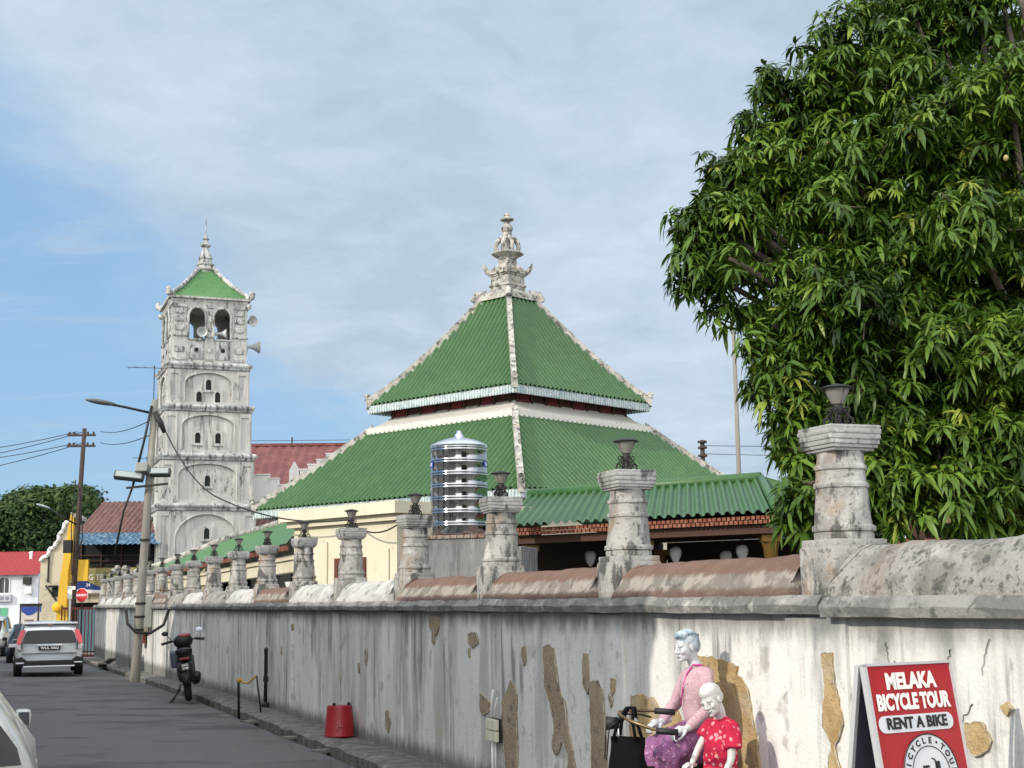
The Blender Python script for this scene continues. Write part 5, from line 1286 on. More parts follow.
def wheel(par, x, y, r, w, side):
    t = MB(); M = T((x, y, r)) @ RY(pi / 2)
    t.lathe([(r * .62, -w / 2), (r * .93, -w / 2), (r, -w * .36), (r, w * .36), (r * .93, w / 2), (r * .62, w / 2)], 28, 0, M, cap=False); o = t.build('wheel', M_tyre, par, smooth=40)
    t = MB(); t.lathe([(0.02, side * w * .25), (r * .2, side * w * .42), (r * .56, side * w * .34), (r * .64, side * w * .46), (r * .64, -side * w * .3), (.02, -side * w * .3)], 20, 0, M); t.build('rim', M_rim, o, smooth=40)
HATCH = [(.10, .70, .40, .92, 1.36, .56, .30), (.16, .78, .30, .94, 1.46, .605, .26), (.42, .825, .24, .955, 1.525, .635, .12), (.95, .835, .22, .955, 1.55, .65, 0), (1.6, .835, .22, .95, 1.555, .65, 0), (2.15, .835, .22, .945, 1.52, .64, 0),
         (2.62, .83, .22, .94, 1.42, .60, 0), (3.12, .82, .22, .93, 1.02, .60, 0), (3.42, .80, .24, .86, .92, .58, 0), (3.66, .72, .28, .76, .82, .54, 0), (3.76, .60, .36, .66, .70, .46, 0)]
HATCH2 = [(y, w * 1.07, zl, zb * .985, zr * .94, wr * .80, ln) for (y, w, zl, zb, zr, wr, ln) in HATCH]
HATCH2[0] = (.10, .83, .40, .905, 1.28, .56, .30); HATCH2[1] = (.15, .865, .30, .925, 1.37, .57, .26)
def hatch(label, loc, rz, paint, highlights=True, plate='WUL 5062'):
    t = thing('parked_car' if not highlights else 'moving_car', label, 'car', loc, rz)
    loft_car(HATCH if highlights else HATCH2, (1 if highlights else 3, 6), (6,), t, paint)
    for x in (-.74, .74):
        for y in (.68, 3.05): wheel(t, x, y, .30, .20, 1 if x > 0 else -1)
    m = MB()
    for x in (-1, 1):
        for y in (.68, 3.05): m.lathe([(.345, .0), (.345, .02)], 24, 0, T((x * .812 - (.0 if x < 0 else .02), y, .31)) @ RY(pi / 2))
    m.build('wheel_arch', M_trim, t)
    m = MB(); m.box((-.60, -.02, .30), (.60, .22, .46), 0, None, .03); m.prism([(-.80, .30), (-.62, .30), (-.55, .47), (-.66, .56), (-.80, .52)], 'y', .10, .2); m.prism([(.80, .30), (.62, .30), (.55, .47), (.66, .56), (.80, .52)], 'y', .10, .2); m.build('bumper_grille', M_trim, t)
    m = MB(); m.box((-.62, -.035, .27), (.62, .10, .315), 0, None, .015); m.box((-.80, .02, .37), (-.58, .2, .41), 0, None, .01); m.box((.58, .02, .37), (.80, .2, .41), 0, None, .01); m.build('bumper_lip', paint, t)
    if highlights: m = MB(); m.box((-.67, .20, 1.475), (.67, .55, 1.53), 0, None, .022); m.build('roof_spoiler', paint, t, smooth=40)
    m = MB(); m.box((-.06, .185, 1.452), (.06, .215, 1.472)); m.build('brake_light', mat('brake_lens', (.5, .25, .22), rough=.3), t)
    for sx in (-1, 1):
        if highlights:
            m = MB(); m.prism([(sx * .60, 1.33), (sx * .70, 1.31), (sx * .775, 1.10), (sx * .80, .93), (sx * .70, .90), (sx * .665, 1.05)], 'y', .085, .34)
            for v in m.v: v.y += .20 * max(0, v.z - .95)
            m.build('tail_light', M_tail, t); m = MB(); m.prism([(sx * .70, .90), (sx * .80, .92), (sx * .78, .80), (sx * .68, .76)], 'y', .075, .3); m.build('reversing_light', mat('lens_clear', (.55, .52, .52), rough=.15), t)
        else:
            m = MB(); m.prism([(sx * .52, .78), (sx * .80, .80), (sx * .79, .64), (sx * .50, .62)], 'y', .075, .3); m.build('tail_light', M_tail, t)
        m = MB(); m.box((.785 if sx > 0 else -.885, 2.28, .90), (.885 if sx > 0 else -.785, 2.38, 1.01), 0, None, .03); m.tube([(sx * .70, 2.36, .93), (sx * .80, 2.34, .95)], .03, 6); mo = m.build('wing_mirror', paint, t, smooth=50)
        m = MB(); m.box((.797 if sx > 0 else -.873, 2.272, .912), (.873 if sx > 0 else -.797, 2.281, .998), 0, None, .004); m.build('mirror_glass', mat('mirror', (.12, .13, .14), rough=.05, metal=.6) if 'mirror' not in bpy.data.materials else bpy.data.materials['mirror'], mo)
        for y in (.95, 1.95):
            m = MB(); m.box((sx * .815, y - .1, .83), (sx * .862, y + .1, .862), 0, None, .012); m.build('door_handle', paint if not highlights else paint, t, smooth=40)
        for y in (1.15, 2.2): m = MB(); m.box((sx * .80, y - .005, .36), (sx * .836, y + .005, .72)); m.build('door_seam', M_trim, t)
    m = MB(); m.box((-.26, .035, .745), (.26, .075, .865), 0, None, .008); po = m.build('number_plate', M_plate, t); m = MB(); add_text(m, plate, .098, T((0, .03, .805)), .003); m.build('lettering', M_white, po)
    m = MB(); m.box((-.31, .05, .86), (.31, .10, .90), 0, None, .01); m.build('plate_trim', paint, t)
    m = MB(); m.tube([(.08, .18, .955), (.2, .16, 1.0), (-.1, .17, 1.02)], .01, 5); m.build('rear_wiper', M_trim, t)
    m = MB(); m.box((-.665, .055, .74), (-.657, .2, 1.0)); m.box((.657, .055, .74), (.665, .2, 1.0)); m.box((-.66, .05, .655), (.66, .12, .664)); m.build('tailgate_seam', M_trim, t)
    return t
zc = gz(Vector((0, 36, 0)))
hatch('silver hatchback driving away down the street with red tail lights', (-11.75, 35.9, zc + .03), radians(19.6), M_silver).scale = (1, 1, .88)
hatch('pale silver car cut off at the near left edge of the street', tuple(W(.12, 5.03, .03)), math.atan2(WD.y, WD.x) - pi / 2, M_champ, False, 'MBC 7418')
SUV = [(.06, .70, .42, .98, 1.42, .58, .12), (.14, .82, .36, 1.0, 1.56, .64, .10), (.5, .88, .32, 1.0, 1.66, .68, .02), (1.3, .89, .30, 1.0, 1.69, .69, 0), (2.3, .89, .30, 1.0, 1.67, .68, 0), (2.85, .88, .30, .99, 1.52, .63, 0), (3.35, .87, .30, .98, 1.06, .62, 0), (3.9, .85, .32, .93, 1.0, .6, 0), (4.2, .78, .36, .8, .88, .55, 0), (4.3, .66, .42, .7, .75, .5, 0)]
def suv(label, loc, rz, paint):
    t = thing('parked_car', label, 'car', loc, rz); loft_car(SUV, (1, 5), (5,), t, paint)
    for x in (-.78, .78):
        for y in (.8, 3.4): wheel(t, x, y, .34, .22, 1 if x > 0 else -1)
    for sx in (-1, 1):
        m = MB(); m.prism([(sx * .48, .86), (sx * .80, .88), (sx * .82, .74), (sx * .46, .72)], 'y', 4.0, 4.27); m.build('headlight', mat('lens_clear2', (.6, .62, .62), rough=.15) if 'lens_clear2' not in bpy.data.materials else bpy.data.materials['lens_clear2'], t)
        m = MB(); m.prism([(sx * .62, 1.02), (sx * .80, 1.0), (sx * .82, .78), (sx * .66, .78)], 'y', .05, .3); m.build('tail_light', M_tail, t)
        m = MB(); m.box((.89 if sx > 0 else -1.06, 2.9, .98), (1.06 if sx > 0 else -.89, 3.02, 1.13), 0, None, .03); m.build('wing_mirror', paint, t, smooth=50)
    m = MB(); m.box((-.42, 4.2, .5), (.42, 4.29, .70), 0, None, .02); m.build('grille', M_trim, t)
    m = MB(); m.box((-.26, 4.285, .42), (.26, 4.30, .53)); m.build('number_plate', M_plate, t)
    return t
def facing(loc): return math.atan2(loc[1], loc[0]) + pi / 2
suv('black car facing the camera, partly hidden behind the silver hatchback', (-17.9, 52.6, gz(Vector((0, 50, 0)))), radians(180 + 19), M_darkcar).scale = (.92, 1, .80)
suv('pale silver car at the left edge, parked behind the black car', (-23.3, 63.5, gz(Vector((0, 60, 0)))), radians(180 + 14), M_champ)
# box van
vn = thing('box_van', 'box van with blue and white rear doors standing at the junction', 'van', (-26.9, 80, gz(Vector((0, 80, 0))) + .0), radians(18))
m = MB(); m.box((-.95, 0, .55), (.95, 3.2, 2.42), 0, None, .03); m.build('cargo_box', mat('van_white', (.62, .58, .52), rough=.6), vn)
m = MB(); m.box((-1.0, -.06, 2.32), (1.0, 3.25, 2.48)); m.box((-1.0, -.05, .5), (-.93, 0, 2.33)); m.box((.93, -.05, .5), (1.0, 0, 2.33)); m.box((-.04, -.05, .55), (.04, -.005, 2.33)); m.build('door_frame', M_trim, vn)
M_vanblue = mat('van_blue', (.03, .07, .33), rough=.5)
for sx in (-1, 1):
    m = MB(); m.box((min(sx * .05, sx * .92), -.04, .58), (max(sx * .05, sx * .92), -.004, 2.31)); d_ = m.build('rear_door', bpy.data.materials['van_white'], vn)
    m = MB(); m.prism([(sx * .06, 2.30), (sx * .91, 2.30), (sx * .91, 2.05), (sx * .6, 1.82), (sx * .3, 1.86), (sx * .06, 2.05)], 'y', -.05, -.041); m.build('blue_panel', M_vanblue, d_)
    m = MB()
    for k, (z, w_) in enumerate(((1.55, .5), (1.38, .42), (1.2, .5), (1.02, .3))): m.box((sx * .48 - w_ / 2, -.047, z - .045), (sx * .48 + w_ / 2, -.041, z + .045))
    m.build('panel_print', mat('print_brown', (.22, .16, .13), rough=.6) if 'print_brown' not in bpy.data.materials else bpy.data.materials['print_brown'], d_)
m = MB(); m.box((-.85, 3.25, .5), (.85, 4.9, 1.95), 0, None, .12); m.build('cab', bpy.data.materials['van_white'], vn)
for x in (-.8, .8):
    for y in (.7, 4.1): wheel(vn, x, y, .33, .2, 1 if x > 0 else -1)

# motorbike seen from behind
def scooter(name, label, loc, rz, lean=0.0, redtop=True):
    t = thing(name, label, 'motorcycle', loc, rz, rot=(0, lean, rz))
    for y, nm in ((0, 'r'), (1.24, 'f')):
        m = MB(); m.torus((0, y, .285), .225, .062, 'x', 26, 8); w_ = m.build('wheel', M_tyre, t, smooth=True)
        m = MB(); m.torus((0, y, .285), .165, .016, 'x', 22, 6); m.lathe([(.04, -.05), (.04, .05)], 10, 0, T((0, y, .285)) @ RY(pi / 2))
        for k in range(5):
            a = k * 2 * pi / 5; m.tube([(0, y + .03 * cos(a), .285 + .03 * sin(a)), (0, y + .16 * cos(a), .285 + .16 * sin(a))], .014, 5)
        m.build('rim', M_rim, w_, smooth=True)
    m = MB()
    m.tube([(0, -.28, .80), (0, 0, .74), (0, .35, .62), (0, .55, .40), (0, .8, .34)], [.07, .13, .15, .13, .11], 12); m.tube([(0, .8, .34), (0, .98, .55), (0, 1.02, .88)], [.14, .16, .12], 12)
    m.ell((0, -.02, .56), (.14, .28, .14), 12, 8); m.tube([(0, -.16, .55), (0, -.34, .42), (0, -.40, .30)], [.05, .075, .07], 8); m.build('body_panel', M_darkcar, t, smooth=True)
    m = MB(); m.tube([(0, -.30, .86), (0, -.12, .86), (0, .12, .83), (0, .38, .78)], [.07, .12, .14, .10], 12)
    for v in m.v: v.z = .80 + (v.z - .80) * .55
    m.build('seat', M_trim, t, smooth=True)
    m = MB(); m.box((-.16, .80, .50), (.16, .86, .86), 0, RX(-.15), .03); m.box((-.24, .62, .55), (-.12, .9, .84), 0, None, .04); m.build('leg_shield', mat('shield_blue', (.05, .06, .085), rough=.35), t)
    m = MB(); m.ell((0, 1.0, .98), (.17, .15, .13), 12, 8); m.build('front_cowl', M_darkcar, t, smooth=True)
    if redtop:
        m = MB(); m.ell((.02, .99, 1.07), (.125, .11, .055), 12, 8); m.build('red_cowl_top', mat('cowl_red', (.17, .010, .02), rough=.25, coat=.6), t, smooth=True)
    m = MB(); m.tube([(-.34, .84, .98), (-.2, .93, 1.0), (0, .98, 1.0), (.2, .93, 1.0), (.34, .84, .98)], .016, 7); m.tube([(-.36, .82, .978), (-.22, .92, 1.0)], .024, 7); m.tube([(.36, .82, .978), (.22, .92, 1.0)], .024, 7)
    hb_ = m.build('handlebar', M_trim, t, smooth=True)
    for sx in (-1, 1):
        m = MB(); m.tube([(sx * .19, .92, 1.0), (sx * .26, .9, 1.12)], .008, 5); m.ell((sx * .29, .89, 1.15), (.062, .016, .042), 10, 6); m.build('mirror', M_trim if sx < 0 else mat('mirror_pale', (.65, .72, .8), rough=.15), hb_, smooth=True)
    m = MB(); m.tube([(-.03, 1.0, .9), (-.08, 1.2, .35)], .03, 7); m.tube([(.03, 1.0, .9), (.08, 1.2, .35)], .03, 7); m.tube([(0, 1.08, .58), (0, 1.24, .60), (0, 1.45, .5)], [.07, .085, .06], 8); m.build('front_fork', M_trim, t, smooth=True)
    m = MB(); m.tube([(.10, .5, .3), (.14, .2, .28), (.17, -.10, .34), (.18, -.36, .44)], [.025, .03, .06, .065], 10); m.build('exhaust', M_trim, t, smooth=True)
    m = MB(); m.box((-.085, -.365, .53), (.085, -.355, .655), 0, RX(-.0)); p_ = m.build('number_plate', M_plate, t); m = MB(); add_text(m, 'DCK', .05, T((0, -.368, .62)), .002); add_text(m, '2108', .05, T((0, -.368, .568)), .002); m.build('lettering', M_white, p_)
    m = MB(); m.box((-.08, -.42, .70), (.08, -.30, .75), 0, None, .02); m.build('tail_light', mat('tail_dark', (.12, .01, .012), rough=.25), t)
    m = MB(); m.tube([(-.1, .4, .28), (-.26, .3, .02), (-.30, .28, .01)], .014, 6); m.tube([(-.12, .3, .2), (-.32, .12, .01)], .014, 6); m.build('side_stand', M_iron, t, smooth=True)
    m = MB(); m.tube([(-.10, -.05, .78), (-.13, -.28, .86), (0, -.40, .88), (.13, -.28, .86), (.10, -.05, .78)], .014, 6); m.build('grab_rail', M_iron, t, smooth=True)
    return t
scooter('parked_motorcycle', 'black underbone motorcycle with dark red cowl parked against the wall', tuple(W(17.75, 1.02, .035)), radians(13), radians(-7))

# ================================================================== small things by the wall
bk = thing('plastic_bucket', 'upturned red plastic bucket with two black lugs on the wall walk', 'bucket', W(9.86, .40, .095), .35)
m = MB(); m.lathe([(.178, 0), (.182, .012), (.176, .02), (.150, .335), (.143, .35), (.10, .352), (.01, .352)], 28); m.build('bucket_body', mat('bucket_red', (.26, .010, .017), [((.22, .01, .015), 4, S1, .5, .66, .6), ((.5, .3, .3), 9, (1, 1, .3), .66, .72, .5)], rough=.42), bk, smooth=40)
m = MB(); m.box((-.095, -.06, .35), (-.06, -.03, .385), 0, None, .006); m.box((.09, -.02, .35), (.125, .01, .385), 0, None, .006); m.build('lug', M_trim, bk)
m = MB(); add_text(m, 'JL', .10, T((-.04, -.172, .15)) @ RX(-.08), .002); m.build('lettering', mat('pink_mark', (.42, .10, .11), rough=.6), bk)
st_ = thing('black_standpipe', 'black pipe with an elbow at its top rising against the wall', 'pipe', W(15.0, .27, .09), STREET)
m = MB(); m.tube([(0, 0, 0), (0, 0, .80), (.02, -.01, .86), (.10, -.02, .87), (.12, -.02, .84)], .028, 8); m.build('pipe', M_trim, st_, smooth=True); m = MB(); m.lathe([(.06, 0), (.06, .05), (.03, .08)], 8); m.build('collar', M_trim, st_); m = MB(); m.lathe([(.04, .38), (.04, .46)], 8); m.build('collar', M_trim, st_)
hp = thing('bent_water_pipe', 'bent black and yellow water pipe standing over the drain', 'pipe', W(14.35, .72, .0), STREET)
m = MB(); m.tube([(0, -.06, -.15), (-.10, -.06, .50), (-.08, -.04, .56)], .02, 7); m.tube([(.30, .20, .09), (.14, .16, .60)], .014, 7); m.build('pipe', M_trim, hp, smooth=True)
m = MB(); m.tube([(-.08, -.04, .56), (-.03, 0, .50), (.03, .06, .49), (.09, .12, .56), (.14, .16, .60)], .016, 7); m.lathe([(.04, .5), (.04, .56)], 8, c=(-.09, -.05)); m.build('yellow_hose', mat('hose_yellow', (.35, .24, .05), rough=.6), hp, smooth=True)
cb = thing('switch_boxes', 'black rack of four cream switch boxes with white conduit on the wall', 'switch box', W(5.0, .226, .44), STREET)
m = MB(); m.box((-.125, -.02, 0), (.125, 0, .20)); m.build('rack', M_trim, cb)
for x0 in (-.115, .008):
    for z0 in (.008, .105): m = MB(); m.box((x0, -.06, z0), (x0 + .108, -.021, z0 + .088), 0, None, .005); m.build('switch_cover', mat('cover_cream', (.62, .60, .48), rough=.5) if 'cover_cream' not in bpy.data.materials else bpy.data.materials['cover_cream'], cb)
m = MB(); m.tube([(-.02, -.03, 0), (-.02, -.03, -.34)], .014, 8); m.tube([(.05, -.03, 0), (.05, -.03, -.34)], .008, 6); m.tube([(-.07, -.02, .2), (-.06, -.02, .36), (-.04, -.01, .44)], .009, 6); m.tube([(.0, -.02, .2), (.02, -.02, .30), (.06, -.01, .38)], .007, 6); m.build('conduit', M_white, cb, smooth=True)
# A-board
SG = Vector((1.423, 5.80, 0)); sw = .474; sa = math.atan2(.259, .436); Htop = 1.361; LEAN = .165
bo = thing('sandwich_board', 'red A-frame sign with white lettering advertising bicycle rental before the wall', 'sign', SG, sa)
M_signred = mat('board_red', (.36, .014, .022), rough=.35, spec=.4); M_alu = mat('board_edge', (.55, .55, .56), rough=.4, metal=.3); M_signwhite = mat('board_white', (.80, .77, .74), rough=.4); M_signgrey = mat('board_pale', (.60, .63, .67), rough=.4)
M_boardback = mat('board_back', (.06, .055, .09), rough=.5)
hgt = 1.26; ang_ = math.atan(LEAN)
PF = T((0, 0, Htop)) @ RX(-ang_)       # front panel: local z runs down from 0 to -hgt, faces -y
m = MB(); m.box((0, 0, -hgt / cos(ang_)), (sw, .012, 0), 0, PF); m.build('front_panel', M_signred, bo)
m = MB(); h_ = hgt / cos(ang_)
m.box((-.018, -.006, -h_), (-.001, .02, .008), 0, PF); m.box((sw + .001, -.006, -h_), (sw + .012, .02, .008), 0, PF); m.box((-.018, -.006, .001), (sw + .012, .02, .012), 0, PF); m.build('panel_frame', M_alu, bo)
PB = T((0, .03, Htop)) @ RX(ang_)
m = MB(); m.box((0, 0, -h_), (sw, .012, 0), 0, PB); m.build('back_panel', M_boardback, bo)
m = MB(); m.box((-.018, -.006, -h_), (-.001, .018, .004), 0, PB); m.box((sw + .001, -.006, -h_), (sw + .012, .018, .004), 0, PB); m.build('back_frame', M_alu, bo)
def onP(x, z, y=-.004): return PF @ T((x, y, z))
lt = MB(); add_text(lt, 'MELAKA', .088, onP(sw * .49, -.066), .0042, .86, extrude=.0008); add_text(lt, 'BICYCLE TOUR', .086, onP(sw * .485, -.149), .0042, .70, extrude=.0008); lt.build('lettering', M_signwhite, bo)
pill = [(sw * .035 + .033 - .033 * cos(a), -.233 + .033 * sin(a)) for a in [-pi / 2 + pi * i / 10 for i in range(11)]] 
cxl, cxr = sw * .03 + .034, sw * .925 - .034
pill = [(cxr + .034 * cos(a), -.233 + .034 * sin(a)) for a in [-pi / 2 + pi * i / 10 for i in range(11)]] + [(cxl + .034 * cos(a), -.233 + .034 * sin(a)) for a in [pi / 2 + pi * i / 10 for i in range(11)]]
m = MB(); m.prism(pill, 'y', -.004, -.001, 0, PF); m.build('white_bar', M_signgrey, bo)
m = MB(); add_text(m, 'RENT A BIKE', .062, onP(sw * .48, -.233, -.0065), .0022, .98, extrude=.0008); m.build('black_lettering', M_plate, bo)
EC = (sw * .555, -.433); ER = .152
m = MB(); m.prism([(EC[0] + ER * cos(2 * pi * i / 48), EC[1] + ER * sin(2 * pi * i / 48)) for i in range(48)], 'y', -.0035, -.001, 0, PF); em = m.build('emblem', M_signgrey, bo)
m = MB(); m.torus((EC[0], -.005, EC[1]), ER, .0028, 'y', 48, 5, 0, PF); m.torus((EC[0], -.005, EC[1]), .104, .002, 'y', 44, 5, 0, PF)
txt = 'BICYCLE\u2022TOUR\u2022'
def ringtext(mb, s, a0, a1, r, size):
    for i, ch in enumerate(s):
        a = a0 + (a1 - a0) * i / (len(s) - 1)
        add_text(mb, ch, size, PF @ T((EC[0] + r * cos(a), -.0055, EC[1] + r * sin(a))) @ RY(-(a - pi / 2)), .0012, extrude=.0005)
ringtext(m, '\u2022BICYCLE\u2022TOUR\u2022', radians(196), radians(-16), .126, .034)
ex, ez = EC[0], EC[1] - .02
for sx, r in ((-.052, .038), (.052, .038)):
    m.torus((ex + sx, -.006, ez - .022), r, .0045, 'y', 26, 5, 0, PF); m.lathe([(.026, 0), (.026, .002)], 18, 0, PF @ T((ex + sx, -.0045, ez - .022)) @ RX(pi / 2))
def bl_(p, q, r=.0026): m.tube([(ex + p[0], -.006, ez + p[1]), (ex + q[0], -.006, ez + q[1])], r, 5, 0, PF)
bl_((-.052, -.022), (-.004, -.028)); bl_((-.004, -.028), (-.028, .042)); bl_((-.004, -.028), (.036, .02)); bl_((-.024, .022), (-.052, -.022)); bl_((.052, -.022), (.026, .07)); bl_((.026, .07), (.010, .075)); bl_((-.045, .044), (-.012, .044), .005)
m.box((ex + .026, -.0065, ez + .025), (ex + .052, -.0045, ez + .062), 0, PF)
m.build('emblem_print', M_plate, em)
# ================================================================== statues and their bicycle
def skin_shape(V, E_, sub=2, root=0):
    """V: name -> (pos, rx, ry); returns verts, faces of a skinned tube body"""
    names = list(V); idx = {n: i for i, n in enumerate(names)}
    me = bpy.data.meshes.new('sk'); me.from_pydata([V[n][0] for n in names], [(idx[a], idx[b]) for a, b in E_], [])
    o = bpy.data.objects.new('sk', me); COL.objects.link(o)
    md = o.modifiers.new('skin', 'SKIN'); md.use_smooth_shade = True; md.branch_smoothing = .4
    for i, n in enumerate(names):
        sv = me.skin_vertices[0].data[i]; sv.radius = (V[n][1], V[n][2] if len(V[n]) > 2 else V[n][1]); sv.use_root = (i == root)
    s2 = o.modifiers.new('sub', 'SUBSURF'); s2.levels = sub; s2.render_levels = sub
    ev = bpy.data.meshes.new_from_object(o.evaluated_get(bpy.context.evaluated_depsgraph_get()))
    out = [v.co.copy() for v in ev.vertices], [list(p.vertices) for p in ev.polygons]
    bpy.data.objects.remove(o); return out
def fuse(name, mb, m, parent, voxel=.006, smooth_it=3):
    """melt overlapping shapes into one continuous surface"""
    o = mb.build(name, m, parent)
    r = o.modifiers.new('r', 'REMESH'); r.mode = 'VOXEL'; r.voxel_size = voxel; r.use_smooth_shade = True
    s = o.modifiers.new('s', 'SMOOTH'); s.factor = .5; s.iterations = smooth_it
    ev = bpy.data.meshes.new_from_object(o.evaluated_get(bpy.context.evaluated_depsgraph_get()))
    o.modifiers.clear(); o.data = ev; ev.name = name
    bm = bmesh.new(); bm.from_mesh(ev); bm.verts.ensure_lookup_table(); seen = set(); isls = []      # keep the outer skin, drop sealed hollows inside
    for v in bm.verts:
        if v.index in seen: continue
        st_, isl = [v], []; seen.add(v.index)
        while st_:
            a = st_.pop(); isl.append(a)
            for e in a.link_edges:
                b_ = e.other_vert(a)
                if b_.index not in seen: seen.add(b_.index); st_.append(b_)
        isls.append(isl)
    big = max(len(i) for i in isls); keep = set(v.index for i in isls if len(i) > .03 * big for v in i); bmesh.ops.delete(bm, geom=[v for v in bm.verts if v.index not in keep], context='VERTS'); bm.to_mesh(ev); bm.free()
    if not ev.materials: ev.materials.append(m)
    ev.shade_smooth(); return o
def head_shape(mb, M, female=True, hair=False):
    E3 = lambda c, r: mb.ell(c, r, 18, 12, 0, M)
    E3((-.014, 0, .028), (.090, .070, .078)); E3((.028, 0, -.018), (.058, .058, .082)); E3((.038, 0, -.070), (.046, .042, .034)); E3((.068, 0, -.088), (.020, .021, .016))
    E3((.070, .026, .016), (.018, .024, .009)); E3((.070, -.026, .016), (.018, .024, .009))
    mb.tube([(.078, 0, .014), (.092, 0, -.010), (.104, 0, -.028), (.094, 0, -.036)], [.008, .010, .012, .010], 8, 0, M); E3((.090, .010, -.033), (.011, .009, .008)); E3((.090, -.010, -.033), (.011, .009, .008))
    E3((.084, 0, -.056), (.012, .022, .0065)); E3((.082, 0, -.066), (.012, .019, .0065))
    E3((.056, .038, -.026), (.025, .019, .024)); E3((.056, -.038, -.026), (.025, .019, .024))
    E3((.070, .028, -.004), (.010, .014, .007)); E3((.070, -.028, -.004), (.010, .014, .007))
    E3((-.006, .068, -.012), (.018, .009, .030)); E3((-.006, -.068, -.012), (.018, .009, .030))
def hand_shape(mb, wrist, dirv, up, s=1.0, curl=1.0):
    """palm with four curled fingers and a thumb closing round a bar"""
    d = Vector(dirv).normalized(); u = Vector(up).normalized(); r = d.cross(u).normalized(); u = r.cross(d).normalized(); w0 = Vector(wrist)
    P = lambda a, b, c: w0 + (d * a + r * b + u * c) * s
    mb.tube([P(-.085, 0, 0), P(-.03, 0, 0), P(.02, 0, 0), P(.055, 0, .004), (P(.085, 0, 0))], [.022 * s, .024 * s, .028 * s, .036 * s, .030 * s], 10)
    for k, (b, ln) in enumerate(((-.030, .062), (-.011, .072), (.010, .068), (.029, .054))):
        c = curl
        mb.tube([P(.06, b * .9, .004), P(.09, b, .004), P(.09 + ln * .42, b, -.012 * c), P(.09 + ln * .55, b, -.040 * c), P(.09 + ln * .25, b, -.058 * c)], [.0105 * s, .0105 * s, .0095 * s, .0088 * s, .0075 * s], 7)
    mb.tube([P(.015, -.028, -.004), P(.045, -.050, -.020), P(.075, -.044, -.040), P(.092, -.028, -.050)], [.013 * s, .012 * s, .0105 * s, .009 * s], 7)

M_statue = mat('statue_white', (.52, .54, .56), [((.36, .39, .43), 9, S1, .5, .66, .6), ((.40, .42, .45), 22, S1, .60, .70, .5)], rough=.55, bump=.15, bscale=60)
M_statue_child = mat('statue_white_child', (.55, .54, .52), [((.40, .40, .40), 11, S1, .52, .66, .5), ((.42, .42, .42), 24, S1, .62, .70, .5)], rough=.55, bump=.15, bscale=60)
M_hairw = mat('statue_hair', (.46, .52, .57), [((.17, .25, .31), 30, (1, .35, 1), .46, .6, .8), ((.66, .69, .70), 40, (1, .3, 1), .58, .68, .7)], rough=.5, bump=.6, bscale=50)
M_shade = mat('face_paint', (.09, .10, .12), rough=.6)
M_lip = mat('lip_paint', (.36, .26, .27), rough=.5)
def pattern_mat(name, base, spots, rough=.8):
    """printed cloth: voronoi flowers on a ground colour"""
    m = bpy.data.materials.new(name); m.use_nodes = True; nt = m.node_tree; nd, lk = nt.nodes, nt.links; b = nd['Principled BSDF']; b.inputs['Roughness'].default_value = rough; b.inputs['Specular IOR Level'].default_value = .2
    tc = nd.new('ShaderNodeTexCoord'); cur = None
    dn = nd.new('ShaderNodeTexNoise'); dn.inputs['Scale'].default_value = 30; lk.new(tc.outputs['Object'], dn.inputs['Vector'])
    wv = nd.new('ShaderNodeVectorMath'); wv.operation = 'MULTIPLY_ADD'; lk.new(dn.outputs['Color'], wv.inputs[0]); wv.inputs[1].default_value = (.02, .02, .02); lk.new(tc.outputs['Object'], wv.inputs[2])
    for c, sc_, lo, hi, feat in spots:
        v = nd.new('ShaderNodeTexVoronoi'); v.feature = feat; v.inputs['Scale'].default_value = sc_; lk.new(wv.outputs[0], v.inputs['Vector'])
        r = nd.new('ShaderNodeMapRange'); r.inputs['From Min'].default_value = lo; r.inputs['From Max'].default_value = hi; lk.new(v.outputs['Distance'], r.inputs['Value'])
        mx = nd.new('ShaderNodeMix'); mx.data_type = 'RGBA'; lk.new(r.outputs[0], mx.inputs['Factor'])
        if cur is None: mx.inputs['A'].default_value = (*base, 1)
        else: lk.new(cur, mx.inputs['A'])
        mx.inputs['B'].default_value = (*c, 1); cur = mx.outputs['Result']
    lk.new(cur, b.inputs['Base Color'])
    bp = nd.new('ShaderNodeBump'); bp.inputs['Strength'].default_value = .5; bp.inputs['Distance'].default_value = .01
    n2 = nd.new('ShaderNodeTexNoise'); n2.inputs['Scale'].default_value = 26; n2.inputs['Detail'].default_value = 4; lk.new(tc.outputs['Object'], n2.inputs['Vector']); lk.new(n2.outputs['Fac'], bp.inputs['Height']); lk.new(bp.outputs[0], b.inputs['Normal'])
    return m
M_batik = pattern_mat('batik_purple', (.25, .10, .22), [((.46, .27, .38), 38, .34, .20, 'F1'), ((.20, .05, .19), 62, .26, .16, 'F1'), ((.68, .50, .58), 85, .16, .08, 'F1')])
M_blouse = pattern_mat('blouse_pink', (.46, .31, .35), [((.33, .13, .21), 70, .26, .14, 'F1'), ((.55, .44, .45), 50, .30, .16, 'F1')])
M_sash = pattern_mat('sash_magenta', (.50, .05, .24), [((.72, .45, .56), 45, .34, .18, 'F1'), ((.30, .02, .2), 60, .22, .12, 'F1')])
M_redshirt = pattern_mat('red_floral', (.42, .016, .05), [((.62, .27, .31), 26, .36, .24, 'F1'), ((.26, .01, .05), 34, .28, .16, 'F1'), ((.66, .42, .10), 30, .13, .07, 'F1')])
M_trousers = mat('trousers_dark', (.08, .06, .07), rough=.8)

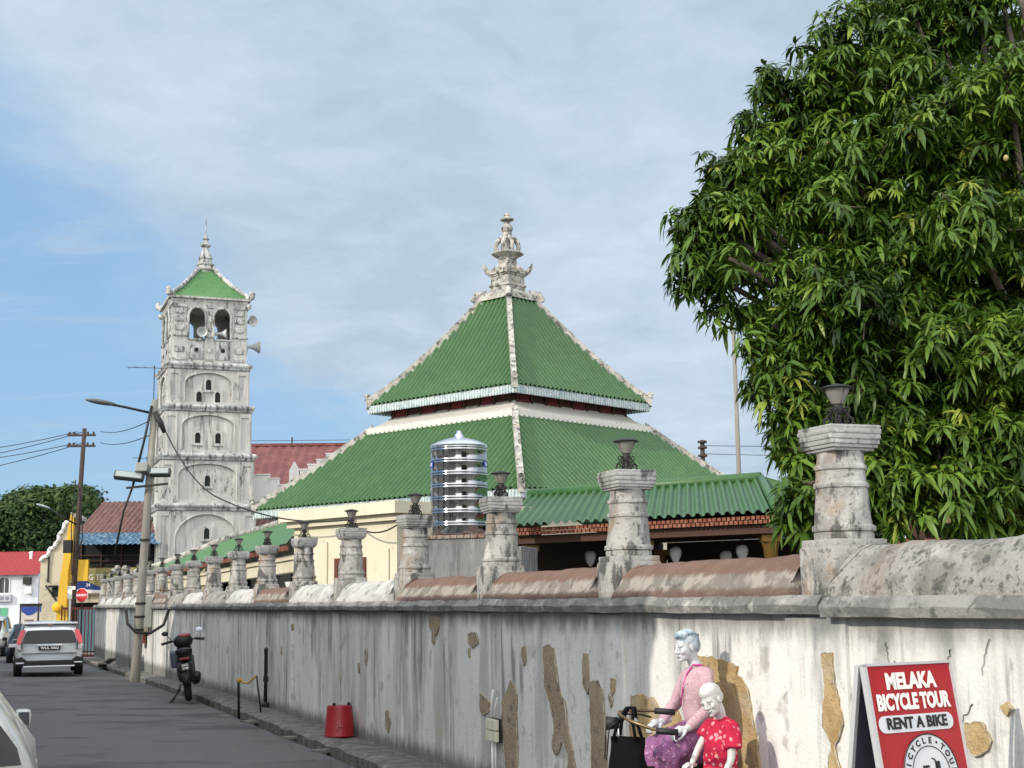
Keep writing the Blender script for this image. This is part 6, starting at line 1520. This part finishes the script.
WO = Vector((1.07, 8.56, 0)); WF = math.atan2(-.34, -.94)          # woman faces the street; local x = forward, y = her left
wm = thing('seated_statue', 'white faced statue of a seated woman in pink blouse and purple patterned skirt', 'statue', WO, WF)
b = MB()
V = {'pel': ((-.02, 0, .80), .10, .09), 'wai': ((-.01, 0, .93), .075, .068), 'rib': ((.0, 0, 1.06), .085, .07), 'che': ((-.005, 0, 1.16), .088, .066), 'nb': ((-.01, 0, 1.245), .042, .042), 'nk': ((.015, 0, 1.29), .034, .036),
     'sl': ((-.02, .10, 1.205), .040), 'el': ((-.01, .165, 1.00), .033), 'wl': ((.145, .165, .895), .021), 'sr': ((-.02, -.10, 1.205), .040), 'er': ((.05, -.165, 1.02), .033), 'wr': ((.185, -.09, .915), .021),
     'hl': ((0, .085, .79), .08), 'kl': ((.25, .11, .745), .055), 'al': ((.22, .11, .36), .036), 'fl': ((.22, .11, .285), .03), 'tl': ((.32, .12, .262), .025), 'hr': ((0, -.085, .79), .08), 'kr': ((.24, -.11, .73), .055), 'ar': ((.20, -.11, .34), .036), 'fr': ((.20, -.11, .265), .03), 'tr': ((.30, -.12, .242), .025)}
E_ = [('pel', 'wai'), ('wai', 'rib'), ('rib', 'che'), ('che', 'nb'), ('nb', 'nk'), ('che', 'sl'), ('sl', 'el'), ('el', 'wl'), ('che', 'sr'), ('sr', 'er'), ('er', 'wr'), ('pel', 'hl'), ('hl', 'kl'), ('kl', 'al'), ('al', 'fl'), ('fl', 'tl'), ('pel', 'hr'), ('hr', 'kr'), ('kr', 'ar'), ('ar', 'fr'), ('fr', 'tr')]
v_, f_ = skin_shape(V, E_); b.add(v_, f_)
HC = T((.048, 0, 1.362)) @ RZ(.12) @ RY(.20) @ Matrix.Scale(.80, 4)
head_shape(b, HC)
b.tube([HC @ Vector((-.02, 0, -.04)), HC @ Vector((-.035, 0, -.12)), Vector((-.012, 0, 1.235))], [.040, .036, .042], 12)
b.tube([(.145, .165, .895), (.06, .165, .95)], .021, 10); b.tube([(.185, -.09, .915), (.115, -.13, .967)], .021, 10)
hand_shape(b, (.145, .165, .895), (.9, -.10, -.25), (.2, 0, .95), .80); hand_shape(b, (.185, -.09, .915), (.9, .1, -.2), (.2, 0, .95), .80)
fuse('body', b, M_statue, wm, .0032, 5)
hb = MB()
for c, r in (((-.022, 0, .040), (.094, .075, .076)), ((-.075, 0, .0), (.042, .056, .07)), ((.040, .0, .086), (.046, .056, .026)), ((.058, .02, .094), (.03, .03, .022)), ((-.02, .0, .092), (.06, .055, .03)), ((-.03, .062, .01), (.036, .014, .042)), ((-.03, -.062, .01), (.036, .014, .042))):
    hb.ell(c, r, 16, 10, 0, HC)
for k in range(9):   # combed-back strands
    y = -.052 + .013 * k; hb.tube([HC @ Vector((.072 - abs(y) * .5, y, .082 - abs(y) * .35)), HC @ Vector((.03, y * 1.05, .112 - abs(y) * .3)), HC @ Vector((-.04, y * 1.1, .114 - abs(y) * .35)), HC @ Vector((-.10, y * 1.0, .06))], [.006, .011, .010, .005], 6)
fuse('hair', hb, M_hairw, wm, .0045, 2)
for sy in (-1, 1):
    m = MB(); m.ell((.0785, sy * .027, -.003), (.0035, .012, .0042), 10, 6, 0, HC); m.build('eye', M_shade, wm, smooth=True)
    m = MB(); m.tube([HC @ Vector((.079, sy * .012, .018)), HC @ Vector((.084, sy * .028, .023)), HC @ Vector((.070, sy * .046, .017))], .0022, 5); m.build('eyebrow', M_shade, wm, smooth=True)
m = MB(); m.ell((.0935, 0, -.0605), (.0035, .017, .006), 10, 6, 0, HC); m.build('lips', M_lip, wm, smooth=True)
# gathered blouse with short sleeves, trim at the neck, wrapped skirt over the knees, sash
def cloth(name, shapes, m, par, voxel=.009, it=4, fold=.006, fs=24, seed=1):
    mb = MB()
    for pts, rs, *fl in shapes:
        pts = [Vector(p) for p in pts]; n = 6; P, R = [], []
        for i in range(len(pts) - 1):
            for q in range(n):
                t = q / n; P.append(pts[i].lerp(pts[i + 1], t)); R.append(rs[i] + (rs[i + 1] - rs[i]) * t)
        P.append(pts[-1]); R.append(rs[-1]); o0 = len(mb.v); mb.tube(P, R, 18)
        if fl:      # flatten across the body
            for k in range(o0, len(mb.v)): c = mb.v[k]; ax = min(P, key=lambda p: (p - c).length_squared); c.x = ax.x + (c.x - ax.x) * fl[0]
    o = fuse(name, mb, m, par, voxel, it)
    for v in o.data.vertices:
        c = v.co; v.co = c + v.normal * (fold * noise.noise(Vector((c.x * fs, c.y * fs, c.z * fs * .6 + seed))) + fold * .6 * sin(c.x * 50 + c.y * 35 + c.z * 30 + seed))
    return o
cloth('blouse', [([(-.02, 0, .82), (-.01, 0, .93), (0, 0, 1.06), (-.005, 0, 1.15), (-.012, 0, 1.215), (-.012, 0, 1.238)], [.112, .088, .098, .106, .080, .050], .84),
                 ([(-.015, .05, 1.185), (-.02, .100, 1.192), (-.012, .142, 1.08), (-.008, .163, 1.00), (.07, .165, .945), (.135, .165, .90)], [.054, .050, .043, .039, .034, .029]), ([(-.015, -.05, 1.185), (-.02, -.100, 1.192), (.02, -.145, 1.09), (.05, -.165, 1.02), (.175, -.095, .92)], [.054, .050, .043, .039, .030])], M_blouse, wm)
m = MB(); m.tube([(.03, .04, 1.252), (.066, .03, 1.20), (.088, .015, 1.12), (.095, .0, 1.02)], .0045, 6); m.tube([(-.055, .05, 1.235), (-.01, .06, 1.25), (.03, .04, 1.252)], .006, 6); m.build('blouse_trim', M_sash, wm, smooth=True)
cloth('skirt', [([(-.025, 0, .92), (-.025, 0, .84), (-.02, 0, .76)], [.112, .150, .135]), ([(-.02, .06, .80), (.10, .08, .80), (.245, .10, .755), (.265, .105, .70)], [.125, .108, .080, .078]), ([(-.02, -.06, .80), (.10, -.08, .79), (.24, -.10, .745), (.26, -.105, .69)], [.125, .106, .080, .078]),
                ([(.255, .10, .73), (.26, .105, .55), (.24, .11, .36)], [.076, .08, .10]), ([(.245, -.10, .72), (.24, -.105, .54), (.22, -.11, .34)], [.076, .08, .10]), ([(.08, 0, .76), (.24, 0, .70), (.24, 0, .36)], [.09, .07, .09])], M_batik, wm, .011, 4, .012, 30)
cloth('sash', [([(-.075, .03, .93), (-.07, .03, .87), (-.075, .03, .78)], [.07, .095, .08]), ([(-.03, .05, .88), (.04, .10, .865)], [.075, .045])], M_sash, wm, .009, 3, .012, 40)

CO = Vector((1.165, 8.17, 0)); CF = math.atan2(-.45, -.89)
ch = thing('child_statue', 'white faced statue of a small child in red floral shirt leaning on the seated woman', 'statue', CO, CF)
b = MB()
V = {'pel': ((0, 0, .52), .07, .066), 'bel': ((.015, 0, .67), .068, .06), 'che': ((.015, 0, .82), .072, .058), 'sh': ((.0, 0, .94), .05, .042), 'nb': ((.005, 0, .98), .03), 'nk': ((.03, .01, 1.0), .028),
     'sl': ((.0, .085, .93), .031), 'el': ((.02, .118, .76), .024), 'wl': ((.09, .115, .64), .016), 'sr': ((.0, -.085, .93), .031), 'er': ((.08, -.115, .80), .024), 'wr': ((.16, -.08, .71), .016),
     'hl': ((0, .05, .50), .052), 'kl': ((.03, .055, .30), .038), 'al': ((0, .055, .13), .025), 'tl': ((.08, .062, .105), .02), 'hr': ((0, -.05, .50), .052), 'kr': ((.03, -.055, .30), .038), 'ar': ((0, -.055, .13), .025), 'tr': ((.08, -.062, .105), .02)}
E_ = [('pel', 'bel'), ('bel', 'che'), ('che', 'sh'), ('sh', 'nb'), ('nb', 'nk'), ('sh', 'sl'), ('sl', 'el'), ('el', 'wl'), ('sh', 'sr'), ('sr', 'er'), ('er', 'wr'), ('pel', 'hl'), ('hl', 'kl'), ('kl', 'al'), ('al', 'tl'), ('pel', 'hr'), ('hr', 'kr'), ('kr', 'ar'), ('ar', 'tr')]
v_, f_ = skin_shape(V, E_); b.add(v_, f_)
KC = T((.075, .02, 1.075)) @ RZ(.30) @ RX(.22) @ RY(.38) @ Matrix.Scale(.77, 4)
head_shape(b, KC)
b.tube([KC @ Vector((-.02, 0, -.04)), KC @ Vector((-.03, 0, -.10)), Vector((.006, 0, .97))], [.038, .032, .036], 12)
hand_shape(b, (.09, .115, .64), (.6, -.1, -.7), (.7, 0, .4), .52, .6); hand_shape(b, (.16, -.08, .71), (.9, .3, 0), (0, 0, 1), .52, .6)
fuse('body', b, M_statue_child, ch, .0032, 4)
for sy in (-1, 1):
    m = MB(); m.ell((.0785, sy * .027, -.004), (.0035, .013, .004), 10, 6, 0, KC); m.build('eye', M_shade, ch, smooth=True)
    m = MB(); m.tube([KC @ Vector((.079, sy * .012, .016)), KC @ Vector((.084, sy * .028, .021)), KC @ Vector((.070, sy * .046, .014))], .0022, 5); m.build('eyebrow', M_shade, ch, smooth=True)
m = MB(); m.tube([KC @ Vector((.086, -.024, -.056)), KC @ Vector((.0965, 0, -.062)), KC @ Vector((.086, .024, -.056))], .0028, 5); m.build('mouth', M_shade, ch, smooth=True)
m = MB()
for c, r in (((-.02, 0, .045), (.093, .073, .071)), ((-.01, 0, .062), (.088, .071, .06)), ((-.07, 0, 0), (.045, .055, .06))): m.ell(c, r, 18, 12, 0, KC)
fuse('hair', m, M_statue_child, ch, .005, 2)
cloth('shirt', [([(0, 0, .44), (.01, 0, .56), (.015, 0, .72), (.012, 0, .85), (.0, 0, .94), (.004, 0, .975)], [.125, .112, .104, .10, .075, .045], .88), ([(.0, .05, .92), (.0, .092, .92), (.012, .118, .81)], [.052, .048, .054]), ([(.0, -.05, .92), (.0, -.092, .92), (.045, -.112, .85)], [.052, .048, .052])], M_redshirt, ch, .008, 3, .008, 26, 3)
cloth('shorts', [([(0, 0, .52), (0, 0, .45)], [.09, .09]), ([(0, .05, .47), (.02, .055, .29)], [.068, .06]), ([(0, -.05, .47), (.02, -.055, .29)], [.068, .06])], M_trousers, ch, .009, 3, .005)

# bicycle: local x = forward, origin under the rear axle
BH = math.atan2(-.69, -.72)
bc = thing('old_bicycle', 'old black bicycle with swept back handlebar leaning against the patched wall', 'bicycle', (1.005, 8.56, .085), BH)
R_ = .30
for x in (0, .92):
    m = MB(); m.torus((x, 0, R_), R_ - .018, .019, 'y', 40, 8); w_ = m.build('wheel', M_tyre, bc, smooth=True)
    m = MB(); m.torus((x, 0, R_), R_ - .042, .010, 'y', 40, 6); m.lathe([(.02, -.04), (.02, .04)], 10, 0, T((x, 0, R_)) @ RX(pi / 2)); m.build('rim', M_rim, w_, smooth=True)
    m = MB()
    for k in range(20):
        a = 2 * pi * k / 20; m.tube([(x + .02 * cos(a + .6), .02 * (1 if k % 2 else -1), R_ + .02 * sin(a + .6)), (x + (R_ - .045) * cos(a), 0, R_ + (R_ - .045) * sin(a))], .0014, 4)
    m.build('spokes', M_rim, w_)
    m = MB(); pts = [(x + (R_ + .02) * cos(a), 0, R_ + (R_ + .02) * sin(a)) for a in [radians(-10 + 175 * i / 18 + (15 if x == 0 else 15)) for i in range(19)]]; m.tube(pts, .022, 6); m.build('mudguard', M_iron, bc, smooth=True)
m = MB()
HD = Vector((.50, 0, .62)); 
for p, q, r in (((0, .03, R_), (.34, .0, .27), .011), ((0, -.03, R_), (.34, .0, .27), .011), ((.34, 0, .27), (.22, 0, .62), .015), ((.22, 0, .60), (0, .03, R_), .009), ((.22, 0, .60), (0, -.03, R_), .009), ((.34, 0, .27), (.66, 0, .50), .016), ((.22, 0, .58), (.62, 0, .62), .014), ((.66, 0, .46), (.60, 0, .70), .02)):
    m.tube([p, q], r, 8)
m.tube([(.66, .0, .46), (.70, .055, .42), (.92, .05, R_)], .012, 7); m.tube([(.66, .0, .46), (.70, -.055, .42), (.92, -.05, R_)], .012, 7); m.build('frame', M_iron, bc, smooth=True)
m = MB(); m.tube([(.60, 0, .68), (.575, 0, .915)], .013, 8); m.build('stem', M_rim, bc, smooth=True)
TB = T((.585, 0, .065)) @ RZ(-.85) @ T((-.585, 0, 0))
m = MB(); m.tube([TB @ Vector(q) for q in [(.30, .27, .775), (.40, .27, .79), (.52, .23, .83), (.585, .10, .855), (.585, 0, .85), (.585, -.10, .855), (.52, -.23, .85), (.40, -.27, .845), (.30, -.27, .84)]], .009, 8); h_ = m.build('handlebar', mat('brass_bar', (.20, .14, .075), [((.07, .05, .03), 9, S1, .5, .66, .7)], rough=.35, metal=.7), bc, smooth=True)
for y, z in ((.27, .775), (-.27, .84)): m = MB(); m.tube([TB @ Vector((.26, y, z - .004)), TB @ Vector((.38, y, z + .006))], .018, 8); m.build('grip', M_trim, h_, smooth=True)
m = MB(); m.ell((.50, .06, .81), (.026, .026, .026), 12, 8, 0, TB); m.build('bell', M_rim, h_, smooth=True)
for q, r in (([(.42, .255, .79), (.47, .22, .815), (.56, .12, .84)], .006), ([(.40, -.25, .81), (.47, -.22, .83), (.56, -.12, .84)], .006)): m = MB(); m.tube([TB @ Vector(v) for v in q], r, 5); m.build('brake_lever', M_iron, h_, smooth=True)
for q in ([(.56, .08, .84), (.64, .06, .78), (.66, .03, .60)], [(.56, -.08, .84), (.66, -.06, .80), (.67, -.02, .60)]): m = MB(); m.tube([TB @ Vector(v) for v in q], .004, 5); m.build('brake_cable', M_iron, h_, smooth=True)
m = MB(); m.tube([TB @ Vector((.59, 0, .80)), TB @ Vector((.66, 0, .80))], [.03, .04], 10); m.build('headlamp', M_iron, bc, smooth=True)
m = MB(); m.ell((.06, 0, .655), (.11, .07, .028), 14, 8); m.tube([(.22, 0, .6), (.10, 0, .65)], .014, 7); m.build('saddle', M_trim, bc, smooth=True)
m = MB(); m.box((-.26, -.07, .645), (.06, .07, .66), 0, None, .004); m.tube([(-.24, .06, .65), (0, .04, R_)], .006, 5); m.tube([(-.24, -.06, .65), (0, -.04, R_)], .006, 5); m.build('rear_rack', M_iron, bc)
m = MB(); m.torus((.34, .04, .27), .08, .006, 'y', 24, 5); m.tube([(.34, .06, .27), (.34, .07, .12)], .009, 6); m.box((.30, .07, .105), (.38, .15, .125)); m.tube([(.34, -.06, .27), (.34, -.07, .42)], .009, 6); m.box((.30, -.15, .41), (.38, -.07, .43)); m.tube([(.34, .04, .345), (0, .04, R_ + .04)], .005, 4); m.tube([(.34, .04, .195), (0, .04, R_ - .04)], .005, 4); m.build('crank', M_iron, bc)
m = MB(); m.tube([(.30, .03, .26), (.20, .22, -.065)], .009, 6); m.build('side_stand', M_iron, bc)
# black bag hanging from the bar
bgp = bc.matrix_basis @ Vector((.60, .0, 0)); bgp = Vector((1.005, 8.56, 0)) + Vector((cos(BH) * .66, sin(BH) * .66, 0))
bag = thing('black_bag', 'black cloth shopping bag hanging from the bicycle handlebar', 'bag', (bgp.x + .095, bgp.y - .02, .46), BH + .35)
v0 = MB(); NB, NZ = 20, 10; vs = []; fs = []
for j in range(NZ + 1):
    t = j / NZ; z = .42 * t; wx = (.055 + .02 * sin(pi * min(1, t * 1.2))) * (1 - .5 * max(0, t - .8) / .2); wy = (.108 - .01 * t) * (1 if t > .1 else .9 + t)
    for k in range(NB):
        a = 2 * pi * k / NB; c, s = cos(a), sin(a)
        p = Vector((wx * (abs(c) ** .7) * (1 if c > 0 else -1), wy * (abs(s) ** .55) * (1 if s > 0 else -1), z)); p += Vector((N3(p, 9, 2), N3(p, 9, 5), 0)) * .018; vs.append(p)
for j in range(NZ):
    for k in range(NB): fs.append((j * NB + k, j * NB + (k + 1) % NB, (j + 1) * NB + (k + 1) % NB, (j + 1) * NB + k))
fs.append(list(range(NB))[::-1]); v0.add(vs, fs); M_bag = mat('bag_black', (.005, .005, .006), rough=.9, spec=.1, bump=.3, bscale=25); v0.build('bag_cloth', M_bag, bag, smooth=True)
for x in (-.05, .05):
    m = MB(); m.tube([(x, -.07, .40), (x * .6, -.045, .50), (x * .3 - .06, -.02, .575), (x * .3 - .06, .02, .575), (x * .6, .045, .50), (x, .07, .40)], .010, 6); m.build('bag_handle', M_bag, bag, smooth=True)
# ================================================================== the mango tree behind the wall
def ray(px, py, Y):
    d = _F + _R * ((px - 512) / 1400) - _U * ((py - 384) / 1400); return Vector((0, 0, 1.65)) + d * (Y / d.y)
tree = thing('mango_tree', 'large dense mango tree with drooping glossy leaves behind the wall', 'tree', (5.9, 14.2, 0))
# crown lobes (centre x, y, z and radius in metres), placed where the boughs reach in the street
LB = [(770, 128, 13.4, 42), (738, 178, 13.2, 38), (700, 218, 12.8, 34), (652+48, 268, 12.6, 56), (716, 232, 12.8, 50), (760, 190, 13.2, 66), (800, 130, 13.6, 72), (856, 82, 13.8, 66), (905, 40, 14.2, 70), (900, 6, 14.6, 36), (975, 10, 14.4, 80), (790, 290, 12.4, 68), (775, 352, 12.2, 46), (792, 420, 11.9, 46), (806, 480, 11.6, 44),
      (860, 190, 12.8, 90), (930, 130, 13.0, 95), (1010, 110, 13.2, 100), (880, 300, 12.2, 95), (960, 240, 12.4, 100), (1040, 230, 12.8, 100), (850, 400, 12.0, 80), (930, 360, 11.9, 95), (1010, 360, 12.2, 100), (870, 470, 11.7, 60), (940, 450, 11.6, 80), (1010, 470, 11.8, 85), (960, 500, 11.5, 50), (1060, 440, 12.4, 90),
      (800, 510, 11.5, 26), (1110, 330, 13.5, 110), (1100, 180, 14, 120), (1000, 40, 16, 110), (1090, 60, 15, 100), (960, 300, 15.5, 120), (880, 200, 15.5, 110), (1060, 400, 16, 120), (900, 400, 15, 100)]
lob = []
for px, py, Y, r in LB:
    c = ray(px, py, Y); rr = r * Y / 1400; lob.append((np.array(c), rr))
lr_ = random.Random(8); front, rear = [], lob[30:]
for c, rr in lob[:30]:      # every bough end breaks up into smaller tufts
    front.append((c, rr * .72))
    for k in range(6):
        d = np.array([lr_.gauss(0, 1), lr_.gauss(0, 1), lr_.gauss(0, 1)]); d /= np.linalg.norm(d); front.append((c + d * rr * lr_.uniform(.6, .95), rr * lr_.uniform(.26, .52)))
lob = front + rear; nfront = len(front)
def leaf_cluster(nl, seed):
    """one twig tip: a spray of long drooping leaves, V (n,5,3) and per-leaf faces"""
    g = np.random.default_rng(seed); V = []
    for i in range(nl):
        az = 2 * pi * (i * .382 + g.random() * .12); el = g.uniform(-.5, .7); ln = g.uniform(.085, .175); w = ln * g.uniform(.105, .15)
        d = np.array([cos(az) * cos(el), sin(az) * cos(el), sin(el)]); droop = g.uniform(.4, 1.15)
        side = np.cross(d, [0, 0, 1.]); side /= np.linalg.norm(side) + 1e-9; tw = g.uniform(-.5, .5); up = np.cross(side, d); side = side * cos(tw) + up * sin(tw)
        b = d * .015 - np.array([0, 0, .012 * i / nl * 4]); 
        p = lambda t: b + d * ln * t - np.array([0, 0, 1]) * ln * droop * t * t * .75
        fold = up * w * .35
        V.append([p(0), p(.35) + side * w + fold, p(.35), p(.35) - side * w + fold, p(.72) + side * w * .8 + fold * .7, p(.72), p(.72) - side * w * .8 + fold * .7, p(1.0)])
    return np.array(V)
protos = [leaf_cluster(n_, 50 + i) for i, n_ in enumerate((15, 18, 14, 20, 16, 12, 10, 22))]
LF = np.array([(0, 1, 2, 2), (0, 2, 3, 3), (1, 4, 5, 2), (2, 5, 6, 3), (4, 7, 5, 5), (5, 7, 6, 6)])
TRI = np.array([(0, 1, 2), (0, 2, 3), (1, 4, 5), (1, 5, 2), (2, 5, 6), (2, 6, 3), (4, 7, 5), (5, 7, 6)])
Vs, Ts, twigs = [], [], []
for li, (c, rr) in enumerate(lob):
    back = li >= nfront
    n = int((75 if not back else 30) * 4 * pi * rr * rr * .42)
    d = rand_dirs(n); rad = 1 - .55 * rng.random(n) ** 1.5
    lump = 1 + .24 * np.sin(d[:, 0] * 7 + li) * np.sin(d[:, 2] * 6 + li * 2) + .08 * rng.normal(size=n)
    P = c + d * (rr * rad * lump)[:, None] * np.array([1, 1, .95])
    tone = rng.normal(.42, .10)
    for k in range(n):
        inside = False
        pr = protos[int(rng.integers(len(protos)))]; a = rng.random() * 2 * pi; s = .6 + .62 * rng.random(); ca, sa_ = cos(a) * s, sin(a) * s
        Rm = np.array([[ca, -sa_, 0], [sa_, ca, 0], [0, 0, s]])
        out = d[k] * .5; tilt = np.array([[1, 0, out[0]], [0, 1, out[1]], [-out[0], -out[1], 1]])
        Q = pr.reshape(-1, 3) @ (tilt @ Rm).T + P[k]
        Vs.append(Q); young = rng.random() < .05
        t = (rng.uniform(.80, .95) if young else np.clip(tone + rng.normal(0, .13), 0, .78)); 
        nl = pr.shape[0]; Ts.append(np.repeat(np.clip(t + rng.normal(0, .05, nl), 0, .97 if not (rng.random() < .015) else 1), 8))
        if rng.random() < .10: twigs.append((P[k], c, rr))
V = np.concatenate(Vs); nL = len(V) // 8; F = (TRI[None] + (np.arange(nL) * 8)[:, None, None]).reshape(-1, 3); Tn = np.concatenate(Ts)
M_mango = leaf_mat('mango_leaves', [(.014, .032, .006), (.034, .074, .010), (.066, .130, .017), (.115, .200, .025), (.18, .27, .035), (.27, .29, .05)], .36, .22)
cr_ = np_mesh('crown', V, F, Tn, M_mango, None); cr_.parent = tree; cr_.matrix_parent_inverse = T((-5.9, -14.2, 0))
tk_ = MB(); base = Vector((0, 0, 0))
def P_(c): return Vector(c) - Vector((5.9, 14.2, 0))
tk_.tube([(0, 0, -.3), (0, 0, .3), (-.08, -.05, 1.3), (-.1, -.1, 2.4)], [.36, .28, .23, .20], 12)
hub = Vector((-.1, -.1, 2.3))
for i, (c, rr) in enumerate(lob):
    if i < nfront and i % 3 == 1: continue
    e = P_(c); mid = hub.lerp(e, .5) + Vector((random.uniform(-.2, .2), random.uniform(-.2, .2), .25)); q = hub.lerp(e, .22) + Vector((0, 0, .1))
    tk_.tube([hub, q, mid, e], [.12, .085, .05, .022], 7)
for p, c, rr in twigs:
    a = P_(p); b_ = P_(np.array(c) * .75 + np.array(p) * .25 + np.array([0, 0, -.08])); tk_.tube([b_, (a + b_) * .5 + Vector((0, 0, .06)), a], [.012, .008, .004], 4)
tk_.build('trunk', M_bark, tree, smooth=True)
fr = [(843, 208, 12.0), (826, 143, 12.6), (948, 548 - 28, 11.0), (1006, 158, 12.0)]
M_mangofruit = mat('mango_skin', (.34, .30, .11), [((.62, .36, .22), 8, S1, .5, .65, .7)], rough=.4)
for px, py, Y in fr: fm_ = MB(); p = P_(ray(px, py, Y)); fm_.ell(p, (.024, .024, .030), 10, 8); fm_.build('mango_fruit', M_mangofruit, tree, smooth=True)
